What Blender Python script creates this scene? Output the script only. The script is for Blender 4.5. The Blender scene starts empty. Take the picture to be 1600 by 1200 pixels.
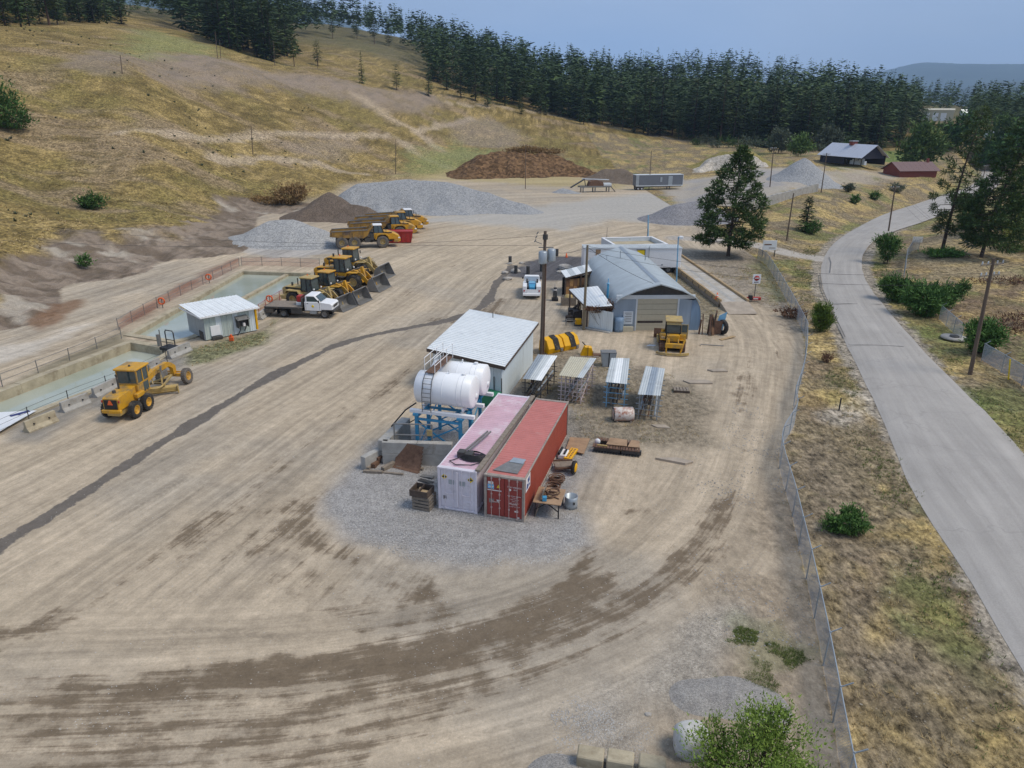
import bpy, bmesh, math, random
import numpy as np
from mathutils import Vector, Matrix
R_ = math.radians
random.seed(7); rng = np.random.default_rng(7)
SC = bpy.context.scene
COL = SC.collection
# ------------------------------------------------------------------ camera
CAM_H, PITCH, ROLL, FPX = 22.25, R_(21.0), 0.008, 1112.0
cp, sp_, cr, sr = math.cos(PITCH), math.sin(PITCH), math.cos(ROLL), math.sin(ROLL)
Rv, Fv, Dv = Vector((1, 0, 0)), Vector((0, cp, -sp_)), Vector((0, -sp_, -cp))
cam = bpy.data.cameras.new('camera'); camo = bpy.data.objects.new('camera', cam); COL.objects.link(camo)
cam.sensor_width = 36; cam.lens = 36 * FPX / 1600; cam.clip_start = 0.5; cam.clip_end = 20000
xa = cr * Rv - sr * Dv; ya = -(sr * Rv + cr * Dv); za = -Fv
camo.matrix_world = Matrix(((xa.x, ya.x, za.x, 0), (xa.y, ya.y, za.y, 0), (xa.z, ya.z, za.z, CAM_H), (0, 0, 0, 1)))
SC.camera = camo
# ------------------------------------------------------------------ light
SUN_EL, SUN_AZ = R_(56), R_(102)          # azimuth measured from +Y towards +X
sun = bpy.data.lights.new('sun', 'SUN'); suno = bpy.data.objects.new('sun', sun); COL.objects.link(suno)
sun.energy = 2.1; sun.angle = R_(22); sun.color = (1.0, 0.91, 0.77)
sd = Vector((math.sin(SUN_AZ) * math.cos(SUN_EL), math.cos(SUN_AZ) * math.cos(SUN_EL), math.sin(SUN_EL)))
suno.rotation_euler = sd.to_track_quat('Z', 'Y').to_euler(); suno.location = (0, 0, 80)
W = bpy.data.worlds.new('World'); SC.world = W; W.use_nodes = True
nt = W.node_tree; nt.nodes.clear()
def N(nt, t, **k):
    n = nt.nodes.new(t)
    for a, b in k.items():
        if a in n.inputs.keys() if isinstance(a, str) else False: n.inputs[a].default_value = b
        else: setattr(n, a, b)
    return n
sky = N(nt, 'ShaderNodeTexSky', sky_type='NISHITA', sun_disc=False, sun_elevation=SUN_EL, sun_rotation=SUN_AZ, air_density=1.0, dust_density=2.0, ozone_density=2.0)
tc = N(nt, 'ShaderNodeTexCoord')
mp = N(nt, 'ShaderNodeMapping'); mp.inputs['Scale'].default_value = (1, 1, 3.2)
nz = N(nt, 'ShaderNodeTexNoise'); nz.inputs['Scale'].default_value = 2.2; nz.inputs['Detail'].default_value = 5
crp = N(nt, 'ShaderNodeValToRGB')
crp.color_ramp.elements[0].position = 0.36; crp.color_ramp.elements[0].color = (3.0, 4.05, 6.05, 1)
crp.color_ramp.elements[1].position = 0.66; crp.color_ramp.elements[1].color = (4.3, 5.2, 6.9, 1)
mx = N(nt, 'ShaderNodeMix', data_type='RGBA'); mx.inputs['Factor'].default_value = 0.86
bg = N(nt, 'ShaderNodeBackground'); bg.inputs['Strength'].default_value = 0.094
out = N(nt, 'ShaderNodeOutputWorld')
L = nt.links.new
L(tc.outputs['Generated'], mp.inputs['Vector']); L(mp.outputs['Vector'], nz.inputs['Vector']); L(nz.outputs['Fac'], crp.inputs['Fac'])
L(sky.outputs['Color'], mx.inputs['A']); L(crp.outputs['Color'], mx.inputs['B']); L(mx.outputs['Result'], bg.inputs['Color']); L(bg.outputs['Background'], out.inputs['Surface'])
vs = SC.view_settings; vs.view_transform = 'Standard'; vs.look = 'None'; vs.exposure = 0.3; vs.gamma = 1.0; vs.use_curve_mapping = False
SC.cycles.max_bounces = 6; SC.cycles.transparent_max_bounces = 12; SC.cycles.volume_bounces = 0
SC.cycles.use_denoising = True

# ------------------------------------------------------------------ maths helpers
def ray(px, py):
    u, v = px - 800, py - 600
    xc, yc = u * cr + v * sr, -u * sr + v * cr
    return Rv * xc + Dv * yc + Fv * FPX
def _h(ix, iy, seed):
    n = (ix * 374761393 + iy * 668265263 + seed * 1442695041) & 0xFFFFFFFF
    n = ((n ^ (n >> 13)) * 1274126177) & 0xFFFFFFFF
    return ((n ^ (n >> 16)) & 0xFFFFFF) / float(0xFFFFFF)
def vnoise(x, y, seed=0):
    x = np.asarray(x, float); y = np.asarray(y, float)
    ix = np.floor(x).astype(np.int64); iy = np.floor(y).astype(np.int64)
    fx = x - ix; fy = y - iy; fx = fx * fx * (3 - 2 * fx); fy = fy * fy * (3 - 2 * fy)
    a = _h(ix, iy, seed); b = _h(ix + 1, iy, seed); c = _h(ix, iy + 1, seed); d = _h(ix + 1, iy + 1, seed)
    return (a * (1 - fx) + b * fx) * (1 - fy) + (c * (1 - fx) + d * fx) * fy
def fbm(x, y, seed=0, oct=4, gain=.5):
    s = 0; a = 1; t = 0
    for i in range(oct):
        s = s + a * vnoise(x * 2 ** i + 17.3 * i, y * 2 ** i - 9.1 * i, seed + i); t += a; a *= gain
    return s / t
def sstep(a, b, x):
    t = np.clip((x - a) / (b - a), 0, 1); return t * t * (3 - 2 * t)
def pdist(x, y, pts, closed=False, signed=False, along=False):
    """distance of points to a polyline; optionally signed side and run length"""
    P = np.array(pts, float)
    if closed: P = np.vstack([P, P[:1]])
    best = np.full(np.shape(x), 1e18); side = np.zeros(np.shape(x)); run = np.zeros(np.shape(x)); acc = 0
    for i in range(len(P) - 1):
        ax, ay = P[i]; dx, dy = P[i + 1] - P[i]; l2 = dx * dx + dy * dy + 1e-12; l = math.sqrt(l2)
        t = np.clip(((x - ax) * dx + (y - ay) * dy) / l2, 0, 1)
        d = (x - ax - t * dx) ** 2 + (y - ay - t * dy) ** 2
        m = d < best
        best = np.where(m, d, best)
        if signed: side = np.where(m, np.sign((x - ax) * dy - (y - ay) * dx), side)
        if along: run = np.where(m, acc + t * l, run)
        acc += l
    best = np.sqrt(best)
    if signed: best = best * side
    return (best, run) if along else best
def inpoly(x, y, pts):
    P = np.array(pts, float); c = np.zeros(np.shape(x), bool); j = len(P) - 1
    for i in range(len(P)):
        xi, yi = P[i]; xj, yj = P[j]
        c ^= ((yi > y) != (yj > y)) & (x < (xj - xi) * (y - yi) / (yj - yi + 1e-12) + xi); j = i
    return c
def psd(x, y, pts):
    """signed distance to a polygon, negative inside"""
    d = pdist(x, y, pts, closed=True); return np.where(inpoly(x, y, pts), -d, d)
def Gz(px, py, z=0.0):
    d = ray(px, py); t = (z - CAM_H) / d.z; return (d.x * t, d.y * t)
def smooth_line(pts, n=8):
    P = [np.array(p, float) for p in pts]; P = [2 * P[0] - P[1]] + P + [2 * P[-1] - P[-2]]; o = []
    for i in range(1, len(P) - 2):
        for k in range(n):
            t = k / n; a, b, c, d = P[i - 1:i + 3]
            o.append(.5 * (2 * b + (c - a) * t + (2 * a - 5 * b + 4 * c - d) * t * t + (3 * b - a - 3 * c + d) * t ** 3))
    o.append(P[-2]); return o
def resample(pts, n):
    P = np.array(pts, float); s = np.concatenate([[0], np.cumsum(np.linalg.norm(np.diff(P, axis=0), axis=1))])
    q = np.linspace(0, s[-1], n); return np.stack([np.interp(q, s, P[:, i]) for i in range(P.shape[1])], 1)

# ------------------------------------------------------------------ terrain heights
# columns of ground readings: (px, py, distance) ; the yard is level at 0
COLS = [
 (-300, 120, [(0, 60), (0, 90), (6, 98), (12, 130), (28, 190), (42, 260), (52, 330), (60, 600), (75, 1200)]),
 (40, 110, None, [(10, 412, 119), (25, 320, 152), (40, 230, 195), (60, 110, 250), (60, 50, 310), (60, 20, 420), (60, -10, 700), (60, -10, 1200)]),
 (220, 122, None, [(215, 372, 131), (225, 300, 163), (230, 200, 210), (230, 92, 262), (240, 80, 300), (240, 58, 360), (250, 38, 450), (260, 10, 700), (260, 10, 1200)]),
 (380, 168, None, [(370, 325, 181), (380, 220, 238), (390, 165, 272), (395, 101, 315), (400, 90, 370), (410, 60, 520), (420, 35, 750), (420, 35, 1200)]),
 (545, 226, None, [(540, 265, 250), (545, 200, 305), (550, 128, 370), (555, 100, 450), (560, 66, 600), (570, 42, 850), (570, 44, 1300)]),
 (700, 262, None, [(700, 250, 310), (700, 232, 340), (700, 200, 375), (700, 152, 438), (700, 125, 520), (710, 95, 680), (720, 72, 900), (720, 75, 1300)]),
 (850, 240, None, [(850, 255, 300), (850, 237, 350), (850, 173, 480), (860, 148, 620), (870, 118, 900), (870, 120, 1300)]),
 (1000, 240, None, [(1000, 262, 300), (1000, 206, 475), (1000, 160, 660), (1000, 122, 950), (1000, 125, 1300)]),
 (1120, 230, None, [(1120, 270, 280), (1120, 222, 440), (1120, 185, 620), (1120, 122, 950), (1120, 125, 1300)]),
 (1250, 170, [(0, 150), (1.2, 190)], [(1250, 262, 290), (1250, 229, 430), (1250, 195, 590), (1250, 138, 920), (1250, 140, 1300)]),
 (1400, 150, [(0, 100), (0.3, 200)], [(1400, 275, 300), (1400, 240, 410), (1420, 196, 520), (1430, 172, 650), (1440, 157, 950), (1440, 160, 1300)]),
 (1540, 130, [(-0.5, 100)], [(1540, 275, 300), (1540, 250, 360), (1540, 200, 470), (1540, 183, 700), (1540, 172, 1000), (1540, 175, 1400)]),
 (1900, 100, [(-0.5, 100)], [(1540, 275, 300), (1540, 250, 360), (1540, 215, 470), (1540, 190, 700), (1540, 178, 1000), (1540, 180, 1400)]),
]
def _azof(px, py=250):
    d = ray(px, py); return math.atan2(d.x, d.y)
def _zat(px, py, D):
    d = ray(px, py); h = math.hypot(d.x, d.y); return CAM_H + D * d.z / h
_az, _prof = [], []
for c in COLS:
    if len(c) == 3:
        az = _azof(c[0]); pr = [(D, z) for z, D in c[2]]
    else:
        az = _azof(c[0]); pr = [(c[1], 0.0)] if c[2] is None else [(D, z) for z, D in c[2]]
        pr += [(D, _zat(px, py, D)) for px, py, D in c[3]]
    _az.append(az); _prof.append(pr)
AZG = np.linspace(R_(-75), R_(75), 301); LDG = np.linspace(math.log(20), math.log(1500), 401)
DG = np.exp(LDG)
T = np.array([np.interp(DG, [p[0] for p in pr], [p[1] for p in pr]) for pr in _prof])
ZT = np.array([np.interp(AZG, _az, T[:, j]) for j in range(len(DG))]).T
k = np.exp(-np.linspace(-2.5, 2.5, 9) ** 2 / 2); k /= k.sum()
ZT = np.apply_along_axis(lambda r: np.convolve(np.pad(r, 4, 'edge'), k, 'valid'), 0, ZT)
k = np.exp(-np.linspace(-2.5, 2.5, 5) ** 2 / 2); k /= k.sum()
ZT = np.apply_along_axis(lambda r: np.convolve(np.pad(r, 2, 'edge'), k, 'valid'), 1, ZT)
def hz0(x, y):
    x = np.asarray(x, float); y = np.asarray(y, float)
    az = np.arctan2(x, np.maximum(y, 1e-3)); az = np.where(y < 0, np.sign(x) * R_(75), az)
    ld = np.log(np.clip(np.hypot(x, y), 20.01, 1499)) 
    i = np.clip((az - AZG[0]) / (AZG[1] - AZG[0]), 0, 299.999); j = np.clip((ld - LDG[0]) / (LDG[1] - LDG[0]), 0, 399.999)
    a = i.astype(int); b = j.astype(int); fa = i - a; fb = j - b
    return (ZT[a, b] * (1 - fa) + ZT[a + 1, b] * fa) * (1 - fb) + (ZT[a, b + 1] * (1 - fa) + ZT[a + 1, b + 1] * fa) * fb
# road edges read from the photograph, on the road's own gentle fall
def rz(py): return -0.3 if py > 420 else -0.3 - 2.2 * min(1, (420 - py) / 150.)
RL = [Gz(a, b, rz(b)) for a, b in [(1590, 1030), (1490, 862), (1424, 760), (1370, 633), (1322, 535), (1297, 484), (1282, 453), (1278, 415), (1289, 389), (1308, 370), (1345, 348), (1380, 331), (1435, 314), (1480, 301), (1512, 291), (1529, 279), (1533, 269), (1522, 261)]]
RR = [Gz(a, b, rz(b)) for a, b in [(1660, 795), (1600, 706), (1528, 630), (1465, 570), (1421, 522), (1383, 478), (1357, 443), (1347, 412), (1352, 391), (1372, 371), (1405, 358), (1438, 347), (1480, 331), (1520, 314), (1550, 296), (1566, 280), (1563, 267), (1545, 258)]]
def ext(P, d=60):
    a = np.array(P[0]); b = np.array(P[1]); u = (a - b) / np.linalg.norm(a - b); return [tuple(a + u * d)] + list(P)
RL = resample(smooth_line(ext(RL)), 160); RR = resample(smooth_line(ext(RR, 55)), 160)
RC = (RL + RR) / 2
RZ = np.interp(np.hypot(RC[:, 0], RC[:, 1]), [0, 95, 250, 330], [-0.35, -0.35, -2.3, -2.6])
ROADPOLY = np.vstack([RL, RR[::-1]])
YARDTOP = [Gz(a, b, 1.5) for a, b in [(1080, 330), (1165, 327), (1280, 296), (1330, 285), (1400, 285), (1330, 262), (1180, 262), (1080, 285)]]
def hz(x, y):
    z = hz0(x, y)
    D = np.hypot(x, y)
    rough = sstep(95, 150, D) * sstep(0.2, 3, np.abs(z))
    z = z + rough * ((fbm(x / 28, y / 28, 3) - .5) * 4.5 + (fbm(x / 6, y / 6, 5) - .5) * 1.1)
    z = z + sstep(2, -6, psd(x, y, YARDTOP)) * 1.3
    # benches and gully on the hillside
    d, s = pdist(x, y, RC[::4], along=True)
    rzv = np.interp(s, np.linspace(0, s.max() if np.size(s) > 1 else 1, 2), [0, 0]) if False else None
    zr = np.interp(D, [0, 95, 250, 330, 420], [-0.42, -0.42, -2.4, -2.7, -2.7])
    w = sstep(17, 5.2, d) * (D < 420)
    return z * (1 - w) + zr * w
def hz1(x, y): return float(hz(np.array([x]), np.array([y]))[0])
def G(px, py):
    """where the sight line through a photo pixel meets the ground"""
    d = ray(px, py).normalized(); t = np.linspace(12, 1300, 1800)
    zz = CAM_H + d.z * t - hz(d.x * t, d.y * t)
    i = np.argmax(zz < 0)
    if zz[i] >= 0: i = len(t) - 1
    i = max(1, i); a, b = zz[i - 1], zz[i]; tt = t[i - 1] + (t[i] - t[i - 1]) * a / (a - b + 1e-9)
    return (d.x * tt, d.y * tt)
def Gs(l): return [G(a, b) for a, b in l]
def G3(px, py):
    x, y = G(px, py); return Vector((x, y, hz1(x, y)))
def at(px, py, D):
    """point on the sight line at a given ground distance"""
    d = ray(px, py); h = math.hypot(d.x, d.y); return Vector((d.x / h * D, d.y / h * D, CAM_H + d.z / h * D))
def yaw_of(a, b): return math.atan2(b[1] - a[1], b[0] - a[0])

# ------------------------------------------------------------------ object helpers
def tag(o, label=None, cat=None, group=None, kind=None):
    if label: o['label'] = label
    if cat: o['category'] = cat
    if group: o['group'] = group
    if kind: o['kind'] = kind
    return o
def thing(name, label, cat, loc=(0, 0, 0), rz=0.0, group=None):
    o = bpy.data.objects.new(name, None); COL.objects.link(o); o.empty_display_size = .5
    o.location = loc; o.rotation_euler = (0, 0, rz); return tag(o, label, cat, group)
def copy_tree(o, parent=None):
    c = o.copy(); COL.objects.link(c)
    if parent is not None: c.parent = parent
    for ch in list(o.children): copy_tree(ch, c)
    return c
def mesh_np(name, v, f, mats, smooth=False, uv=None):
    """v (n,3); f (m,3|4) int array"""
    me = bpy.data.meshes.new(name); v = np.asarray(v, np.float32); f = np.asarray(f, np.int32); k = f.shape[1]
    me.vertices.add(len(v)); me.vertices.foreach_set('co', v.ravel())
    me.loops.add(f.size); me.loops.foreach_set('vertex_index', f.ravel())
    me.polygons.add(len(f)); me.polygons.foreach_set('loop_start', np.arange(0, f.size, k, dtype=np.int32))
    me.polygons.foreach_set('use_smooth', np.full(len(f), smooth))
    if uv is not None:
        l = me.uv_layers.new(name='UVMap'); l.data.foreach_set('uv', np.asarray(uv, np.float32)[f.ravel()].ravel())
    for m in (mats if isinstance(mats, (list, tuple)) else [mats]): me.materials.append(m)
    me.update(calc_edges=True); return me
def link(name, me, parent=None, loc=None, rz=0):
    o = bpy.data.objects.new(name, me); COL.objects.link(o)
    if parent is not None: o.parent = parent
    if loc is not None: o.location = loc
    if rz: o.rotation_euler = (0, 0, rz)
    return o
class MB:
    """collects shapes and links them as one mesh object"""
    def __init__(s): s.v = []; s.f = []; s.m = []; s.sm = []; s.cur = 0; s.T = None
    def add(s, v, f, sm=False):
        b = len(s.v)
        if s.T is not None: v = [s.T @ Vector(p) for p in v]
        s.v += [tuple(p) for p in v]; s.f += [tuple(i + b for i in q) for q in f]; s.m += [s.cur] * len(f); s.sm += [sm] * len(f); return s
    def box(s, x0, x1, y0, y1, z0, z1, ch=None):
        if ch is None: ch = min(.02, .2 * min(abs(x1 - x0), abs(y1 - y0), abs(z1 - z0)))
        c = [(x0, x1), (y0, y1), (z0, z1)]
        if ch <= 0:
            v = [(c[0][i], c[1][j], c[2][k]) for i in (0, 1) for j in (0, 1) for k in (0, 1)]
            return s.add(v, [(0, 1, 3, 2), (4, 6, 7, 5), (0, 4, 5, 1), (2, 3, 7, 6), (0, 2, 6, 4), (1, 5, 7, 3)])
        v = []; ix = {}
        for ax in range(3):
            for i in (0, 1):
                for j in (0, 1):
                    for k in (0, 1):
                        p = []
                        for a, b in enumerate((i, j, k)):
                            q = c[a][b]
                            if a != ax: q += ch if b == 0 else -ch
                            p.append(q)
                        ix[(ax, i, j, k)] = len(v); v.append(tuple(p))
        f = []
        B = [0, 1]
        for ax in range(3):
            for b in B:
                o = [(0, 0), (1, 0), (1, 1), (0, 1)]; q = []
                for a1, a2 in o:
                    t = [a1, a2]; t.insert(ax, b); q.append(ix[(ax, *t)])
                f.append(tuple(q))
        for ax in range(3):               # edge strips run along ax
            o1, o2 = [a for a in range(3) if a != ax]
            for b1 in B:
                for b2 in B:
                    q = []
                    for e, face in ((0, o1), (1, o1), (1, o2), (0, o2)):
                        t = [0, 0, 0]; t[ax] = e; t[o1] = b1; t[o2] = b2; q.append(ix[(face, *t)])
                    f.append(tuple(q))
        for i in B:
            for j in B:
                for k in B: f.append((ix[(0, i, j, k)], ix[(1, i, j, k)], ix[(2, i, j, k)]))
        return s.add(v, f)
    def bar(s, p, q, w=.1, h=None, up=(0, 0, 1)):
        h = w if h is None else h; p = Vector(p); q = Vector(q); d = (q - p)
        if d.length < 1e-6: return s
        d.normalize(); u = Vector(up)
        if abs(d.dot(u)) > .97: u = Vector((1, 0, 0))
        r = d.cross(u).normalized() * (w / 2); u = r.cross(d).normalized() * (h / 2)
        v = [p - r - u, p + r - u, p + r + u, p - r + u, q - r - u, q + r - u, q + r + u, q - r + u]
        return s.add(v, [(3, 2, 1, 0), (4, 5, 6, 7), (0, 1, 5, 4), (1, 2, 6, 5), (2, 3, 7, 6), (3, 0, 4, 7)])
    def tube(s, p, q, r=.05, n=8, r2=None, caps=True):
        r2 = r if r2 is None else r2; p = Vector(p); q = Vector(q); d = (q - p).normalized()
        u = d.orthogonal().normalized(); w = d.cross(u); v = []
        for c, rr in ((p, r), (q, r2)):
            for i in range(n):
                a = 2 * math.pi * i / n; v.append(c + u * (rr * math.cos(a)) + w * (rr * math.sin(a)))
        s.add(v, [(i, (i + 1) % n, n + (i + 1) % n, n + i) for i in range(n)], True)
        if caps: s.add(v, [tuple(range(n))[::-1], tuple(range(n, 2 * n))])
        return s
    def path(s, pts, r=.02, n=5, ang=0):
        P = [Vector(p) for p in pts]; v = []; f = []
        for i, p in enumerate(P):
            d = (P[min(i + 1, len(P) - 1)] - P[max(i - 1, 0)]).normalized()
            u = d.cross(Vector((0, 0, 1)));
            u = Vector((1, 0, 0)) if u.length < 1e-3 else u.normalized(); w = u.cross(d)
            for j in range(n):
                a = 2 * math.pi * j / n; v.append(p + u * (r * math.cos(a)) + w * (r * math.sin(a)))
        for i in range(len(P) - 1):
            for j in range(n): f.append((i * n + j, i * n + (j + 1) % n, (i + 1) * n + (j + 1) % n, (i + 1) * n + j))
        return s.add(v, f, True)
    def lathe(s, prof, c=(0, 0, 0), axis='y', n=24, sm=True):
        """prof: (radius, offset along the axis)"""
        v = []; f = []; m = len(prof)
        for i in range(n):
            a = 2 * math.pi * i / n
            for r, t in prof:
                A, B = r * math.cos(a), r * math.sin(a)
                p = {'y': (A, t, B), 'x': (t, A, B), 'z': (A, B, t)}[axis]
                v.append((p[0] + c[0], p[1] + c[1], p[2] + c[2]))
        for i in range(n):
            j = (i + 1) % n
            for t in range(m - 1): f.append((i * m + t, i * m + t + 1, j * m + t + 1, j * m + t))
        return s.add(v, f, sm)
    def prism(s, poly, a0, a1, axis='y', ins=0.0):
        """extrude a 2-d outline; ins pulls both end outlines in for a soft edge"""
        n = len(poly); v = []; f = []
        cx = sum(p[0] for p in poly) / n; cz = sum(p[1] for p in poly) / n
        def put(p, t): return {'y': (p[0], t, p[1]), 'x': (t, p[0], p[1]), 'z': (p[0], p[1], t)}[axis]
        def shr(p, k):
            dx, dz = p[0] - cx, p[1] - cz; l = math.hypot(dx, dz) + 1e-9; return (p[0] - dx / l * k, p[1] - dz / l * k)
        rings = [(a0, 0), (a1, 0)] if ins <= 0 else [(a0, ins), (a0 + math.copysign(ins, a1 - a0), 0), (a1 - math.copysign(ins, a1 - a0), 0), (a1, ins)]
        for t, k in rings: v += [put(shr(p, k) if k else p, t) for p in poly]
        for r in range(len(rings) - 1):
            for i in range(n): f.append((r * n + i, r * n + (i + 1) % n, (r + 1) * n + (i + 1) % n, (r + 1) * n + i))
        f += [tuple(range(n))[::-1], tuple(range((len(rings) - 1) * n, len(rings) * n))]
        return s.add(v, f)
    def quad(s, a, b, c, d): return s.add([a, b, c, d], [(0, 1, 2, 3)])
    def mesh(s, name, mats):
        me = bpy.data.meshes.new(name); me.from_pydata(s.v, [], s.f)
        me.polygons.foreach_set('material_index', s.m); me.polygons.foreach_set('use_smooth', s.sm)
        for m in (mats if isinstance(mats, (list, tuple)) else [mats]): me.materials.append(m)
        me.update(); return me
    def build(s, name, mats, parent=None, loc=None, rz=0):
        bm = bmesh.new(); me = s.mesh(name, mats); bm.from_mesh(me); bmesh.ops.recalc_face_normals(bm, faces=bm.faces); bm.to_mesh(me); bm.free()
        return link(name, me, parent, loc, rz)

# ------------------------------------------------------------------ materials
def newmat(name):
    m = bpy.data.materials.new(name); m.use_nodes = True; nt = m.node_tree; b = nt.nodes['Principled BSDF']; return m, nt, b
def mat(name, col, rough=.6, metal=0., var=.12, scale=3., dirt=0., dirtcol=(.2, .165, .125), bump=0., bscale=25., spec=.4, rust=0., rustcol=(.13, .05, .025), streak=False, objrand=0.):
    m, nt, b = newmat(name); L = nt.links.new
    tc = N(nt, 'ShaderNodeTexCoord'); oi = N(nt, 'ShaderNodeObjectInfo')
    ad = N(nt, 'ShaderNodeVectorMath', operation='ADD'); mu = N(nt, 'ShaderNodeVectorMath', operation='SCALE'); mu.inputs['Scale'].default_value = 37.
    cb = N(nt, 'ShaderNodeCombineXYZ'); L(oi.outputs['Random'], cb.inputs[0]); L(oi.outputs['Random'], cb.inputs[1]); L(cb.outputs[0], mu.inputs[0])
    L(tc.outputs['Object'], ad.inputs[0]); L(mu.outputs[0], ad.inputs[1]); V = ad.outputs[0]
    if streak:
        mp = N(nt, 'ShaderNodeMapping'); mp.inputs['Scale'].default_value = (1, 1, .12); L(V, mp.inputs['Vector']); VS = mp.outputs['Vector']
    else: VS = V
    n1 = N(nt, 'ShaderNodeTexNoise'); n1.inputs['Scale'].default_value = scale; n1.inputs['Detail'].default_value = 6; n1.inputs['Roughness'].default_value = .65; L(VS, n1.inputs['Vector'])
    mr = N(nt, 'ShaderNodeMapRange'); mr.inputs['From Min'].default_value = .3; mr.inputs['From Max'].default_value = .7; mr.inputs['To Min'].default_value = 1 - var; mr.inputs['To Max'].default_value = 1 + var; L(n1.outputs['Fac'], mr.inputs['Value'])
    vm = N(nt, 'ShaderNodeVectorMath', operation='SCALE'); vm.inputs[0].default_value = col[:3]; L(mr.outputs[0], vm.inputs['Scale']); C = vm.outputs[0]
    if objrand:
        m2 = N(nt, 'ShaderNodeMapRange'); m2.inputs['To Min'].default_value = 1 - objrand; m2.inputs['To Max'].default_value = 1 + objrand; L(oi.outputs['Random'], m2.inputs['Value'])
        v2 = N(nt, 'ShaderNodeVectorMath', operation='SCALE'); L(C, v2.inputs[0]); L(m2.outputs[0], v2.inputs['Scale']); C = v2.outputs[0]
    def over(C, amt, colr, sc, seed):
        n = N(nt, 'ShaderNodeTexNoise'); n.inputs['Scale'].default_value = sc; n.inputs['Detail'].default_value = 8; n.inputs['Roughness'].default_value = .72
        o = N(nt, 'ShaderNodeVectorMath', operation='ADD'); o.inputs[1].default_value = (seed, seed * 2, -seed); L(VS, o.inputs[0]); L(o.outputs[0], n.inputs['Vector'])
        r = N(nt, 'ShaderNodeMapRange'); r.inputs['From Min'].default_value = .72 - amt * .42; r.inputs['From Max'].default_value = .86 - amt * .36; L(n.outputs['Fac'], r.inputs['Value'])
        x = N(nt, 'ShaderNodeMix', data_type='RGBA'); x.inputs['B'].default_value = (*colr, 1); L(r.outputs[0], x.inputs['Factor']); L(C, x.inputs['A']); return x.outputs['Result'], r.outputs[0]
    if dirt: C, _ = over(C, dirt, dirtcol, scale * .6, 5.)
    rf = None
    if rust: C, rf = over(C, rust, rustcol, scale * 1.4, 11.)
    L(C, b.inputs['Base Color']); b.inputs['Roughness'].default_value = rough; b.inputs['Metallic'].default_value = metal; b.inputs['Specular IOR Level'].default_value = spec
    if bump:
        nb = N(nt, 'ShaderNodeTexNoise'); nb.inputs['Scale'].default_value = bscale; nb.inputs['Detail'].default_value = 4; L(V, nb.inputs['Vector'])
        bp = N(nt, 'ShaderNodeBump'); bp.inputs['Strength'].default_value = bump; bp.inputs['Distance'].default_value = .05; L(nb.outputs['Fac'], bp.inputs['Height']); L(bp.outputs[0], b.inputs['Normal'])
    return m
M = {}
# ------------------------------------------------------------------ ground sheet
def spaced(lo, f0, f1, hi, st, gr, cap=12.):
    a = list(np.arange(f0, f1 + 1e-6, st)); d = st
    while a[-1] < hi: d = min(d * gr, cap); a.append(a[-1] + d)
    b = []; x = f0; d = st
    while x > lo: d = min(d * gr, cap); x -= d; b.append(x)
    return np.array(b[::-1] + a)
gx = spaced(-900, -62, 62, 900, .34, 1.035); gy = spaced(-60, 13, 118, 1500, .34, 1.022)
GX, GY = np.meshgrid(gx, gy); X = GX.ravel(); Y = GY.ravel(); Z = hz(X, Y); D = np.hypot(X, Y)
# fence line (top rail 1.8 m above the ground) divides yard and verge
FENCE = [Gz(a, b, 1.8) for a, b in [(1186, 386), (1205, 399), (1256, 484), (1263, 507), (1260.8, 545), (1254, 573), (1245, 602), (1247, 627), (1222.8, 674.6), (1243.5, 754), (1265, 838), (1284.5, 919), (1302.5, 998), (1345, 1197), (1400, 1450)]]
# ponds (inner faces of their walls)
PONDA = [Gz(a, b, 0) for a, b in [(201, 524), (378, 424), (492, 428), (442, 458), (404, 482), (300, 528), (272, 535)]]
PONDB = [Gz(a, b, 0) for a, b in [(-130, 661), (204, 534), (274, 546), (200, 590), (65, 641), (-80, 702)]]
pondA = psd(X, Y, PONDA); pondB = psd(X, Y, PONDB)
yard_left = X < np.interp(Y, [p[1] for p in FENCE[::-1]], [p[0] for p in FENCE[::-1]])
flat = sstep(1.6, .25, np.abs(hz0(X, Y)))
dRoad = pdist(X, Y, RC[::2])
yard = flat * sstep(330, 260, D) * yard_left * sstep(5, 7, dRoad)
n1 = fbm(X / 14, Y / 14, 21); n2 = fbm(X / 3.5, Y / 3.5, 22); n3 = fbm(X / 1.1, Y / 1.1, 23, 3); n4 = fbm(X / 40, Y / 40, 24)
def C3(*c): return np.array(c)[None, :]
def lerp(a, b, t): return a + (b - a) * np.clip(t, 0, 1)[:, None]
# hillside: straw, brown and olive grasses, bare soil showing through
straw, tan, brown, olive, soil = C3(.385, .28, .115), C3(.26, .19, .07), C3(.155, .113, .042), C3(.19, .155, .05), C3(.28, .205, .13)
hill = lerp(lerp(np.repeat(brown, len(X), 0), tan, sstep(.3, .55, n1 * .5 + n2 * .5)), straw, sstep(.52, .72, n2 * .6 + n3 * .4 + .08 * (n4 - .5)))
hill = lerp(hill, olive, sstep(.5, .66, fbm(X / 22, Y / 22, 31)) * .6)
hill = lerp(hill, soil, sstep(.56, .7, fbm(X / 18, Y / 11, 33)) * .65)
hill = lerp(hill, brown * .7, sstep(.57, .68, fbm(X / 1.7, Y / 2.4, 41, 3)) * .65)
sl = np.zeros_like(X)
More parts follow.
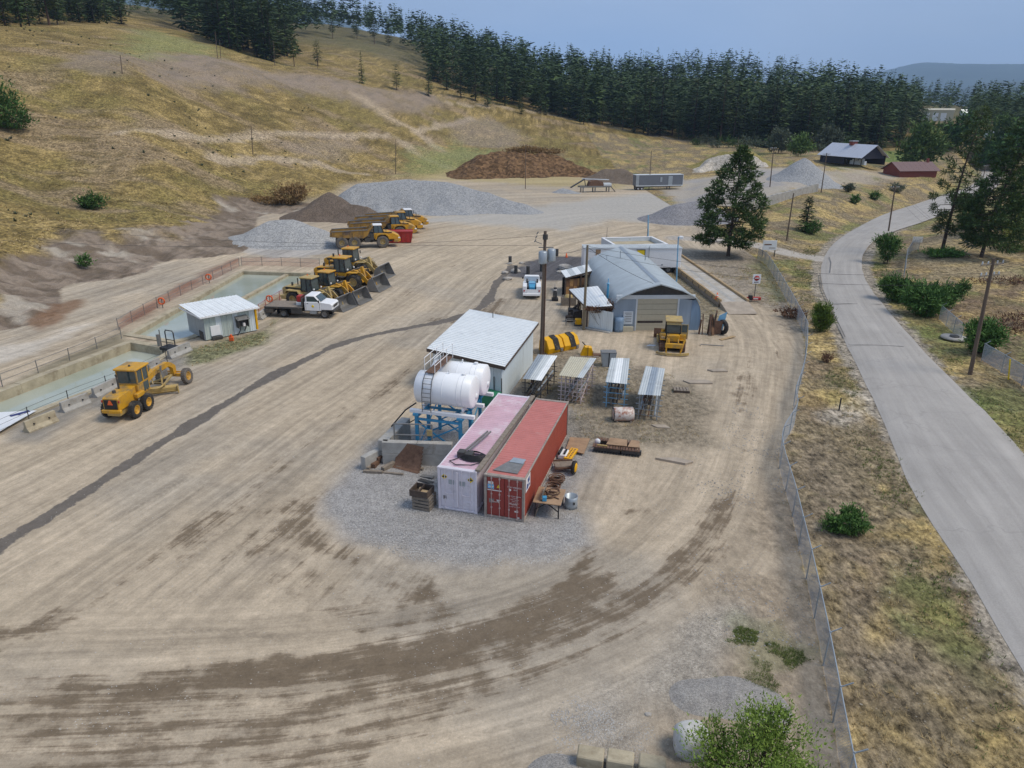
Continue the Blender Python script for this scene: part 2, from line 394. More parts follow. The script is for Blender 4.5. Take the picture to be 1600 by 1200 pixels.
# yard: pale compacted dirt with greyer places
dirt = lerp(np.repeat(C3(.46, .375, .272), len(X), 0), C3(.4, .34, .263), sstep(.42, .66, n1 * .7 + n2 * .3))
dirt = lerp(dirt, C3(.51, .415, .295), sstep(.5, .75, n4) * .7)
dirt = lerp(dirt, C3(.27, .22, .165), sstep(.6, .8, n2 * .5 + n3 * .5) * .4)
col = lerp(hill, dirt, yard)
grav = np.zeros_like(X); wet = np.zeros_like(X); grs = 1 - yard; trk = yard.copy()
def region(pts, soft=2., warp=1.5, raw=False):
    P = pts if raw else [Gz(a, b, 0) for a, b in pts]
    return sstep(soft, -soft, psd(X, Y, P) + (n2 - .5) * warp * 4)
def band(pts, w, soft=1., warp=.8):
    return sstep(w + soft, w - soft, pdist(X, Y, smooth_line([Gz(a, b, 0) for a, b in pts], 5)) + (n2 - .5) * warp * 4)
def paint(m, c, k=1.):
    global col
    col = lerp(col, C3(*c), m * k)
# grey gravel pad round the containers, pale quarry floor, island of weeds round the racks
g = region([(510, 800), (530, 745), (575, 700), (680, 660), (800, 600), (900, 640), (930, 700), (905, 770), (912, 850), (870, 880), (760, 888), (640, 878), (555, 845)], 1.2, .7)
paint(g, (.325, .31, .295)); grav = np.maximum(grav, g); trk *= 1 - g
g = region([(640, 345), (840, 322), (1000, 302), (1180, 300), (1300, 288), (1290, 300), (1160, 328), (1060, 352), (960, 345), (880, 360), (740, 350)], 4, 2)
paint(g, (.4, .385, .355), .8); trk *= 1 - .7 * g
g = region([(380, 400), (380, 378), (530, 375), (560, 390), (480, 402)], 2, 2); paint(g, (.38, .37, .36), .7)
g = region([(790, 425), (820, 408), (890, 400), (925, 405), (920, 440), (860, 440), (800, 432)], 1, 1); paint(g, (.12, .115, .12)); grav = np.maximum(grav, g * .8)
g = region([(800, 590), (835, 548), (900, 545), (960, 560), (1020, 575), (1080, 600), (1112, 640), (1108, 690), (1060, 690), (960, 700), (905, 690), (890, 640), (830, 640)], 1.5, 1.)
paint(g, (.21, .175, .125), .85); trk *= 1 - g; grs = np.maximum(grs, g * .6)
g = region([(1068, 398), (1120, 392), (1192, 390), (1262, 500), (1235, 520), (1195, 480), (1172, 470)], 1.5, 1.2); paint(g, (.255, .215, .165), .9); trk *= 1 - g; grs = np.maximum(grs, g * .6)
paint(region([(1170, 415), (1200, 400), (1235, 455), (1215, 470)], 1.5, 1.5), (.16, .17, .06), .55)
g = region([(1000, 440), (1060, 420), (1120, 470), (1130, 520), (1100, 530), (1075, 480)], 1, 1); paint(g, (.2, .17, .115), .9); trk *= 1 - g; grs = np.maximum(grs, g * .7)
g = region([(285, 545), (330, 538), (410, 516), (430, 500), (412, 535), (300, 572), (280, 570)], .8, .6); paint(g, (.13, .14, .055), .8); trk *= 1 - g; grs = np.maximum(grs, g)
g = region([(0, 690), (50, 640), (200, 560), (270, 545), (300, 560), (280, 590), (150, 640), (60, 690)], 1., .6); paint(g, (.24, .225, .2), .8)
# strip between the loop track and the fence
g = region([(1165, 900), (1195, 800), (1215, 700), (1232, 690), (1260, 840), (1330, 1200), (1500, 1500), (900, 1500), (1010, 1180), (1060, 1050)], 1.5, 1.5); paint(g, (.31, .25, .18), .9); trk *= 1 - g; grs = np.maximum(grs, .4 * g)
g = region([(895, 1200), (870, 1120), (940, 1060), (1000, 1090), (1010, 1180), (980, 1250)], 1, 1); paint(g, (.34, .305, .26), .7); grav = np.maximum(grav, .7 * g)
g = region([(1000, 1060), (1110, 960), (1150, 960), (1130, 1060), (1170, 1090), (1060, 1110)], 1, 1); paint(g, (.37, .335, .285), .7); grav = np.maximum(grav, g * .8)
paint(region([(1120, 1040), (1160, 985), (1215, 1000), (1275, 1010), (1230, 1035), (1190, 1080)], .5, 1.6), (.14, .165, .06), .35)
# dark strip of wet fines crossing the yard, tyre-damp bands on the loop
DARKSTRIP = [(-60, 900), (0, 852), (60, 815), (150, 757), (250, 694), (350, 632), (450, 575), (545, 533), (640, 512), (700, 500), (755, 478), (775, 445), (800, 416)]
ds_ = pdist(X, Y, smooth_line([Gz(a, b, 0) for a, b in DARKSTRIP], 5)); strip_ = np.clip(.5 + (.62 - ds_ + (n2 - .5) * 1.) / 1.6, 0, 1); trk *= 1 - sstep(.45, .6, strip_)
wet = np.maximum(wet, band([(690, 500), (740, 500), (775, 470)], 1.6, 1.2, 1.) * .7)
for pts, w, k in [
    ([(-60, 1040), (60, 1062), (160, 1070), (300, 1062), (450, 1048), (560, 1040), (680, 1016), (780, 985), (860, 948), (915, 905)], .55, 1.), ([(560, 1052), (680, 1030), (800, 992), (880, 955), (930, 915)], 1.3, .85), ([(-60, 1075), (100, 1090), (260, 1078), (380, 1070)], 1.1, .72),
    ([(300, 1190), (420, 1135), (560, 1090), (700, 1052), (830, 1010), (960, 955), (1060, 905), (1130, 850)], .9, .7), ([(420, 1200), (520, 1160), (700, 1100), (860, 1045), (1000, 970)], .7, .62), ([(820, 1000), (960, 935), (1080, 860), (1150, 780)], .35, .75), ([(700, 1060), (840, 1000), (960, 940)], 1.6, .55), ([(0, 1150), (180, 1150), (360, 1120), (480, 1090)], 1.2, .55),
    ([(-40, 1030), (20, 1005), (60, 990), (120, 960), (220, 890), (330, 810), (400, 760), (440, 720)], .5, .66), ([(-30, 1000), (40, 985), (90, 960)], .6, .85),
    ([(430, 705), (425, 750), (400, 830), (340, 890)], .7, .62), ([(345, 890), (420, 850), (470, 800), (500, 770)], .8, .75), ([(455, 790), (500, 850), (560, 880), (640, 900), (670, 940), (690, 985)], .9, .72), ([(500, 830), (570, 890), (640, 930), (650, 985)], 1.3, .55), ([(420, 830), (480, 900), (560, 950), (640, 990)], 1.5, .5), ([(300, 870), (380, 790), (470, 700), (560, 640)], 1.1, .5), ([(480, 700), (560, 640), (640, 580)], .6, .55),
    ([(400, 870), (470, 920), (560, 970), (660, 990)], 1.0, .45), ([(1175, 560), (1165, 600), (1158, 640)], .5, .6), ([(1215, 520), (1222, 580)], .35, .5),
    ([(915, 860), (905, 890), (880, 930)], .5, .9), ([(960, 800), (1000, 795)], .4, .6), ([(1040, 880), (1120, 800), (1175, 700)], .5, .4), ([(60, 1200), (300, 1180), (520, 1180)], 1., .6),
    ([(700, 470), (790, 440), (850, 400), (960, 372), (1060, 365)], 1., .3), ([(600, 480), (700, 420), (760, 390), (860, 362), (960, 360)], .8, .35), ([(560, 470), (620, 430), (740, 372)], .8, .25)]:
    wet = np.maximum(wet, band(pts, w, w * 1.3, .55) * k)
wet *= trk
# cut bank above the ponds: raw soil, stony ledges, one rusty seep
BANK = Gs([(-60, 505), (60, 480), (150, 450), (250, 420), (330, 395), (400, 350)])
bz = np.where((hz0(X, Y) > .15) & (X < -35) & (D < 185), sstep(3.6, 2.6, hz0(X, Y) + (n2 - .5) * 2.2 + (n1 - .5) * 2 + sstep(-75, -45, X) * .9), 0)
bankcol = lerp(np.repeat(C3(.27, .215, .165), len(X), 0), C3(.175, .135, .1), sstep(.45, .62, fbm(X / 5, Y / 3, 51)))
bankcol = lerp(bankcol, C3(.14, .11, .08), sstep(.56, .66, n3) * .7); bankcol = lerp(bankcol, C3(.42, .37, .3), sstep(.62, .75, fbm(X / 7, Y / 4, 52)) * .8)
col = lerp(col, bankcol, bz); grs *= 1 - bz
Z = Z + bz * ((np.abs(fbm(X / 4.5, Y / 4.5, 61) - .5) * 3.2 - .5) * sstep(.1, 2.5, hz0(X, Y)) + (fbm(X / 1.3, Y / 1.3, 63, 3) - .5) * .9); grav = np.maximum(grav, .55 * bz)
paint(region([(-20, 545), (60, 525), (140, 500), (165, 505), (60, 555), (-20, 570)], 1.5, 1.5), (.55, .5, .43), .7)
paint(region([(40, 512), (90, 480), (118, 470), (100, 500), (60, 520)], .8, .8), (.2, .11, .06), .8)
paint(band([(200, 500), (300, 440), (370, 405)], .8, .8, .5), (.22, .125, .085), .75)   # rusty soil along the pond fence
paint(region([(190, 540), (60, 600), (-30, 640), (-30, 625), (100, 560), (190, 520)], .8, .6), (.16, .14, .085), .7)
# stripped bench on the hill crest and the tracks along the slope
Zh = hz0(X, Y)
be = Gs([(150, 100), (250, 90), (340, 92), (480, 122), (560, 140), (640, 165)])
g = np.maximum(sstep(9, 4, pdist(X, Y, be) + (n1 - .5) * 14), region(Gs([(185, 88), (340, 88), (480, 120), (600, 140), (700, 152), (650, 178), (560, 164), (480, 143), (400, 132), (300, 138), (235, 120)]), 6, 5, True)); g = g * (.55 + .45 * sstep(.35, .6, n1 * .5 + n2 * .5)); paint(g, (.28, .22, .17), .9); paint(g * sstep(.55, .7, fbm(X / 3, Y / 6, 57)), (.17, .14, .105), .6); grs *= 1 - .7 * g
for pts, w in [([(180, 208), (300, 212), (400, 214), (500, 210), (610, 213)], 1.6), ([(330, 250), (420, 246), (500, 256), (570, 272)], 2.), ([(620, 215), (650, 240), (700, 262)], 2.), ([(830, 172), (900, 188), (1000, 208), (1090, 222)], 2.2), ([(700, 160), (760, 165), (830, 175)], 2.), ([(560, 150), (610, 185), (650, 205), (690, 235)], 3.), ([(650, 205), (720, 190), (740, 185)], 2.)]:
    g = sstep(w + 1.5, w - 1, pdist(X, Y, Gs(pts)) + (n2 - .5) * 5); paint(g, (.43, .34, .235), .75)
for pts in [[(440, 222), (500, 216), (560, 222), (540, 250), (470, 250)], [(690, 190), (760, 182), (830, 215), (790, 235), (720, 225)]]:
    g = region(Gs(pts), 6, 3, True); paint(g, (.3, .24, .19), .55)
g = region(Gs([(640, 240), (720, 228), (900, 255), (930, 262), (820, 252), (760, 245), (720, 270), (630, 275)]), 7, 4, True); paint(g, (.215, .235, .09), .75)
g = region(Gs([(620, 278), (720, 282), (880, 292), (985, 296), (985, 288), (860, 270), (720, 262)]), 6, 3, True); paint(g, (.42, .335, .15), .7)
g = region(Gs([(200, 60), (240, 45), (340, 75), (330, 88), (240, 85), (190, 85)]), 6, 5, True); paint(g, (.23, .24, .09), .7)
# right-hand verge and fields
verge = (~yard_left | (dRoad < 7)) & (D < 420) & (X > 5)
vcol = lerp(np.repeat(C3(.215, .17, .105), len(X), 0), C3(.34, .25, .105), sstep(.42, .62, n1 * .35 + n2 * .4 + n3 * .25))
vcol = lerp(vcol, C3(.43, .32, .135), sstep(.5, .7, n2) * .75)
vcol = lerp(vcol, C3(.15, .16, .055), sstep(.56, .68, fbm(X / 7, Y / 9, 71)) * .75)
vcol = lerp(vcol, C3(.2, .145, .09), sstep(.58, .7, fbm(X / 4, Y / 4, 73)) * .6)
vcol = lerp(vcol, C3(.145, .165, .05), sstep(2.6, 1., np.abs(dRoad - 5.6)) * sstep(.4, .6, n1) * .8 * (np.array(D) > 45))
vcol = lerp(vcol, C3(.29, .25, .195), sstep(4.9, 4.1, dRoad + (n3 - .5) * 1.6))
wv = verge * np.where(yard_left & (dRoad < 7), sstep(7, 5, dRoad), 1.)
col = lerp(col, vcol, wv); grs = np.maximum(grs, wv * sstep(4., 5.4, dRoad))
paint(region([(1405, 600), (1440, 560), (1500, 610), (1600, 650), (1600, 690), (1500, 640)], 1.5, 1.5), (.13, .165, .045), .55)
paint(region([(1290, 625), (1340, 600), (1375, 640), (1350, 655), (1300, 650)], .8, 1.), (.45, .4, .33), .6)
paint(region([(1240, 690), (1290, 680), (1320, 800), (1380, 980), (1400, 1200), (1350, 1200), (1290, 900)], 2, 1.5), (.2, .16, .115), .6)
paint(region([(1480, 470), (1600, 440), (1600, 600), (1540, 560), (1500, 520)], 2, 2), (.17, .115, .075), .6)
paint(region([(1430, 380), (1600, 370), (1600, 430), (1450, 430)], 2, 3), (.36, .285, .165), .5)
# gate drive from the yard to the road
g = band([(1060, 372), (1150, 378), (1210, 386), (1285, 396)], 2.6, .8, .4); paint(g, (.42, .38, .33)); grs *= 1 - g
g = region(Gs([(1175, 285), (1300, 292), (1420, 276), (1400, 262), (1300, 266), (1180, 272)]), 4, 3, True); paint(g, (.42, .36, .29), .7); grs *= 1 - .8 * g
g = region(Gs([(1070, 330), (1168, 322), (1282, 292), (1300, 280), (1290, 262), (1180, 262), (1070, 280), (1040, 300)]), 3, 2, True); paint(g, (.4, .36, .31), .85); paint(g * sstep(.5, .6, n1), (.3, .29, .29), .6); grs *= 1 - g
g = region(Gs([(1370, 236), (1450, 240), (1430, 256), (1380, 252)]), 3, 2, True); paint(g, (.12, .19, .045), .8)
# forest floor far up
paint(sstep(480, 620, D) * (Zh > 5), (.1, .1, .055), .7)
# drop the ground inside the pond walls
Z = np.where(pondA < 0, -3., Z); Z = np.where(pondB < 0, -3., Z)
Z = Z + yard * ((fbm(X / 6, Y / 6, 81) - .5) * .12) * (pondA > 1.2) * (pondB > 1.2)
Z = Z + grs * (n3 - .5) * .18 * (D < 140) * (dRoad > 5.2)
# run coordinates of the two families of tyre marks
LOOP = smooth_line([Gz(a, b, 0) for a, b in [(1060, 372), (1115, 420), (1160, 470), (1205, 530), (1208, 600), (1192, 700), (1160, 800), (1090, 895), (990, 965), (860, 1020), (700, 1065), (480, 1105), (250, 1120), (0, 1130), (-300, 1150)]], 8)
u2, v2 = pdist(X, Y, LOOP, signed=True, along=True)
MAIN = smooth_line([Gz(a, b, 0) for a, b in [(-500, 1300), (-100, 1040), (100, 910), (300, 780), (480, 655), (620, 560), (720, 480), (790, 420), (880, 380), (1000, 355)]], 8)
u1, v1 = pdist(X, Y, MAIN, signed=True, along=True)
w12 = sstep(9, 4, np.abs(u2))
idx = np.arange(len(X)).reshape(GX.shape)
F = np.stack([idx[:-1, :-1], idx[:-1, 1:], idx[1:, 1:], idx[1:, :-1]], -1).reshape(-1, 4)

def ground_material():
    m, nt, b = newmat('ground'); L = nt.links.new
    def attr(n): a = N(nt, 'ShaderNodeAttribute'); a.attribute_name = n; return a
    geo = N(nt, 'ShaderNodeNewGeometry'); P = geo.outputs['Position']
    def noise(vec, sc, det=5, ro=.6):
        n = N(nt, 'ShaderNodeTexNoise'); n.inputs['Scale'].default_value = sc; n.inputs['Detail'].default_value = det; n.inputs['Roughness'].default_value = ro; L(vec, n.inputs['Vector']); return n.outputs['Fac']
    def mr(v, a, b_, c, d, st='LINEAR'):
        n = N(nt, 'ShaderNodeMapRange', interpolation_type=st); n.inputs['From Min'].default_value = a; n.inputs['From Max'].default_value = b_; n.inputs['To Min'].default_value = c; n.inputs['To Max'].default_value = d; L(v, n.inputs['Value']); return n.outputs[0]
    def mth(op, a, c):
        n = N(nt, 'ShaderNodeMath', operation=op)
        for i, q in enumerate((a, c)):
            if isinstance(q, (int, float)): n.inputs[i].default_value = q
            else: L(q, n.inputs[i])
        return n.outputs[0]
    def mixc(f, a, c):
        n = N(nt, 'ShaderNodeMix', data_type='RGBA')
        for k, q in (('Factor', f), ('A', a), ('B', c)):
            if isinstance(q, tuple): n.inputs[k].default_value = (*q, 1)
            elif isinstance(q, (int, float)): n.inputs[k].default_value = q
            else: L(q, n.inputs[k])
        return n.outputs['Result']
    def scale(c, s):
        n = N(nt, 'ShaderNodeVectorMath', operation='SCALE'); L(c, n.inputs[0]); L(s, n.inputs['Scale']); return n.outputs[0]
    C = attr('Col').outputs['Color']
    msk = N(nt, 'ShaderNodeSeparateXYZ'); L(attr('msk').outputs['Vector'], msk.inputs[0]); wet_, grv_, trk_ = msk.outputs
    ms2 = N(nt, 'ShaderNodeSeparateXYZ'); L(attr('msk2').outputs['Vector'], ms2.inputs[0]); grs_, w12_, str_ = ms2.outputs
    def streak(name, su, sv, det):
        mp = N(nt, 'ShaderNodeMapping'); mp.inputs['Scale'].default_value = (su, sv, 1); L(attr(name).outputs['Vector'], mp.inputs['Vector']); return noise(mp.outputs['Vector'], 1., det, .7)
    s1 = streak('st1', 2.4, .1, 6); s2 = streak('st2', 2.4, .1, 6); S = N(nt, 'ShaderNodeMix', data_type='FLOAT'); L(w12_, S.inputs['Factor']); L(s1, S.inputs['A']); L(s2, S.inputs['B']); S = S.outputs['Result']
    t1 = streak('st1', .5, .025, 4); t2 = streak('st2', .55, .03, 4); TT = N(nt, 'ShaderNodeMix', data_type='FLOAT'); L(w12_, TT.inputs['Factor']); L(t1, TT.inputs['A']); L(t2, TT.inputs['B']); TT = TT.outputs['Result']
    # tyre streaks
    k = mr(S, .32, .68, .83, 1.16); k = mth('ADD', mth('MULTIPLY', mth('SUBTRACT', k, 1.), trk_), 1.); C = scale(C, k)
    k = mr(TT, .35, .65, .76, 1.14); k = mth('ADD', mth('MULTIPLY', mth('SUBTRACT', k, 1.), trk_), 1.); C = scale(C, k)
    # paired wheel tracks wandering along each run, with tread marks across them
    for nm, wgt in (('st1', mth('SUBTRACT', 1., w12_)), ('st2', w12_)):
        sp = N(nt, 'ShaderNodeSeparateXYZ'); L(attr(nm).outputs['Vector'], sp.inputs[0]); mp = N(nt, 'ShaderNodeMapping'); mp.inputs['Scale'].default_value = (.16, .035, 1); L(attr(nm).outputs['Vector'], mp.inputs['Vector'])
        ph = mth('ADD', mth('MULTIPLY', sp.outputs[0], .41), mth('MULTIPLY', noise(mp.outputs['Vector'], 1., 2), 3.4)); d1 = mth('ABSOLUTE', mth('SUBTRACT', mth('FRACT', ph, 0.), .5), 0.)
        ln = mr(d1, .05, .11, 1., 0.); td = mr(mth('SINE', mth('ADD', mth('MULTIPLY', sp.outputs[1], 15.), mth('MULTIPLY', d1, 60.)), 0.), -.4, .4, .45, 1.)
        a_ = mth('MULTIPLY', mth('MULTIPLY', mth('MULTIPLY', ln, td), mr(noise(P, .09, 3), .42, .6, 0., .2)), mth('MULTIPLY', trk_, wgt)); C = scale(C, mth('SUBTRACT', 1., a_))
    # damp compacted patches broken up along the run of the tyres
    wn = mth('ADD', mth('MULTIPLY', mth('SUBTRACT', S, .5), 2.2), mth('MULTIPLY', mth('SUBTRACT', noise(P, .7, 6, .7), .5), 1.6))
    wf = mr(mth('ADD', wet_, mth('MULTIPLY', wn, mr(wet_, 0., .35, 0., 1.))), .34, .86, 0., .82, 'SMOOTHSTEP'); C = mixc(wf, C, (.125, .09, .056))
    sf = mr(mth('ADD', str_, mth('MULTIPLY', mth('SUBTRACT', noise(P, 1.1, 7, .7), .5), .55)), .47, .55, 0., .92); C = mixc(sf, C, (.125, .11, .097))
    # mottling at two sizes
    C = scale(C, mr(noise(P, 1.3, 7, .68), .3, .7, .82, 1.18))
    C = scale(C, mr(noise(P, 9., 4, .7), .25, .75, .84, 1.16))
    C = scale(C, mr(noise(P, 34., 2, .7), .25, .75, .86, 1.15))
    # dry grass fibres: clumps of straw, dead brown and green
    gnm = N(nt, 'ShaderNodeMapping'); gnm.inputs['Scale'].default_value = (1, .6, 1); L(P, gnm.inputs['Vector'])
    g1 = noise(gnm.outputs['Vector'], 2.6, 8, .78); gk = mr(g1, .38, .62, .3, 1.65); gk = mth('ADD', mth('MULTIPLY', mth('SUBTRACT', gk, 1.), grs_), 1.); C = scale(C, gk)
    gq = mr(noise(P, .8, 9, .78), .37, .63, .62, 1.38); gq = mth('ADD', mth('MULTIPLY', mth('SUBTRACT', gq, 1.), grs_), 1.); C = scale(C, gq)
    v3 = N(nt, 'ShaderNodeTexVoronoi'); v3.inputs['Scale'].default_value = .75; L(P, v3.inputs['Vector'])
    tf = mth('MULTIPLY', mth('MULTIPLY', mr(mth('ADD', v3.outputs['Distance'], mth('MULTIPLY', noise(P, 3.5, 4), .3)), .32, .42, 1., 0.), grs_), mr(noise(P, .12, 4), .42, .62, 0., .62)); C = mixc(tf, C, (.105, .1, .055))
    # gravel: single stones light and dark
    vo = N(nt, 'ShaderNodeTexVoronoi'); vo.inputs['Scale'].default_value = 15.; L(P, vo.inputs['Vector'])
    sx = N(nt, 'ShaderNodeSeparateColor'); L(vo.outputs['Color'], sx.inputs[0])
    gs = mr(sx.outputs[0], 0, 1, .72, 1.3); gs = mth('ADD', mth('MULTIPLY', mth('SUBTRACT', gs, 1.), grv_), 1.); C = scale(C, gs)
    # pebbles scattered everywhere
    v2 = N(nt, 'ShaderNodeTexVoronoi'); v2.inputs['Scale'].default_value = 3.4; L(P, v2.inputs['Vector'])
    pf = mth('MULTIPLY', mr(v2.outputs['Distance'], .1, .15, 1., 0.), mr(noise(P, .5, 4), .42, .62, 0., .75)); C = mixc(pf, C, (.45, .41, .35))
    L(C, b.inputs['Base Color']); b.inputs['Specular IOR Level'].default_value = .15
    L(mr(wf, 0, 1, .95, .8), b.inputs['Roughness'])
    h = mth('ADD', mth('MULTIPLY', noise(P, 3., 8, .7), .6), mth('MULTIPLY', mth('MULTIPLY', vo.outputs['Distance'], grv_), -.8))
    h = mth('ADD', h, mth('MULTIPLY', mth('MULTIPLY', S, trk_), .35)); h = mth('ADD', h, mth('MULTIPLY', mth('MULTIPLY', g1, grs_), 1.6))
    bp = N(nt, 'ShaderNodeBump'); bp.inputs['Strength'].default_value = .55; bp.inputs['Distance'].default_value = .14; L(h, bp.inputs['Height']); L(bp.outputs[0], b.inputs['Normal'])
    return m
M['ground'] = ground_material()
me = mesh_np('ground', np.stack([X, Y, Z], 1), F, M['ground'], True)
def setattr_(me, name, arr, typ):
    a = me.attributes.new(name, typ, 'POINT'); a.data.foreach_set('color' if typ == 'FLOAT_COLOR' else 'vector', np.ascontiguousarray(arr, np.float32).ravel())
setattr_(me, 'Col', np.concatenate([np.clip(col, 0, 1), np.ones((len(X), 1))], 1), 'FLOAT_COLOR')
setattr_(me, 'msk', np.stack([wet, grav, trk], 1), 'FLOAT_VECTOR'); setattr_(me, 'msk2', np.stack([np.clip(grs, 0, 1), w12, strip_], 1), 'FLOAT_VECTOR')
setattr_(me, 'st1', np.stack([u1, v1, 0 * u1], 1), 'FLOAT_VECTOR'); setattr_(me, 'st2', np.stack([u2, v2, 0 * u1], 1), 'FLOAT_VECTOR')
tag(link('ground', me), kind='structure')

# ------------------------------------------------------------------ road
def road_material():
    m, nt, b = newmat('asphalt'); L = nt.links.new
    uv = N(nt, 'ShaderNodeUVMap'); geo = N(nt, 'ShaderNodeNewGeometry'); P = geo.outputs['Position']
    def noise(vec, sc, det=5, ro=.65):
        n = N(nt, 'ShaderNodeTexNoise'); n.inputs['Scale'].default_value = sc; n.inputs['Detail'].default_value = det; n.inputs['Roughness'].default_value = ro; L(vec, n.inputs['Vector']); return n.outputs['Fac']
    def mr(v, a, b_, c, d):
        n = N(nt, 'ShaderNodeMapRange'); n.inputs['From Min'].default_value = a; n.inputs['From Max'].default_value = b_; n.inputs['To Min'].default_value = c; n.inputs['To Max'].default_value = d; L(v, n.inputs['Value']); return n.outputs[0]
    mp = N(nt, 'ShaderNodeMapping'); mp.inputs['Scale'].default_value = (1.4, .05, 1); L(uv.outputs[0], mp.inputs['Vector'])
    C = N(nt, 'ShaderNodeVectorMath', operation='SCALE'); C.inputs[0].default_value = (.37, .345, .315); L(mr(noise(mp.outputs[0], 1., 4), .3, .7, .86, 1.12), C.inputs['Scale'])
    for v in (mr(noise(P, .25, 6), .3, .7, .92, 1.08), mr(noise(P, 14., 3), .3, .7, .9, 1.1)):
        c2 = N(nt, 'ShaderNodeVectorMath', operation='SCALE'); L(C.outputs[0], c2.inputs[0]); L(v, c2.inputs['Scale']); C = c2
    # hairline cracks
    nz = N(nt, 'ShaderNodeTexNoise'); nz.inputs['Scale'].default_value = .5; L(P, nz.inputs['Vector'])
    wv = N(nt, 'ShaderNodeVectorMath', operation='MULTIPLY_ADD'); L(nz.outputs['Color'], wv.inputs[0]); wv.inputs[1].default_value = (3, 3, 3); L(P, wv.inputs[2])
    vo = N(nt, 'ShaderNodeTexVoronoi', feature='DISTANCE_TO_EDGE'); vo.inputs['Scale'].default_value = .11; L(wv.outputs[0], vo.inputs['Vector'])
    x = N(nt, 'ShaderNodeMix', data_type='RGBA'); x.inputs['B'].default_value = (.2, .19, .18, 1); L(mr(vo.outputs['Distance'], .003, .008, .22, 0.), x.inputs['Factor']); L(C.outputs[0], x.inputs['A'])
    L(x.outputs['Result'], b.inputs['Base Color']); b.inputs['Roughness'].default_value = .85; b.inputs['Specular IOR Level'].default_value = .25
    bp = N(nt, 'ShaderNodeBump'); bp.inputs['Strength'].default_value = .3; bp.inputs['Distance'].default_value = .02; L(noise(P, 30., 3), bp.inputs['Height']); L(bp.outputs[0], b.inputs['Normal'])
    return m
M['asphalt'] = road_material()
K = 9; NN = len(RL); vv = []; uvv = []
run = np.concatenate([[0], np.cumsum(np.linalg.norm(np.diff(RC, axis=0), axis=1))])
for i in range(NN):
    for j in range(K):
        t = j / (K - 1); p = RL[i] * (1 - t) + RR[i] * t
        edge = -.12 if j in (0, K - 1) else .0
        wob = .18 * (float(vnoise(run[i] / 1.7, 5. + j, 91)) - .5) * 2 if j in (0, K - 1) else 0
        nrm = (RR[i] - RL[i]) / np.linalg.norm(RR[i] - RL[i]); p = p + nrm * wob
        vv.append((p[0], p[1], RZ[i] + .07 + edge + .1 * (1 - (2 * t - 1) ** 2))); uvv.append((t * 7, run[i]))
ff = [(i * K + j, i * K + j + 1, (i + 1) * K + j + 1, (i + 1) * K + j) for i in range(NN - 1) for j in range(K - 1)]
tag(link('road', mesh_np('road', vv, ff, M['asphalt'], True, uvv)), kind='structure')
# dark sealed joints and a patch edge on the road
mb = MB()
def on_road(px, py, lift=.0):
    x, y = Gz(px, py, -.3); i = int(np.argmin((RC[:, 0] - x) ** 2 + (RC[:, 1] - y) ** 2)); w = np.linalg.norm(RR[i] - RL[i])
    t = np.dot(np.array([x, y]) - RL[i], RR[i] - RL[i]) / w / w; t = min(max(t, 0), 1); return Vector((x, y, RZ[i] + .074 + .1 * (1 - (2 * t - 1) ** 2) + lift))
def strip(mb, pts, w):
    P = [Vector(p) for p in pts]; v = []
    for i, p in enumerate(P):
        d = (P[min(i + 1, len(P) - 1)] - P[max(0, i - 1)]).normalized(); s = Vector((d.y, -d.x, 0)).normalized() * w / 2; v += [p - s, p + s]
    mb.add(v, [(2 * i, 2 * i + 1, 2 * i + 3, 2 * i + 2) for i in range(len(P) - 1)])
M['tar'] = mat('tar', (.13, .125, .12), .8, var=.25, scale=4)
for pts, w in [([(1297, 475), (1318, 475.3), (1345, 475.8), (1378, 476.4)], .16), ([(1281, 425), (1284, 450), (1298, 482), (1320, 528)], .12), ([(1325, 540), (1370, 541), (1412, 543)], .1), ([(1296, 398), (1299, 407), (1297, 424)], .1)]:
    strip(mb, [on_road(*p, .006) for p in resample(pts, 14)], w)
tag(mb.build('road_seam', M['tar']), kind='structure')

# ------------------------------------------------------------------ far ridges in the haze
M['far_forest'] = mat('far_forest', (.045, .06, .04), 1., var=.3, scale=.004)
def ridge(name, D0, pts, depth):
    v = []; n = 160; xs = np.linspace(pts[0][0], pts[-1][0], n); ys = np.interp(xs, [p[0] for p in pts], [p[1] for p in pts])
    k = np.exp(-np.linspace(-2, 2, 9) ** 2); ys = np.convolve(np.pad(ys, 4, 'edge'), k / k.sum(), 'valid'); m = 12
    for i in range(n):
        top = at(xs[i], ys[i], D0)
        for j in range(m):
            t = j / (m - 1); s = 1 - (1 - t) ** 1.6
            dd = D0 - depth * (1 - t); q = at(xs[i], ys[i], dd)
            h = (top.z + 40) * s - 40 + (float(fbm(xs[i] / 9, t * 5, 77)) - .5) * 60 * s * (1 - t) + (float(vnoise(xs[i] / 3., 0, 78)) - .5) * 6 * s
            v.append((q.x, q.y, h))
        back = at(xs[i], ys[i], D0 + depth * 1.2); v.append((back.x, back.y, -40))
    m += 1
    tag(link(name, mesh_np(name, v, [(i * m + j, (i + 1) * m + j, (i + 1) * m + j + 1, i * m + j + 1) for i in range(n - 1) for j in range(m - 1)], M['far_forest'], True)), kind='structure')
ridge('hills', 9000, [(1180, 150), (1300, 132), (1400, 106), (1440, 97), (1500, 100), (1600, 100), (1750, 92), (2100, 110)], 2600)
ridge('hills', 5200, [(1400, 170), (1480, 150), (1520, 133), (1560, 126), (1600, 128), (1700, 120), (2000, 130)], 1200)
ridge('hills', 6500, [(-300, -60), (300, -30), (430, -6), (480, 4), (520, 26), (600, 60), (700, 110)], 1800)

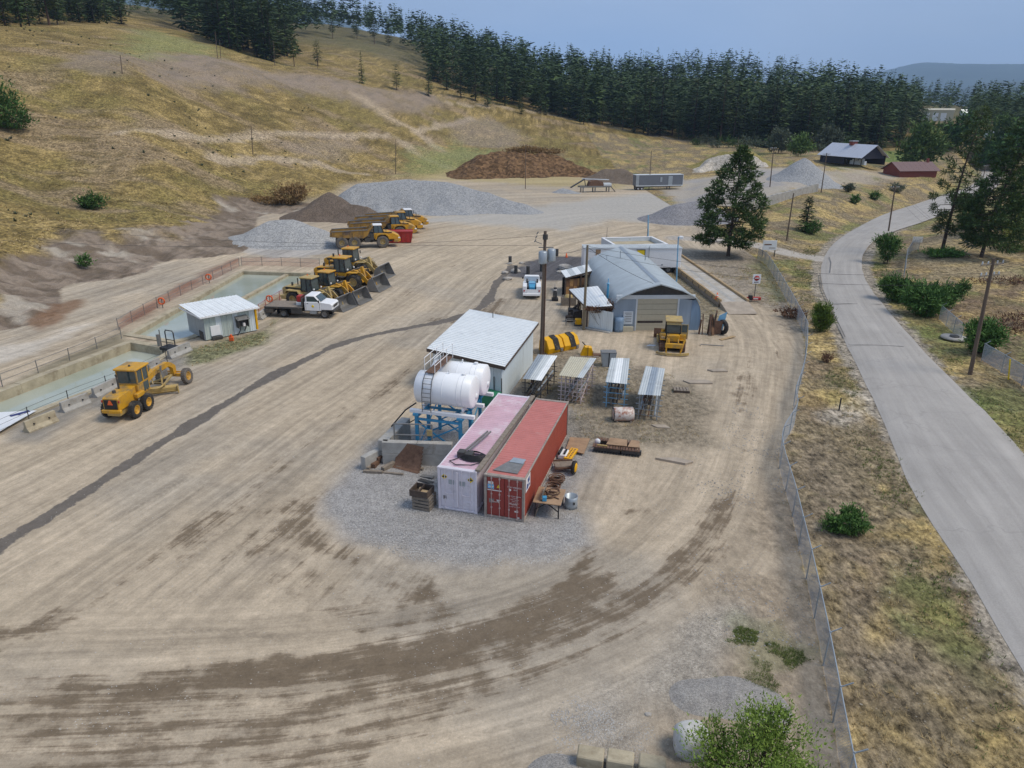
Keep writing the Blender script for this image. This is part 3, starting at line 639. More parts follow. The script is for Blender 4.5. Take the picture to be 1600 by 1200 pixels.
# ------------------------------------------------------------------ air
m = bpy.data.materials.new('air'); m.use_nodes = True; nt = m.node_tree; nt.nodes.clear()
pv = N(nt, 'ShaderNodeVolumePrincipled'); pv.inputs['Density'].default_value = .0001; pv.inputs['Color'].default_value = (.5, .72, 1, 1); pv.inputs['Anisotropy'].default_value = .1
o = N(nt, 'ShaderNodeOutputMaterial'); nt.links.new(pv.outputs[0], o.inputs['Volume'])
hb = MB(); hb.box(-9000, 9500, -300, 12500, -60, 1100, 0); HAZE = hb.build('haze', m); tag(HAZE, kind='stuff')
HAZE.display_type = 'WIRE'
# ------------------------------------------------------------------ stockpiles
def pile_mat(name, col, col2, scale=.8, stone=7., stonek=.35):
    m, nt, b = newmat(name); L = nt.links.new
    geo = N(nt, 'ShaderNodeNewGeometry'); P = geo.outputs['Position']
    n = N(nt, 'ShaderNodeTexNoise'); n.inputs['Scale'].default_value = scale; n.inputs['Detail'].default_value = 9; n.inputs['Roughness'].default_value = .68; L(P, n.inputs['Vector'])
    r = N(nt, 'ShaderNodeMapRange'); r.inputs['From Min'].default_value = .34; r.inputs['From Max'].default_value = .66; L(n.outputs['Fac'], r.inputs['Value'])
    x = N(nt, 'ShaderNodeMix', data_type='RGBA'); x.inputs['A'].default_value = (*col, 1); x.inputs['B'].default_value = (*col2, 1); L(r.outputs[0], x.inputs['Factor'])
    v = N(nt, 'ShaderNodeTexVoronoi'); v.inputs['Scale'].default_value = stone; L(P, v.inputs['Vector'])
    s = N(nt, 'ShaderNodeSeparateColor'); L(v.outputs['Color'], s.inputs[0])
    r2 = N(nt, 'ShaderNodeMapRange'); r2.inputs['To Min'].default_value = 1 - stonek; r2.inputs['To Max'].default_value = 1 + stonek; L(s.outputs[0], r2.inputs['Value'])
    k = N(nt, 'ShaderNodeVectorMath', operation='SCALE'); L(x.outputs['Result'], k.inputs[0]); L(r2.outputs[0], k.inputs['Scale']); L(k.outputs[0], b.inputs['Base Color'])
    b.inputs['Roughness'].default_value = .95; b.inputs['Specular IOR Level'].default_value = .15
    bp = N(nt, 'ShaderNodeBump'); bp.inputs['Strength'].default_value = .5; bp.inputs['Distance'].default_value = .3; L(n.outputs['Fac'], bp.inputs['Height']); L(bp.outputs[0], b.inputs['Normal'])
    return m
M['p_grey'] = pile_mat('crushed_grey', (.27, .275, .28), (.34, .34, .335)); M['p_pale'] = pile_mat('crushed_pale', (.3, .3, .295), (.37, .365, .35))
M['p_brown'] = pile_mat('brown_sand', (.125, .095, .072), (.165, .128, .1)); M['p_dark'] = pile_mat('dark_chip', (.2, .195, .205), (.255, .25, .255))
M['p_over'] = pile_mat('overburden', (.085, .05, .028), (.21, .125, .062), 1.1, 1.2, .5); M['p_soil'] = pile_mat('stripped_soil', (.19, .15, .115), (.15, .115, .085)); M['p_cliff'] = pile_mat('pale_gravel_bank', (.4, .35, .28), (.52, .47, .4), .5, 3.)
M['p_fine'] = pile_mat('fine_gravel', (.24, .225, .21), (.34, .32, .29), 1.6, 26., .3); M['p_wgrass'] = pile_mat('bank_grass', (.3, .24, .09), (.2, .18, .06), .7, 3., .3)
def pile(name, label, m, crest, slope=.66, step=.6, rough=.25, group='stockpiles in the yard', cat='stone pile', base=None, gully=0., seed=0, top=None):
    """crest: world points (x, y, z) joined by straight ridges; sides fall at the angle of repose"""
    P = [Vector(p) for p in crest]; hmax = max(p.z for p in P); ext = hmax / slope + 3
    x0, x1 = min(p.x for p in P) - ext, max(p.x for p in P) + ext; y0, y1 = min(p.y for p in P) - ext, max(p.y for p in P) + ext
    xs = np.arange(x0, x1, step); ys = np.arange(y0, y1, step); gx, gy = np.meshgrid(xs, ys); h = np.full(gx.shape, -99.)
    segs = list(zip(P[:-1], P[1:])) if len(P) > 1 else [(P[0], P[0])]
    for a, b in segs:
        dx, dy = b.x - a.x, b.y - a.y; l2 = dx * dx + dy * dy + 1e-9
        t = np.clip(((gx - a.x) * dx + (gy - a.y) * dy) / l2, 0, 1); d = np.hypot(gx - a.x - t * dx, gy - a.y - t * dy)
        d = np.sqrt(d * d + .5) - .5
        ang = np.arctan2(gy - a.y, gx - a.x) 
        h = np.maximum(h, a.z + t * (b.z - a.z) - slope * d * (1 + gully * (fbm(gx / 5 + seed, gy / 5, 111 + seed, 3) - .5)))
    g = hz(gx.ravel(), gy.ravel()).reshape(gx.shape)
    h = h + (fbm(gx / 2.6, gy / 2.6, 113 + seed) - .5) * rough * 3 * sstep(-1, 1.5, h - g)
    toe = h - g
    tq = min(.9, .25 * hmax); h = np.where(toe < tq, g + (toe - tq) * .6 + tq, h)   # slumped toe
    keep = (h - g) > -min(.3, .3 * hmax)
    idx = -np.ones(gx.shape, int); idx[keep] = np.arange(keep.sum())
    q = np.stack([idx[:-1, :-1], idx[:-1, 1:], idx[1:, 1:], idx[1:, :-1]], -1).reshape(-1, 4); q = q[(q >= 0).all(1)]
    c = np.array([gx[keep].mean(), gy[keep].mean(), 0.]); v = np.stack([gx[keep], gy[keep], h[keep]], 1) - c
    o = link(name, mesh_np(name, v, q, m, True), None, tuple(c)); return tag(o, label, cat, group)
A_ = lambda px, py, D: tuple(at(px, py, D))
pile('stone_pile', 'long flat-topped stockpile of grey crushed stone behind the dump trucks', M['p_grey'], [A_(560, 286, 178), A_(640, 279, 178), A_(705, 285, 176), A_(760, 300, 174), A_(822, 319, 171)], .72, .6, .2, seed=1, gully=.5)
pile('sand_pile', 'dark brown pointed sand pile beside the grey stockpile', M['p_brown'], [A_(514, 298, 166), A_(545, 318, 162), A_(570, 322, 160)], .62, .6, .22, seed=2, gully=.4)
pile('stone_pile', 'low rounded heap of pale grey gravel at the head of the settling pond', M['p_pale'], [A_(425, 344, 136), A_(455, 342, 135), A_(478, 350, 133)], .5, .5, .15, seed=3, gully=.3)
pile('stone_pile', 'small grey gravel cone near the old conveyor', M['p_grey'], [A_(880, 293, 216), A_(897, 298, 214)], .55, .6, .15, seed=4)
pile('stone_pile', 'dark purplish-grey chip pile half hidden by the lone fir', M['p_dark'], [A_(1058, 318, 164), A_(1090, 313, 167), A_(1110, 320, 170)], .52, .6, .15, seed=5)
pile('stone_pile', 'tall steep cone of grey gravel in front of the open barn', M['p_grey'], [A_(1257, 246, 238)], .74, .5, .12, seed=6)
pile('soil_pile', 'wide mound of rusty brown overburden on the meadow', M['p_over'], [A_(752, 240, 268), A_(800, 236, 270), A_(862, 240, 272), A_(900, 256, 268), A_(935, 270, 262)], .62, .7, .6, cat='soil pile', seed=7, gully=.5)
pile('soil_pile', 'grey-brown tail of stripped soil beside the rusty mound', M['p_soil'], [A_(945, 264, 256), A_(972, 262, 254), A_(990, 274, 248)], .55, .6, .35, cat='soil pile', seed=8)
pile('soil_pile', 'pale cut gravel bank behind the lone fir top', M['p_cliff'], [A_(1095, 262, 282), A_(1115, 244, 290), A_(1150, 240, 288), A_(1178, 242, 284)], .95, .6, .5, cat='gravel bank', seed=9, gully=.9)
pile('soil_pile', 'straw-covered hummock on top of the pale gravel bank', M['p_wgrass'], [A_(1085, 256, 300), A_(1130, 236, 300), A_(1175, 236, 296)], .6, .8, .3, cat='grassy mound', seed=10)
pile('stone_pile', 'low ridge of fine grey gravel by the pale boulder in the foreground', M['p_fine'], [(*Gz(1085, 1090), .3), (*Gz(1150, 1088), .34), (*Gz(1185, 1098), .25)], .45, .16, .05, seed=11)
pile('stone_pile', 'heap of blue-black coarse stone at the bottom edge beside the concrete blocks', M['p_fine'], [(*Gz(870, 1225), .4), (*Gz(985, 1262), .5)], .5, .16, .06, seed=12)

# ------------------------------------------------------------------ vegetation
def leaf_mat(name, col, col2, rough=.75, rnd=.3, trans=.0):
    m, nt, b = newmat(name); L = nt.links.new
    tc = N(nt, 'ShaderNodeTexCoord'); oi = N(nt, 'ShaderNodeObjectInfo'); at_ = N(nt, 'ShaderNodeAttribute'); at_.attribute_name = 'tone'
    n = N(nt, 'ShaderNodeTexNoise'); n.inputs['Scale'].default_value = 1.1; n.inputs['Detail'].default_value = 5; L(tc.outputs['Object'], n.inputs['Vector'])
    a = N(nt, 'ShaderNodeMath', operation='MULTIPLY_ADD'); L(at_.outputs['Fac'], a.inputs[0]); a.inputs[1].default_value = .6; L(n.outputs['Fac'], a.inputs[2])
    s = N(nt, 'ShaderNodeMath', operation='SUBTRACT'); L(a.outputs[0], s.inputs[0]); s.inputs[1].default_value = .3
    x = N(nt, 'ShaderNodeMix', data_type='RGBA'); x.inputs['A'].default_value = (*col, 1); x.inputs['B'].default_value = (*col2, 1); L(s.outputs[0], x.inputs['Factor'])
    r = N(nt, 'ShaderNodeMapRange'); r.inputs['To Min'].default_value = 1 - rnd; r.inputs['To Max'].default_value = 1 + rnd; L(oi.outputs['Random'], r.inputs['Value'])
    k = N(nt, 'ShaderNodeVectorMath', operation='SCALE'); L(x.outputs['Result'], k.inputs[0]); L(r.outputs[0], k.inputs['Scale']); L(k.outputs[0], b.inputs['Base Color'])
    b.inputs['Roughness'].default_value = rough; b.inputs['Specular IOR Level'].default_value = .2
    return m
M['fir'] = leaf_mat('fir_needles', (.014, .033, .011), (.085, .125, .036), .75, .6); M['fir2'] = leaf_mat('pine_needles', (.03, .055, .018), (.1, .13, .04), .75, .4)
M['firmass'] = leaf_mat('fir_needles_far', (.012, .03, .011), (.082, .122, .036))
M['leaf_dk'] = leaf_mat('leaf_dark', (.02, .065, .014), (.1, .19, .045)); M['leaf_md'] = leaf_mat('leaf_mid', (.04, .085, .02), (.11, .17, .045)); M['leaf_yl'] = leaf_mat('leaf_yellow', (.09, .12, .025), (.22, .24, .06))
M['leaf_lt'] = leaf_mat('leaf_light', (.06, .115, .018), (.18, .25, .045)); M['leaf_gy'] = leaf_mat('leaf_grey', (.06, .08, .05), (.13, .155, .1)); M['leaf_or'] = leaf_mat('dry_bush', (.22, .13, .05), (.4, .26, .12)); M['leaf_rd'] = leaf_mat('red_weed', (.09, .045, .028), (.2, .11, .065))
M['bark'] = mat('bark', (.075, .055, .042), .9, var=.4, scale=5, bump=.6, bscale=9); M['bark_r'] = mat('bark_red', (.13, .08, .055), .9, var=.35, scale=4, bump=.6, bscale=7)
def put_tone(me, tone):
    a = me.attributes.new('tone', 'FLOAT', 'POINT'); a.data.foreach_set('value', np.asarray(tone, np.float32))
def blades(base, dirv, nrm, length, width, taper=.25):
    """leaf quads: base (n,3), direction, normal -> verts and faces"""
    side = np.cross(dirv, nrm); side /= np.linalg.norm(side, axis=1)[:, None] + 1e-9
    w = width[:, None] * side; tip = base + dirv * length[:, None]
    v = np.stack([base - w * .5, base + w * .5, tip + w * taper * .5, tip - w * taper * .5], 1).reshape(-1, 3)
    return v, np.arange(len(v)).reshape(-1, 4)
def bush(px, py, label, blobs, n, m, size=.22, stem=True, cat='bush', group=None, pos=None, name='bush', aspect=.5, up=.35, seed=None, twigs=10):
    """blobs: (dx, dy, dz, rx, ry, rz) ellipsoids filled with single leaves"""
    x, y = pos if pos is not None else G(px, py); r = np.random.default_rng(int(px * 7 + py) if seed is None else seed)
    o = thing(name, label, cat, (x, y, hz1(x, y)), 0, group)
    w = np.array([b[3] * b[4] * b[5] for b in blobs]); w = (w ** .75) / (w ** .75).sum(); B = []; Nn = []; Tn = []
    for b, k in zip(blobs, w):
        q = int(n * k) + 8; d = r.normal(size=(q, 3)); d /= np.linalg.norm(d, axis=1)[:, None]; rad = r.uniform(.25, 1, q) ** .45
        lump = .45 + .85 * fbm(d[:, 0] * 2.6 + b[0] * 3, d[:, 1] * 2.6 + d[:, 2] * 3.1, 7, 4); sh = r.integers(0, 24, q); sd_ = r.normal(size=(24, 3)); sd_[:, 2] = np.abs(sd_[:, 2]); sd_ /= np.linalg.norm(sd_, axis=1)[:, None]; on = r.random(q) < .34
        d = np.where(on[:, None], sd_[sh] + r.normal(0, .1, (q, 3)), d); rad = np.where(on, r.uniform(.6, 1.42, q), rad); lump = np.where(on, 1., lump)
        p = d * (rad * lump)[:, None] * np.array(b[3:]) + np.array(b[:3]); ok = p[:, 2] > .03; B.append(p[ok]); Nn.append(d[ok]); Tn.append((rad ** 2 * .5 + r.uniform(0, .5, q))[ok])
    B = np.concatenate(B); Nn = np.concatenate(Nn); Tn = np.concatenate(Tn); q = len(B)
    dv = Nn * .6 + r.normal(0, .6, (q, 3)); dv[:, 2] += up; dv /= np.linalg.norm(dv, axis=1)[:, None]
    nn = r.normal(0, .6, (q, 3)) + Nn * .4 + np.array([0, 0, .7])
    v, f = blades(B, dv, nn, size * r.uniform(.6, 1.4, q), size * aspect * r.uniform(.6, 1.3, q), .3)
    me = mesh_np('foliage', v, f, M[m], False); put_tone(me, np.repeat(Tn, 4)); link('foliage', me, o)
    if stem:
        mb = MB(); rr = random.Random(int(px + py))
        for k in range(twigs):
            b = blobs[k % len(blobs)]; e = Vector((b[0] + rr.uniform(-.7, .7) * b[3], b[1] + rr.uniform(-.7, .7) * b[4], b[2] + b[5] * rr.uniform(.1, .8)))
            s = Vector((b[0] * .4 + rr.uniform(-.2, .2), b[1] * .4 + rr.uniform(-.2, .2), -.1)); mid = (s + e) / 2 + Vector((rr.uniform(-.15, .15), rr.uniform(-.15, .15), .1)); mb.path([s, mid, e], .012 + .014 * b[5], 5)
        mb.build('stem', M['bark'], o)
    return o
def conifer(H, Rb, whorls, per, sub, seed, clear=.12, droop=.35, shape=.85, leafw=.34, ragged=.3, lean=0, fan=1, ln=None):
    """whorls of drooping branches; every branch carries sprays of needle blades, fan blades to a spray"""
    r = np.random.default_rng(seed); B = []; Dd = []; Ln = []; Wd = []; Tn = []
    for i in range(whorls):
        t = min(max((i + r.uniform(-.4, .4)) / whorls, 0), 1); z = H * (clear + (1 - clear) * t)
        rad = Rb * ((1 - t) ** shape) * (1 - .4 * max(0, .2 - t) / .2) + .15
        n = max(3, int(per * (.5 + .5 * (1 - t)))); a0 = r.uniform(0, 6.28)
        for j in range(n):
            a = a0 + 6.28318 * j / n + r.uniform(-.4, .4); lobe = .62 + .8 * float(fbm(a * 1.1 + seed, z * .35, 7 + seed % 50, 2)); L_ = rad * (1 - ragged + ragged * lobe * 1.15) * r.uniform(.75, 1.1)
            if r.random() < ragged * .3: L_ *= .5
            up = .3 * t - droop * (1 - t) * r.uniform(.4, 1.3); bd = np.array([math.cos(a), math.sin(a), up]); bd /= np.linalg.norm(bd); zz = z + r.uniform(-.5, .5) * H * (1 - clear) / whorls
            for k in range(sub):
                f = (k + r.uniform(.3, .95)) / sub
                if fan > 1 and f < .22: continue
                base = np.array([lean * zz * zz / H, 0, zz]) + bd * (L_ * f * (.86 if fan > 1 else .8)) + np.array([0, 0, .12 * L_ * f * f]); base += r.normal(0, .05, 3)
                for q in range(fan):
                    sd = r.uniform(-1.15, 1.15); ca, sa = math.cos(sd), math.sin(sd)
                    d = np.array([bd[0] * ca - bd[1] * sa, bd[0] * sa + bd[1] * ca, bd[2] * .6 + r.uniform(-.4, .3)])
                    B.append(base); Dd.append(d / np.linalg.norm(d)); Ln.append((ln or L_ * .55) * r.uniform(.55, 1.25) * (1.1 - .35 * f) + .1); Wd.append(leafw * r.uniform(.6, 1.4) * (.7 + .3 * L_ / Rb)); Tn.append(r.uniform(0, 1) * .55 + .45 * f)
    q = len(B); v, f = blades(np.array(B), np.array(Dd), np.concatenate([r.normal(0, .5, (q, 2)), np.ones((q, 1))], 1), np.array(Ln), np.array(Wd))
    return v, f, np.repeat(np.array(Tn), 4)
def trunk_mb(H, r0, lean=0., limbs=0, seed=0, Rb=3., clear=.2):
    mb = MB(); r = random.Random(seed); P = [Vector((lean * (i / 7) ** 2 * H, 0, H * i / 7 - (.4 if i == 0 else 0))) for i in range(8)]
    for i in range(7): mb.tube(P[i], P[i + 1], max(.03, r0 * (1 - i / 7.4)), 8, max(.03, r0 * (1 - (i + 1) / 7.4)), False)
    for k in range(limbs):
        t = clear + (.92 - clear) * k / limbs; z = H * t; a = r.uniform(0, 6.28); L_ = Rb * (1 - t) ** .8 * .8
        mb.tube((lean * z * z / H, 0, z), (lean * z * z / H + math.cos(a) * L_, math.sin(a) * L_, z - .15 * L_), .06 + .05 * (1 - t), 5, .02, False)
    return mb
CON = []
for i in range(8):
    H = 22.; v, f, tn = conifer(H, [3.9, 4.3, 3.4, 4.6, 4.0, 3.2, 4.3, 4.1][i], 25, [9, 9, 9, 8, 9, 9, 8, 9][i], 3, 300 + i, [.04, .07, .03, .2, .1, .03, .3, .12][i], .38, [.85, .7, .95, .45, .75, 1., .4, .6][i], .62, .45)
    me = mesh_np('fir_crown', v, f, M['fir'] if i not in (3, 6) else M['fir2'], False); put_tone(me, tn)
    tm = trunk_mb(H * .95, .3).mesh('fir_trunk', M['bark'] if i not in (3, 6) else M['bark_r'])
    CON.append((me, tm, v, f, tn))
def fir(x, y, h, var, label, group, rz, sx=1., z=None):
    me, tm = CON[var][:2]; o = thing('fir_tree', label, 'tree', (x, y, (hz1(x, y) if z is None else z) - .2), rz, group); s = h / 22.; o.scale = (s * sx, s * sx, s)
    link('crown', me, o); link('trunk', tm, o); return o
# forest: trees stand on the slopes beyond the bench; nearest 240 are individuals
fr = np.random.default_rng(11); cand = []
FRONT = [(-400, 60), (0, 50), (150, 45), (235, 36), (300, 62), (345, 84), (420, 102), (452, 92), (475, 62), (560, 62), (640, 88), (665, 128), (720, 148), (760, 158), (830, 176), (900, 190), (1000, 207), (1080, 219), (1130, 222), (1200, 226), (1260, 228), (1330, 231), (1400, 226), (1432, 215), (1436, 165), (1500, 166), (1510, 190), (1560, 192), (1640, 190), (2000, 190)]
Dq = 300.
while Dq < 1050:
    s_ = 7.2 * max(1, Dq / 480) ** 1.4
    for az in np.arange(_azof(-250), _azof(1750), s_ / Dq):
        A_z, Dk = az + fr.uniform(-.5, .5) * s_ / Dq, Dq + fr.uniform(-.5, .5) * s_
        x, y = Dk * math.sin(A_z), Dk * math.cos(A_z); z = float(hz0(x, y))
        zc = y * cp - (z - CAM_H) * sp_; yc = -(y * sp_ + (z - CAM_H) * cp); px, py = 800 + FPX * x / zc, 600 + FPX * yc / zc
        fy = np.interp(px, [p[0] for p in FRONT], [p[1] for p in FRONT])
        if py > fy + fr.uniform(-5, 1): continue
        if px < 640 and fr.random() < .25: continue
        cand.append((x, y, Dk + (0 if py > fy - 16 else 60), px, py, z))
    Dq += s_ * .9
# a row along the front edge so the wood begins with full crowns
for px in range(662, 1440, 11):
    if fr.random() < .3: continue
    q = G(px + fr.uniform(-9, 9), np.interp(px, [p[0] for p in FRONT], [p[1] for p in FRONT]) - fr.uniform(-2, 4)); Dq = math.hypot(*q)
    if px > 1270 and px < 1372: continue
    if all((q[0] - a) ** 2 + (q[1] - b) ** 2 > 3.2 ** 2 for a, b, *_ in cand): cand.append((q[0], q[1], Dq * .9, px, 0, hz1(*q)))
cand.sort(key=lambda c: c[2])
VV, FF, TT_, off = [], [], [], 0
for i, (x, y, Dq, px, py, z) in enumerate(cand):
    h = fr.uniform(17, 37)
    if fr.random() < .2: h *= .55
    h *= np.interp(px, [1290, 1370, 1440, 1460], [1, .88, .66, .72])
    if px < 230: h *= .7
    var = int(fr.integers(0, 8)); a = fr.uniform(0, 6.28); sx = fr.uniform(.95, 1.65) if i < 240 else fr.uniform(.8, 1.45)
    if i < 240: fir(x, y, h, var, 'dark green fir in the close-set wood beyond the quarry slopes', 'firs along the near edge of the wood', a, sx, hz1(x, y))
    else:
        v, f, tn = CON[var][2:]; s = h / 22.
        keep = (fr.random(len(f)) < (.34 if Dq < 600 else .2)) & (v[f[:, 0], 2] > (0 if py > 150 or Dq < 520 else 7)); ff = f[keep]; vq = v[ff.ravel()]; c_, s_ = math.cos(a), math.sin(a)
        vq = vq.reshape(-1, 4, 3); mid = vq.mean(1, keepdims=True); vq = (mid + (vq - mid) * (1.5 if Dq < 600 else 1.9)).reshape(-1, 3)
        vq = np.stack([(vq[:, 0] * c_ - vq[:, 1] * s_) * s * sx + x, (vq[:, 0] * s_ + vq[:, 1] * c_) * s * sx + y, vq[:, 2] * s + hz1(x, y) - .2], 1)
        VV.append(vq); TT_.append(np.repeat(tn[::4][keep], 4) * .6 + .75 * fr.random() ** 1.5 - .15); 
VV = np.concatenate(VV); me = mesh_np('forest', VV, np.arange(len(VV)).reshape(-1, 4), M['firmass'], False); put_tone(me, np.concatenate(TT_))
tag(link('forest', me), kind='stuff')
print('forest', len(cand), len(VV) // 4)
for px in range(1085, 1330, 15):
    py = np.interp(px, [p[0] for p in FRONT], [p[1] for p in FRONT]) + fr.uniform(4, 10); k = fr.uniform(3.5, 7); bush(px, py, 'low thicket at the foot of the dark wood, left of the barn', [(0, 0, k * .4, k * .6, k * .5, k * .42), (k * .5, 0, k * .3, k * .4, k * .4, k * .35)], 420, ['leaf_gy', 'leaf_md', 'leaf_dk', 'leaf_gy'][px % 4], .6, cat='bush', group='thickets along the foot of the wood', twigs=3)
# trees one can single out at the edge of the wood
for px, py, h, v, lab in [(566, 131, 16, 2, 'single dark fir on the crest of the slope, left of the open field'), (620, 141, 13, 3, 'loose olive-green pine on the crest beside a dark fir'), (670, 150, 15, 4, 'full dark fir where the crest meets the wood'), (762, 166, 15, 1, 'paler young fir in front of the wood edge above the meadow'),
                          (497, 103, 13, 3, 'small pine standing alone in the upper field by a pole'), (460, 104, 16, 6, 'thin open-crowned pine at the corner of the left-hand wood'), (815, 178, 11, 0, 'young fir at the foot of the wood, above the rusty mound'), (990, 207, 11, 5, 'narrow young fir before the dark wood, left of the big round one'),
                          (1018, 209, 12, 2, 'short pointed fir beside the big round one at the wood edge'), (1105, 222, 20, 3, 'broad round-crowned pine at the right end of the crest'), (1150, 224, 21, 1, 'blue-green pine next to the broad round one at the wood edge'),
                          (558, 62, 18, 6, 'tall bare-stemmed pine at the top of the open field, leftmost'), (585, 68, 22, 6, 'tallest bare-stemmed pine in the open field'), (520, 60, 17, 6, 'bare-stemmed pine on the skyline of the open field'), (608, 72, 16, 3, 'rightmost bare-stemmed pine in the open field'),
                          (1348, 236, 13, 4, 'yellowish conical cypress behind the open barn'), (1375, 240, 14, 4, 'yellowish conical cypress at the right gable of the open barn')]:
    x, y = G(px, py); o = fir(x, y, h, v, lab, None, px * .7, 1.25 if v in (3, 4) else 1.1); del o['label']; o['label'] = lab
# the lone fir by the gate, and the big trees east of the road
def big_conifer(px, py, H, Rb, seed, label, whorls=34, per=11, sub=7, clear=.12, lean=0., m='fir', **kw):
    x, y = G(px, py); o = thing('fir_tree', label, 'tree', (x, y, hz1(x, y) - .1), 0)
    v, f, tn = conifer(H, Rb, whorls, per, sub, seed, clear, leafw=kw.pop('leafw', .3), lean=lean, **kw); me = mesh_np('crown', v, f, M[m], False); put_tone(me, tn); link('crown', me, o)
    trunk_mb(H * .97, .3, lean, 26, seed, Rb, clear).build('trunk', M['bark'], o); return o
def clump_tree(px, py, H, Rb, seed, label, n, m, clear, shape, cr_, lean=0., flat=.5, per=120, wid=.17):
    """old fir: boughs carry flattened clumps of needles with gaps between them"""
    x, y = G(px, py); o = thing('fir_tree', label, 'tree', (x, y, hz1(x, y) - .1), 0); r = np.random.default_rng(seed); B = []; Nn = []; Tn = []; mb = trunk_mb(H * .97, .32, lean, 0)
    for i in range(n):
        t = clear + (1 - clear) * (i + r.uniform(0, 1)) / n; a = i * 2.39996 + r.uniform(-.5, .5); R0 = (.5 + .95 * float(fbm(math.cos(a) * 1.1 + seed, math.sin(a) * 1.1 + t * 5, 3, 2))) * Rb * (1 - t) ** shape * min(1, .55 + 2.2 * (t - clear)) + .15; rho = R0 * r.uniform(.35, 1.05) ** .7; cx = np.array([math.cos(a) * rho + lean * t * t * H, math.sin(a) * rho, H * t - .12 * rho]); k = cr_ * r.uniform(.6, 1.25) * (.45 + .55 * (1 - t)); q = int(per * (k / cr_) ** 1.6) + 10
        d = r.normal(size=(q, 3)); d /= np.linalg.norm(d, axis=1)[:, None]; rad = r.uniform(.15, 1, q) ** .5; p_ = d * rad[:, None] * np.array([k, k, k * flat]); p_[:, 2] -= .1 * (p_[:, 0] ** 2 + p_[:, 1] ** 2)
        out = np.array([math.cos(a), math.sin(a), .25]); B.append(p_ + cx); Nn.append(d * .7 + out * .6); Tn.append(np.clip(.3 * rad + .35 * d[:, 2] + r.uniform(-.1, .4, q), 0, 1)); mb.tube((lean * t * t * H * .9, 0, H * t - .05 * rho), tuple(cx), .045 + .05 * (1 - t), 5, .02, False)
    B = np.concatenate(B); Nn = np.concatenate(Nn); q = len(B); dv = Nn + r.normal(0, .45, (q, 3)); dv /= np.linalg.norm(dv, axis=1)[:, None]
    v, f = blades(B, dv, np.concatenate([r.normal(0, .6, (q, 2)), np.ones((q, 1))], 1), r.uniform(.3, .75, q), wid * r.uniform(.6, 1.4, q), .3); me = mesh_np('crown', v, f, M[m], False); put_tone(me, np.repeat(np.concatenate(Tn), 4)); link('crown', me, o); mb.build('trunk', M['bark'], o)
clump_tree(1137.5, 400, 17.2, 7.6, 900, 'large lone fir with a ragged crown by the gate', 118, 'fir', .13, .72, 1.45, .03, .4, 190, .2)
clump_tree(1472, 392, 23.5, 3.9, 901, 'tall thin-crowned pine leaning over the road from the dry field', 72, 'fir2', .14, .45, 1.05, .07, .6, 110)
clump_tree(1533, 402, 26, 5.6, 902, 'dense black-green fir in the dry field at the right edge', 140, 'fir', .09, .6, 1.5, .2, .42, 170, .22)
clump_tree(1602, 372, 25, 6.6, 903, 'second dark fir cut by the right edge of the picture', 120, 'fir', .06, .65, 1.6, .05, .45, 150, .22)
big_conifer(1258, 362, 7.2, 2.5, 904, 'small bluish fir on the bank above the road', 22, 9, 5, .03, ragged=.35, leafw=.16, fan=4, ln=.5)
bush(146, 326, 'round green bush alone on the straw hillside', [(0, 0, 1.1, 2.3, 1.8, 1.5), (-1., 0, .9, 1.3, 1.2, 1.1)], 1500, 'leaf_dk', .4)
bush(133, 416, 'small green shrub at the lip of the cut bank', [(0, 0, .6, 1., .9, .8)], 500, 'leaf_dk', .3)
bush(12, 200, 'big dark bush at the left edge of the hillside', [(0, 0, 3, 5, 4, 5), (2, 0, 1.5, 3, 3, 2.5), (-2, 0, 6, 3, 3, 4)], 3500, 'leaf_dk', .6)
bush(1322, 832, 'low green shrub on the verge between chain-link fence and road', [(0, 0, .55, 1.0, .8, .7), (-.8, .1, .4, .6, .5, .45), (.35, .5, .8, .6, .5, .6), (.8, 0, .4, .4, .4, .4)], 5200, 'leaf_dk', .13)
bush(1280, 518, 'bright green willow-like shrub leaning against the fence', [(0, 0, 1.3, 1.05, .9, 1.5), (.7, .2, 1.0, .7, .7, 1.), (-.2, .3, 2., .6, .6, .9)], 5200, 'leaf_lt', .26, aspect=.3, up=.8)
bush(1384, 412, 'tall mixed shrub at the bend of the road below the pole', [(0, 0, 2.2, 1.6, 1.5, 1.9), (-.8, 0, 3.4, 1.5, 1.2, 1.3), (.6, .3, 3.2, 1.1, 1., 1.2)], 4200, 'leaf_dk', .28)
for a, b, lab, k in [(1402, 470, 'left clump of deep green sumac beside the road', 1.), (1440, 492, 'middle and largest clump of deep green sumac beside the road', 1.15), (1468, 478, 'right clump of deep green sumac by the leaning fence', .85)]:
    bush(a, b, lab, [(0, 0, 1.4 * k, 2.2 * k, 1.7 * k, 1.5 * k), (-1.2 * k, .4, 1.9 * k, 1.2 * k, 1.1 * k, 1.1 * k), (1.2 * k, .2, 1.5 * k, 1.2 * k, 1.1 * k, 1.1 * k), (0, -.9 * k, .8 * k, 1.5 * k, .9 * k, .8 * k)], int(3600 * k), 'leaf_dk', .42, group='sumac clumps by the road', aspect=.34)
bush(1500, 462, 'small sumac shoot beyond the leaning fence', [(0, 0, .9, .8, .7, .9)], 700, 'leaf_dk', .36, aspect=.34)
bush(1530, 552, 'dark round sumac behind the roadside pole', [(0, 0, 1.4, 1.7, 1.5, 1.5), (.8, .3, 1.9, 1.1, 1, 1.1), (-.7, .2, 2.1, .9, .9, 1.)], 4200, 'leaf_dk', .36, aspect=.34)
bush(1470, 402, 'dark spreading juniper under the thin-crowned pine', [(0, 0, .6, 2.6, 1.6, .8), (2.2, 0, .5, 1.8, 1.2, .6)], 1800, 'leaf_dk', .36)
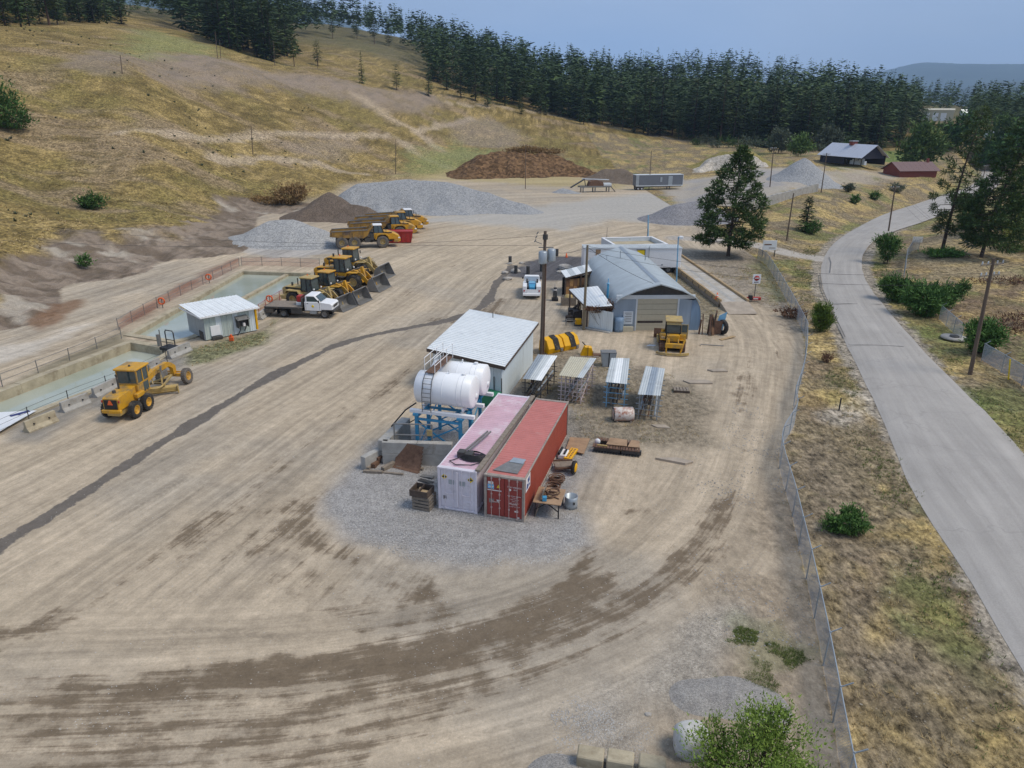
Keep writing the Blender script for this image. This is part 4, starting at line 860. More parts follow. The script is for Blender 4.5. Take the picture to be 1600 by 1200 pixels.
bush(1590, 392, 'yellow-green thicket at the right edge behind the field', [(0, 0, 2, 4, 3, 2.6), (4, 0, 2, 4, 3, 2.4)], 3000, 'leaf_yl', .45)
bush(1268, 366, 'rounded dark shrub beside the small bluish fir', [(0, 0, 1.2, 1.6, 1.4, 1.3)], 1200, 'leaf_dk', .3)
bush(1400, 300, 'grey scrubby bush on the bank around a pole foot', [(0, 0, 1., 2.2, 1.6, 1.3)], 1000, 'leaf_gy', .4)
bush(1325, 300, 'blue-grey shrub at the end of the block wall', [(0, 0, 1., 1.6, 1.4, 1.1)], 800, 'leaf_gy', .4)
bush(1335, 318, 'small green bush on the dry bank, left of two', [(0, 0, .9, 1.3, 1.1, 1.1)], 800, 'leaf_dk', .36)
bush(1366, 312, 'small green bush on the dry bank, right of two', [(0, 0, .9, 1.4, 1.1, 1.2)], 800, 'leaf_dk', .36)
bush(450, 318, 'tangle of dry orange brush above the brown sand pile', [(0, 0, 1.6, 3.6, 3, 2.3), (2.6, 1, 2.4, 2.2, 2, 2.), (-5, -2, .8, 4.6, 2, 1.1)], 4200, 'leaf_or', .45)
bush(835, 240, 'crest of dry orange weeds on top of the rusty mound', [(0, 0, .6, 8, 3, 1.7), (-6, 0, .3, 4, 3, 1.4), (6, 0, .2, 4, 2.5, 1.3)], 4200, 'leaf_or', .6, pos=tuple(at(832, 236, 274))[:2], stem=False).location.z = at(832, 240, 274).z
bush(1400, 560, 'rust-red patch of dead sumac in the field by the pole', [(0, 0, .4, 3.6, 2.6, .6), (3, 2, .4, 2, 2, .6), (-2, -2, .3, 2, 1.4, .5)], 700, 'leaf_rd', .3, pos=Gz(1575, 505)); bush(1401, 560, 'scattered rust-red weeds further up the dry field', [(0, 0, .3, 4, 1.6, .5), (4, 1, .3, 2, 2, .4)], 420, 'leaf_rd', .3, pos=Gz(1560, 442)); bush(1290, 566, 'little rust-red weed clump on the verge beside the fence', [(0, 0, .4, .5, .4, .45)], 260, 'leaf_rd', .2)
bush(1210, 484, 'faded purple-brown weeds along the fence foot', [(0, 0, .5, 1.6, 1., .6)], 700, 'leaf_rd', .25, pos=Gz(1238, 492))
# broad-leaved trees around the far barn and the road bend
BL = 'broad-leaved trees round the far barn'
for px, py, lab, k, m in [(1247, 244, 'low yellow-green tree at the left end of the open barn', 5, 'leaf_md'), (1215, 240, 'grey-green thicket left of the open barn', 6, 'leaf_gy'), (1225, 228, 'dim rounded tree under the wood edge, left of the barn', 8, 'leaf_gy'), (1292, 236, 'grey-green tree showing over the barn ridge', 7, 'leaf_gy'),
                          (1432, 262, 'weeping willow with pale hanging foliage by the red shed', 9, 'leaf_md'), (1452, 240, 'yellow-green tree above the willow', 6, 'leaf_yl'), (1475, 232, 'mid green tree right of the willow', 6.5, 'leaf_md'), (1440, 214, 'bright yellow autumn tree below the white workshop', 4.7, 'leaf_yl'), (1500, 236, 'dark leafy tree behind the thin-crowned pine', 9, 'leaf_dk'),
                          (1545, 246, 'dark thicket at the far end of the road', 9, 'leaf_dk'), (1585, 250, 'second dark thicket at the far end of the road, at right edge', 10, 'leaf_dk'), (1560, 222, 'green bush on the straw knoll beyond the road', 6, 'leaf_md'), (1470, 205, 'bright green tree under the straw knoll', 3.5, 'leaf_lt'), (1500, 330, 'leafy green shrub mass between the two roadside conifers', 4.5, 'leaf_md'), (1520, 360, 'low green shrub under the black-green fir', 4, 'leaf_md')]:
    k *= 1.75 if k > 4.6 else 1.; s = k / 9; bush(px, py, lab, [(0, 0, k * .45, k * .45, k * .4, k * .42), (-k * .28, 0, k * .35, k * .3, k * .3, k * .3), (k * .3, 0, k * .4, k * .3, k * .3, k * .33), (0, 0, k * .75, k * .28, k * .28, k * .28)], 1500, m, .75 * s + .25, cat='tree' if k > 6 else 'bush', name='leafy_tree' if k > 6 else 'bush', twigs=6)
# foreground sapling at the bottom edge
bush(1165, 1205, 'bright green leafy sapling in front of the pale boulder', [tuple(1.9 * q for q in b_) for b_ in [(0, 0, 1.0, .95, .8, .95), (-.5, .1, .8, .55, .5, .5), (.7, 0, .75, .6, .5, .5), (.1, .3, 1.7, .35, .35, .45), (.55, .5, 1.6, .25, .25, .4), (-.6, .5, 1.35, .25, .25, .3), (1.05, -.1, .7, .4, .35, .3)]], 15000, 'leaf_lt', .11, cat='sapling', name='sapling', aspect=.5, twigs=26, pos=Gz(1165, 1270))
# sparse grass and weeds: blades joined in one sheet of tufts
def tufts(name, spots, hts, mats, nb=6, seed=0, w=.05):
    r = np.random.default_rng(seed); P = np.repeat(spots, nb, 0); h = np.repeat(hts, nb) * r.uniform(.5, 1.2, len(P))
    a = r.uniform(0, 6.28, len(P)); t = r.uniform(.2, 1.5, len(P)); dv = np.stack([np.cos(a) * t, np.sin(a) * t, np.ones(len(P))], 1); dv /= np.linalg.norm(dv, axis=1)[:, None]
    b = P + np.stack([np.cos(a), np.sin(a), 0 * a], 1) * (np.repeat(hts, nb) * .25 * r.random(len(P)))[:, None]; b[:, 2] -= .03
    nn = np.stack([-np.sin(a), np.cos(a), 0 * a], 1) + r.normal(0, .3, (len(P), 3)); nn = np.cross(dv, nn)
    v, f = blades(b, dv, nn, h, w * (h / .3) ** .5, .15)
    me = mesh_np(name, v, f, mats, False); put_tone(me, np.repeat(np.repeat(r.random(len(spots)), nb) * .7 + r.random(len(P)) * .3, 4)); return tag(link(name, me), kind='stuff')
M['g_straw'] = leaf_mat('straw_grass', (.36, .265, .125), (.62, .47, .25)); M['g_green'] = leaf_mat('green_grass', (.07, .1, .025), (.2, .24, .07))
gr = np.random.default_rng(5)
def scatter(n, f, dens, seed):
    r = np.random.default_rng(seed); o = []
    while sum(map(len, o)) < n:
        x, y = f(r, 20000); k = r.random(20000) < dens(x, y); o.append(np.stack([x[k], y[k]], 1))
    o = np.concatenate(o)[:n]; return np.concatenate([o, hz(o[:, 0], o[:, 1])[:, None]], 1)
FX = [p[0] for p in FENCE[::-1]]; FY = [p[1] for p in FENCE[::-1]]
def vd(x, y):
    dr = pdist(x, y, RC[::6]); right = x > np.interp(y, FY, FX); pat = sstep(.42, .62, fbm(x / 3.5, y / 3.5, 22) * .5 + fbm(x / 14, y / 14, 21) * .5)
    return (right & (dr > 4.7)) * (.12 + .88 * pat) * np.exp(-y / 90)
S = scatter(17000, lambda r, k: (r.uniform(4, 75, k), r.uniform(8, 150, k)), vd, 51)
tufts('dry_grass', S, gr.uniform(.1, .3, len(S)), M['g_straw'], 9, 1, .03)
S = scatter(3800, lambda r, k: (r.uniform(8, 70, k), r.uniform(20, 150, k)), lambda x, y: (x > np.interp(y, FY, FX)) * sstep(1.8, .6, np.abs(pdist(x, y, RC[::6]) - 5.7)) * sstep(.42, .6, fbm(x / 6, y / 6, 87)), 52)
tufts('green_grass', S, gr.uniform(.1, .28, len(S)), M['g_green'], 5, 2, .05)
GRP = [Gz(a, b) for a, b in [(1118, 1045), (1160, 985), (1215, 1000), (1275, 1012), (1230, 1035), (1190, 1085), (1140, 1080)]]
S = scatter(2600, lambda r, k: (r.uniform(3, 16, k), r.uniform(14, 30, k)), lambda x, y: (psd(x, y, GRP) < .3) * sstep(.46, .58, fbm(x / .9, y / .9, 88)), 53)
tufts('green_weeds', S, gr.uniform(.05, .14, len(S)), M['g_green'], 6, 3, .035)
ISL = [[Gz(a, b) for a, b in q] for q in ([(800, 590), (835, 548), (900, 545), (960, 560), (1020, 575), (1080, 600), (1112, 640), (1108, 690), (1060, 690), (960, 700), (905, 690), (890, 640)], [(1068, 398), (1120, 392), (1192, 390), (1262, 500), (1235, 520), (1195, 480), (1172, 470)], [(1000, 440), (1060, 420), (1120, 470), (1130, 520), (1100, 530), (1075, 480)], [(285, 545), (330, 538), (410, 516), (430, 500), (412, 535), (300, 572)])]
S = scatter(4200, lambda r, k: (r.uniform(-45, 50, k), r.uniform(38, 110, k)), lambda x, y: np.maximum.reduce([(psd(x, y, q) < 0) * 1. for q in ISL]) * sstep(.45, .62, fbm(x / 2, y / 2, 89)), 54)
tufts('weeds', S, gr.uniform(.08, .24, len(S)), M['g_straw'], 5, 4, .05); tufts('weeds', S[::3] + np.array([.3, .2, 0]), gr.uniform(.06, .2, len(S[::3])), M['g_green'], 5, 6, .05)
S = scatter(6000, lambda r, k: (r.uniform(-230, 60, k), r.uniform(90, 330, k)), lambda x, y: (hz0(x, y) > 3) * (np.hypot(x, y) > 118) * sstep(.45, .65, fbm(x / 9, y / 9, 90)) * np.exp(-np.hypot(x, y) / 160), 55)
tufts('hill_grass', S, gr.uniform(.12, .34, len(S)), M['g_straw'], 5, 5, .2)
S = scatter(260, lambda r, k: (r.uniform(-230, 60, k), r.uniform(95, 300, k)), lambda x, y: (hz0(x, y) > 5) * sstep(.5, .7, fbm(x / 16, y / 16, 93)) * np.exp(-np.hypot(x, y) / 120), 56)
tufts('sagebrush', S, gr.uniform(.3, .75, len(S)), M['leaf_gy'], 18, 7, .2)
# loose stones: one joined sheet of small rocks in the foreground, gravel pad and stony strip
def rocks(name, S, sz, m, seed):
    r = np.random.default_rng(seed); base = np.array([(1, 0, 0), (-1, 0, 0), (0, 1, 0), (0, -1, 0), (0, 0, 1), (0, 0, -.6)], float); fc = np.array([(0, 2, 4), (2, 1, 4), (1, 3, 4), (3, 0, 4), (2, 0, 5), (1, 2, 5), (3, 1, 5), (0, 3, 5)])
    n = len(S); a = r.uniform(0, 6.28, n); v = base[None] * r.uniform(.6, 1.3, (n, 6, 1)) * (sz[:, None, None] * np.stack([np.ones(n), r.uniform(.6, 1, n), r.uniform(.4, .8, n)], 1)[:, None, :])
    ca, sa = np.cos(a)[:, None], np.sin(a)[:, None]; v = np.stack([v[..., 0] * ca - v[..., 1] * sa, v[..., 0] * sa + v[..., 1] * ca, v[..., 2]], -1) + S[:, None, :]
    me = mesh_np(name, v.reshape(-1, 3), (fc[None] + (np.arange(n) * 6)[:, None, None]).reshape(-1, 3), m, False); put_tone(me, np.repeat(r.random(n), 6)); return tag(link(name, me), kind='stuff')
M['stone'] = leaf_mat('loose_stone', (.3, .285, .265), (.52, .5, .47), .9)
PAD = [Gz(a, b) for a, b in [(520, 800), (545, 745), (600, 720), (680, 790), (750, 806), (830, 818), (900, 760), (915, 850), (870, 878), (760, 885), (640, 875), (560, 845)]]
S = scatter(5200, lambda r, k: (r.uniform(-14, 8, k), r.uniform(27, 52, k)), lambda x, y: psd(x, y, PAD) < 0, 61); rocks('gravel_stones', S, gr.uniform(.02, .06, len(S)), M['stone'], 1)
PAD2 = [Gz(a, b) for a, b in [(895, 1215), (875, 1120), (930, 1070), (1000, 1090), (1010, 1170), (985, 1250)]]
S = scatter(3600, lambda r, k: (r.uniform(0, 8, k), r.uniform(13, 24, k)), lambda x, y: (psd(x, y, PAD2) < .4) * sstep(.3, .6, fbm(x / .9, y / .9, 91)), 62); rocks('gravel_stones', S, gr.uniform(.015, .045, len(S)), M['stone'], 2)
S = scatter(1700, lambda r, k: (r.uniform(0, 20, k), r.uniform(12, 70, k)), lambda x, y: sstep(4.5, 1., np.interp(y, FY, FX) - 2.5 - x) * (x < np.interp(y, FY, FX)) * sstep(.4, .6, fbm(x / 2, y / 2, 92)), 63); rocks('loose_stones', S, gr.uniform(.02, .07, len(S)), M['stone'], 3)
S = scatter(700, lambda r, k: (r.uniform(8, 60, k), r.uniform(20, 100, k)), lambda x, y: sstep(.8, .2, np.abs(pdist(x, y, RC[::6]) - 4.6)), 64); rocks('loose_stones', S, gr.uniform(.02, .06, len(S)), M['stone'], 4)
S = scatter(5200, lambda r, k: (r.uniform(-30, 16, k), r.uniform(11, 52, k)), lambda x, y: (x < np.interp(y, FY, FX)) * (.25 + sstep(.45, .65, fbm(x / 3, y / 3, 97))) * np.exp(-y / 30), 65); rocks('loose_stones', S, gr.uniform(.012, .04, len(S)), M['stone'], 6)
# ------------------------------------------------------------------ shared paints
M['concrete'] = mat('concrete', (.37, .355, .325), .9, var=.2, scale=1.5, dirt=.45, dirtcol=(.24, .21, .17), bump=.25, bscale=12)
M['concrete_tan'] = mat('concrete_tan', (.42, .36, .25), .9, var=.2, scale=1.2, dirt=.5, dirtcol=(.25, .2, .13), bump=.25, bscale=10)
M['white_metal'] = mat('white_metal', (.62, .66, .68), .45, var=.06, scale=1.2, dirt=.25, dirtcol=(.4, .38, .34)); M['white'] = mat('white_paint', (.8, .8, .8), .4, var=.05, dirt=.2, dirtcol=(.45, .42, .37))
M['tank_white'] = mat('tank_white', (.84, .85, .86), .35, var=.04, scale=1., dirt=.15, dirtcol=(.5, .46, .38), rust=.05)
M['wall_white'] = mat('wall_sheet', (.66, .72, .73), .5, var=.08, scale=1., streak=True, dirt=.3, dirtcol=(.38, .38, .35)); M['wall_green'] = mat('wall_sheet_pale', (.46, .52, .48), .5, var=.08, scale=1., streak=True, dirt=.3, dirtcol=(.35, .34, .28))
M['roof_white'] = mat('roof_sheet', (.78, .8, .79), .5, metal=0., var=.07, scale=.8, dirt=.3, dirtcol=(.45, .46, .46)); M['roof_grey'] = mat('roof_grey', (.5, .53, .53), .5, metal=0., var=.1, scale=.7, dirt=.35, dirtcol=(.3, .3, .3))
M['roof_cream'] = mat('roof_cream', (.5, .46, .34), .5, var=.08, dirt=.3); M['galv'] = mat('galvanised', (.36, .4, .43), .4, metal=.35, var=.12, scale=2)
M['dkwood'] = mat('dark_fascia', (.09, .065, .05), .8, var=.3); M['wood'] = mat('grey_wood', (.23, .19, .15), .85, var=.3, scale=4, bump=.3); M['wood_tan'] = mat('tan_wood', (.4, .28, .15), .8, var=.25, scale=3); M['plank'] = mat('plank_orange', (.36, .2, .08), .8, var=.3, scale=3)
M['black'] = mat('black_iron', (.022, .022, .024), .6, var=.3); M['dark'] = mat('dark_steel', (.06, .058, .056), .6, var=.3, dirt=.35); M['steel'] = mat('bare_steel', (.22, .215, .205), .5, metal=.3, var=.2, dirt=.4); M['rusty'] = mat('rusty_steel', (.15, .085, .055), .85, var=.35, scale=3, rust=.5, rustcol=(.09, .045, .03), bump=.2)
M['blue'] = mat('blue_paint', (.06, .3, .5), .5, var=.12, dirt=.3); M['blue_post'] = mat('pale_blue', (.2, .42, .6), .5, var=.1, dirt=.2); M['red'] = mat('red_paint', (.38, .03, .025), .5, var=.12, dirt=.3); M['orange'] = mat('orange_plastic', (.75, .13, .03), .5, var=.1)
M['yellow'] = mat('machine_yellow', (.6, .31, .02), .45, var=.1, scale=1.5, dirt=.6, dirtcol=(.25, .18, .09)); M['body_dirty'] = mat('dirty_body', (.34, .19, .04), .7, var=.2, scale=1.2, dirt=.62, dirtcol=(.12, .085, .06)); M['yellow_old'] = mat('faded_yellow', (.46, .33, .12), .55, var=.12, dirt=.55, dirtcol=(.27, .22, .16)); M['yellow_new'] = mat('bright_yellow', (.78, .4, .0), .4, var=.06, dirt=.15)
M['rubber'] = mat('tyre_rubber', (.028, .027, .026), .85, var=.3, dirt=.5, dirtcol=(.13, .115, .095)); M['rubber_dusty'] = mat('dusty_rubber', (.13, .115, .1), .95, var=.25, dirt=.5, dirtcol=(.2, .175, .145)); M['glass'] = mat('dark_glass', (.05, .075, .08), .08, var=.3, spec=.8)
M['green'] = mat('green_paint', (.03, .2, .1), .5, var=.15); M['pole_wood'] = mat('pole_wood', (.13, .095, .07), .9, var=.3, scale=2, streak=True); M['cable'] = mat('cable', (.05, .05, .052), .6); M['tarp'] = mat('white_tarp', (.7, .71, .72), .6, var=.06, dirt=.3, dirtcol=(.5, .48, .45))
M['plate'] = mat('tan_plate', (.34, .22, .13), .8, var=.2, scale=1.5, rust=.35, rustcol=(.2, .11, .06)); M['print'] = mat('print_dark', (.03, .03, .035), .7); M['printw'] = mat('print_white', (.75, .72, .7), .7); M['grime'] = mat('oily_grime', (.055, .045, .04), .8, var=.4)
M['cedar'] = mat('brown_board', (.2, .11, .06), .85, var=.3, scale=3, streak=True); M['hazard_y'] = mat('placard_yellow', (.8, .58, .02), .5); M['decal'] = mat('decal_blue', (.2, .5, .75), .5); M['orange_net'] = M['orange']
def water_mat():
    m, nt, b = newmat('water'); L = nt.links.new
    n = N(nt, 'ShaderNodeTexNoise'); n.inputs['Scale'].default_value = .12; n.inputs['Detail'].default_value = 4; tc = N(nt, 'ShaderNodeTexCoord'); L(tc.outputs['Object'], n.inputs['Vector'])
    r = N(nt, 'ShaderNodeValToRGB'); r.color_ramp.elements[0].position = .35; r.color_ramp.elements[0].color = (.33, .36, .28, 1); r.color_ramp.elements[1].position = .62; r.color_ramp.elements[1].color = (.43, .455, .385, 1); L(n.outputs['Fac'], r.inputs['Fac']); L(r.outputs[0], b.inputs['Base Color'])
    b.inputs['Roughness'].default_value = .06; b.inputs['Specular IOR Level'].default_value = .5
    n2 = N(nt, 'ShaderNodeTexNoise'); n2.inputs['Scale'].default_value = 2.2; L(tc.outputs['Object'], n2.inputs['Vector']); bp = N(nt, 'ShaderNodeBump'); bp.inputs['Strength'].default_value = .04; bp.inputs['Distance'].default_value = .05; L(n2.outputs['Fac'], bp.inputs['Height']); L(bp.outputs[0], b.inputs['Normal'])
    return m
M['water'] = water_mat()
def mesh_wire(name, col, cell=.075, thick=.2, alpha=None):
    """woven wire: diamond strands cut out by the sheet's own UVs (metres)"""
    m, nt, b = newmat(name); L = nt.links.new; uv = N(nt, 'ShaderNodeUVMap'); s = N(nt, 'ShaderNodeSeparateXYZ'); L(uv.outputs[0], s.inputs[0]); res = []
    for op in ('ADD', 'SUBTRACT'):
        a = N(nt, 'ShaderNodeMath', operation=op); L(s.outputs[0], a.inputs[0]); L(s.outputs[1], a.inputs[1])
        d = N(nt, 'ShaderNodeMath', operation='DIVIDE'); L(a.outputs[0], d.inputs[0]); d.inputs[1].default_value = cell
        f = N(nt, 'ShaderNodeMath', operation='FRACT'); L(d.outputs[0], f.inputs[0]); g = N(nt, 'ShaderNodeMath', operation='LESS_THAN'); L(f.outputs[0], g.inputs[0]); g.inputs[1].default_value = thick; res.append(g)
    mxx = N(nt, 'ShaderNodeMath', operation='MAXIMUM'); L(res[0].outputs[0], mxx.inputs[0]); L(res[1].outputs[0], mxx.inputs[1]); L(mxx.outputs[0], b.inputs['Alpha'])
    b.inputs['Base Color'].default_value = (*col, 1); b.inputs['Roughness'].default_value = .5; b.inputs['Metallic'].default_value = .2; return m
M['chain'] = mesh_wire('chain_link', (.44, .5, .57), .07, .34); M['net'] = mesh_wire('barrier_net', (.48, .2, .13), .12, .15); M['net_pink'] = mesh_wire('barrier_net_faded', (.55, .25, .2), .12, .17)

def ribs(parent, name, o, du, dv, W, Hh, m, panels, rib=.25, dep=.035, jit=0.):
    """ribbed sheets side by side; every sheet is an object. o, du, dv local; ribs run along dv"""
    o = Vector(o); du = Vector(du).normalized(); dv = Vector(dv).normalized(); nn = du.cross(dv); pw = W / panels
    k = max(2, round(pw / rib)); prof = []
    for i in range(k):
        u0 = pw * i / k; s = pw / k; prof += [(u0 + .008, 0), (u0 + s * .55, 0), (u0 + s * .67, dep), (u0 + s * .85, dep), (u0 + s * .97, 0)]
    prof.append((pw - .008, 0))
    for p in range(panels):
        j = random.uniform(-jit, jit); mb = MB(); v = []
        off = .004 * (p % 2)
        for u, h in prof: v.append(o + du * (p * pw + u) + nn * (h + off) + dv * j)
        for u, h in prof: v.append(o + du * (p * pw + u) + nn * (h + off) + dv * (Hh + j))
        n = len(prof); f = [(i, i + 1, n + i + 1, n + i) for i in range(n - 1)]
        mb.add(v, f); link(name, mb.mesh(name, m if not isinstance(m, list) else m[p % len(m)]), parent)
def text(s, size, m, parent, loc, rot, name='lettering', align='CENTER'):
    c = bpy.data.curves.new('t', 'FONT'); c.body = s; c.size = size; c.extrude = .003; c.align_x = align; c.align_y = 'CENTER'; c.resolution_u = 2
    o = bpy.data.objects.new('t', c); me = bpy.data.meshes.new_from_object(o); bpy.data.objects.remove(o); bpy.data.curves.remove(c)
    me.materials.clear(); me.materials.append(m); q = link(name, me, parent, loc); q.rotation_euler = rot; return q
def frame(p0, p1):
    a = Vector((p0[0], p0[1], 0)); b = Vector((p1[0], p1[1], 0)); d = b - a; return a, math.atan2(d.y, d.x), d.length

# ------------------------------------------------------------------ settling ponds
t = thing('settling_pond', 'upper concrete settling pond with a dividing beam, beside the pale pump shed', 'pond', (*PONDA[0], 0), 0)
def basin(t, P, mt, top=.12):
    o = Vector((*P[0], 0)); Q = P + P[:1]
    for a, b in zip(Q[:-1], Q[1:]):
        a = Vector((*a, 0)) - o; b = Vector((*b, 0)) - o; d = (b - a).normalized(); a -= d * .34; b += d * .34
        mb = MB(); n = max(1, int((b - a).length / 4))
        for i in range(n):
            p, q = a + (b - a) * (i / n), a + (b - a) * ((i + 1) / n); zz = Vector((0, 0, (top - 3.2) / 2 + random.uniform(-.015, .015)))
            mb.bar(p + d * .01 + zz, q - d * .01 + zz, .76, top + 3.2)
        mb.build('wall', mt, t)
basin(t, PONDA, M['concrete_tan'])
d0, d1 = Vector((*Gz(378, 469, -.3), -.35)) - t.location, Vector((*Gz(449, 430, -.3), -.35)) - t.location
mb = MB(); mb.bar(d0, d1, .55, .6); mb.build('dividing_beam', M['concrete_tan'], t)
t2 = thing('settling_pond', 'lower narrow settling pond with green water behind the road grader', 'pond', (*PONDB[0], 0), 0); basin(t2, PONDB, M['concrete_tan'], .1)
for nm, P, z in (('water', PONDA, -.35), ('water', PONDB, -.75)):
    mb = MB(); mb.add([(x, y, z) for x, y in P], [tuple(range(len(P)))]); tag(mb.build(nm, M['water']), kind='structure')
def net_fence(name, label, cat, pts, h, posts, m, pm, rails=1, post_r=.04, net=True, spacing=2.5, gap=.0, railr=.025):
    P = [Vector(p) for p in pts]; o = P[0].copy(); t = thing(name, label, cat, o); P = [p - o for p in P]
    s = [0]
    for a, b in zip(P[:-1], P[1:]): s.append(s[-1] + (b - a).length)
    n = max(1, round(s[-1] / spacing)); pm_mesh = None
    def atl(q):
        for i in range(len(P) - 1):
            if q <= s[i + 1] + 1e-6: k = (q - s[i]) / (s[i + 1] - s[i] + 1e-9); return P[i].lerp(P[i + 1], k)
        return P[-1]
    mb = MB(); mb.tube((0, 0, -.3), (0, 0, h + .08), post_r, 7); pme = mb.mesh('post', pm)
    for i in range(n + 1):
        p = atl(s[-1] * i / n); q = link('post', pme, t, p); q.rotation_euler = (random.uniform(-.03, .03), random.uniform(-.03, .03), 0)
    for r in range(rails):
        mb = MB(); zz = h * (1 - r / max(1, rails)) if rails > 1 else h
        mb.path([atl(s[-1] * i / (4 * n)) + Vector((0, 0, zz)) for i in range(4 * n + 1)], railr, 5); mb.build('rail', pm, t)
    if net:
        q = [atl(s[-1] * i / (3 * n)) for i in range(3 * n + 1)]; v = []; uv = []
        for i, p in enumerate(q):
            sag = gap * (.5 + .5 * math.sin(i * 1.7)); v += [p + Vector((0, 0, .02)), p + Vector((0, 0, h - .02 - sag))]; uv += [(s[-1] * i / (3 * n), 0), (s[-1] * i / (3 * n), h - sag)]
        link('mesh_panel', mesh_np('mesh_panel', [tuple(x) for x in v], [(2 * i, 2 * i + 2, 2 * i + 3, 2 * i + 1) for i in range(len(q) - 1)], m, False, uv), t)
    return t
def gpts(l, z=None): return [Vector((*Gz(a, b, 0), 0)) if z is None else Vector((*Gz(a, b, z), 0)) for a, b in l]
net_fence('barrier_fence', 'orange-red barrier netting on posts along the bank side of the upper pond', 'fence', gpts([(186, 516), (230, 490), (290, 458), (340, 434), (374, 416)]), 1.25, 0, M['net'], M['steel'], 2, .04, True, 3., .15)
net_fence('barrier_fence', 'faded pink netting fence along the far end of the upper pond', 'fence', gpts([(378, 415), (430, 415), (500, 418)]), 1.3, 0, M['net_pink'], M['steel'], 2, .04, True, 3., .1)
net_fence('barrier_fence', 'faded red netting between the pump shed and the flatbed truck', 'fence', gpts([(405, 492), (425, 478), (448, 464)]), 1.2, 0, M['net_pink'], M['red'], 1, .035, True, 2.4, .2)
net_fence('handrail', 'pale pipe handrail along the bank side of the lower pond', 'railing', gpts([(-60, 628), (0, 606), (60, 583), (130, 555), (190, 529)]), 1.15, 0, None, M['steel'], 2, .04, False, 3.4)
net_fence('cable_fence', 'wire fence on thin dark posts between lower pond and barriers', 'fence', gpts([(-20, 690), (70, 648), (130, 623), (215, 590), (262, 567)]), 1.15, 0, None, M['dark'], 3, .035, False, 3.6, railr=.012)
def ring(px, py, lab, z=.9):
    t = thing('life_ring', lab, 'life ring', (*Gz(px, py, 0), z), 0); mb = MB(); n = 18
    mb.path([(math.cos(6.2832 * i / n) * .36, .02 * (i % 2), math.sin(6.2832 * i / n) * .36) for i in range(n + 1)], .09, 7); mb.build('ring', M['orange'], t); mb = MB(); mb.box(-.05, .05, .08, .14, -.9, .3); mb.build('holder', M['steel'], t)
ring(254, 482, 'orange life ring hung on the netting fence, nearer of the two'); ring(327, 443, 'orange life ring hung on the netting fence, farther of the two'); ring(422, 478, 'red life ring on the short fence behind the flatbed truck')
# steel gate frame, pipework and mesh at the wall between the ponds
t = thing('sluice_frame', 'dark steel sluice frame at the wall between the two ponds', 'sluice', (*Gz(262, 545, 0), .1), yaw_of(Gz(255, 545), Gz(272, 548)))
mb = MB()
for x in (0, 1.1): mb.tube((x, 0, -.6), (x, 0, 1.7), .06, 7)
mb.path([(0, 0, 1.6), (.1, 0, 1.85), (1., 0, 1.85), (1.1, 0, 1.6)], .06, 6); mb.bar((0, 0, .9), (1.1, 0, .9), .06); mb.build('hoop', M['dark'], t); mb = MB(); mb.box(-.3, 1.6, -.7, .5, -.05, .25); mb.build('platform', M['black'], t)
mb = MB(); mb.tube((-1.2, .1, -.5), (-1.2, .1, 1.2), .16, 10); mb.tube((-.4, -.3, -.6), (-.4, -.3, 1.9), .05, 7); mb.build('standpipe', M['steel'], t)
# jersey barriers
def jersey(p0, p1, lab, m='concrete'):
    a, yw, ln = frame(p0, p1); t = tag(MB().prism([(-.36, 0), (.36, 0), (.36, .1), (.15, .36), (.1, .86), (-.1, .86), (-.15, .36), (-.36, .1)], 0, ln, 'x', .02).build('jersey_barrier', M[m]), lab, 'barrier', 'concrete barriers beside the lower pond'); t.location = a; t.rotation_euler = (0, 0, yw)
    for k in (.25, .75): mb = MB(); mb.tube((ln * k, -.25, .5), (ln * k, .25, .5), .05, 7); mb.build('lifting_hole', M['black'], t)
for a, b, lab, m in [((41, 676), (88, 657), 'tan concrete barrier nearest the white tarpaulin', 'concrete_tan'), ((97, 645), (139, 629), 'grey concrete barrier second from the white tarpaulin', 'concrete'), ((147, 622), (184, 604), 'grey concrete barrier half hidden behind the grader hood', 'concrete'), ((264, 561), (297, 547), 'grey concrete barrier leaning by the sluice frame', 'concrete'), ((225, 583), (250, 573), 'grey concrete barrier behind the grader boom', 'concrete'), ((406, 500), (421, 489), 'short concrete block between the pump shed and the flatbed truck', 'concrete')]: jersey(Gz(*a), Gz(*b), lab, m)
mb = MB(); P = [Vector((*Gz(a, b, .06), .06)) for a, b in [(-60, 690), (-40, 655), (0, 648), (58, 645), (24, 664), (-20, 690)]]; c = P[0].copy(); mb.prism([((p - c).x, (p - c).y) for p in P], 0, .03, 'z'); o = mb.build('tarpaulin', M['tarp']); o.location = (c.x, c.y, .24); tag(o, 'white tarpaulin sheet spread at the left edge beside the lower pond', 'tarpaulin')
mb = MB(); a, b = Vector((*Gz(16, 650, .3), .3)), Vector((*Gz(46, 642, .3), .3)); mb.bar((0, 0, 0), b - a, .3, .05); mb.bar((.5, .2, .02), (b - a) * .8 + Vector((0, .3, 0)), .12, .05); o = mb.build('folded_strip', mat('navy_cloth', (.04, .05, .16), .7)); o.location = a; tag(o, 'dark blue strip of cloth lying on the white tarpaulin', 'cloth')

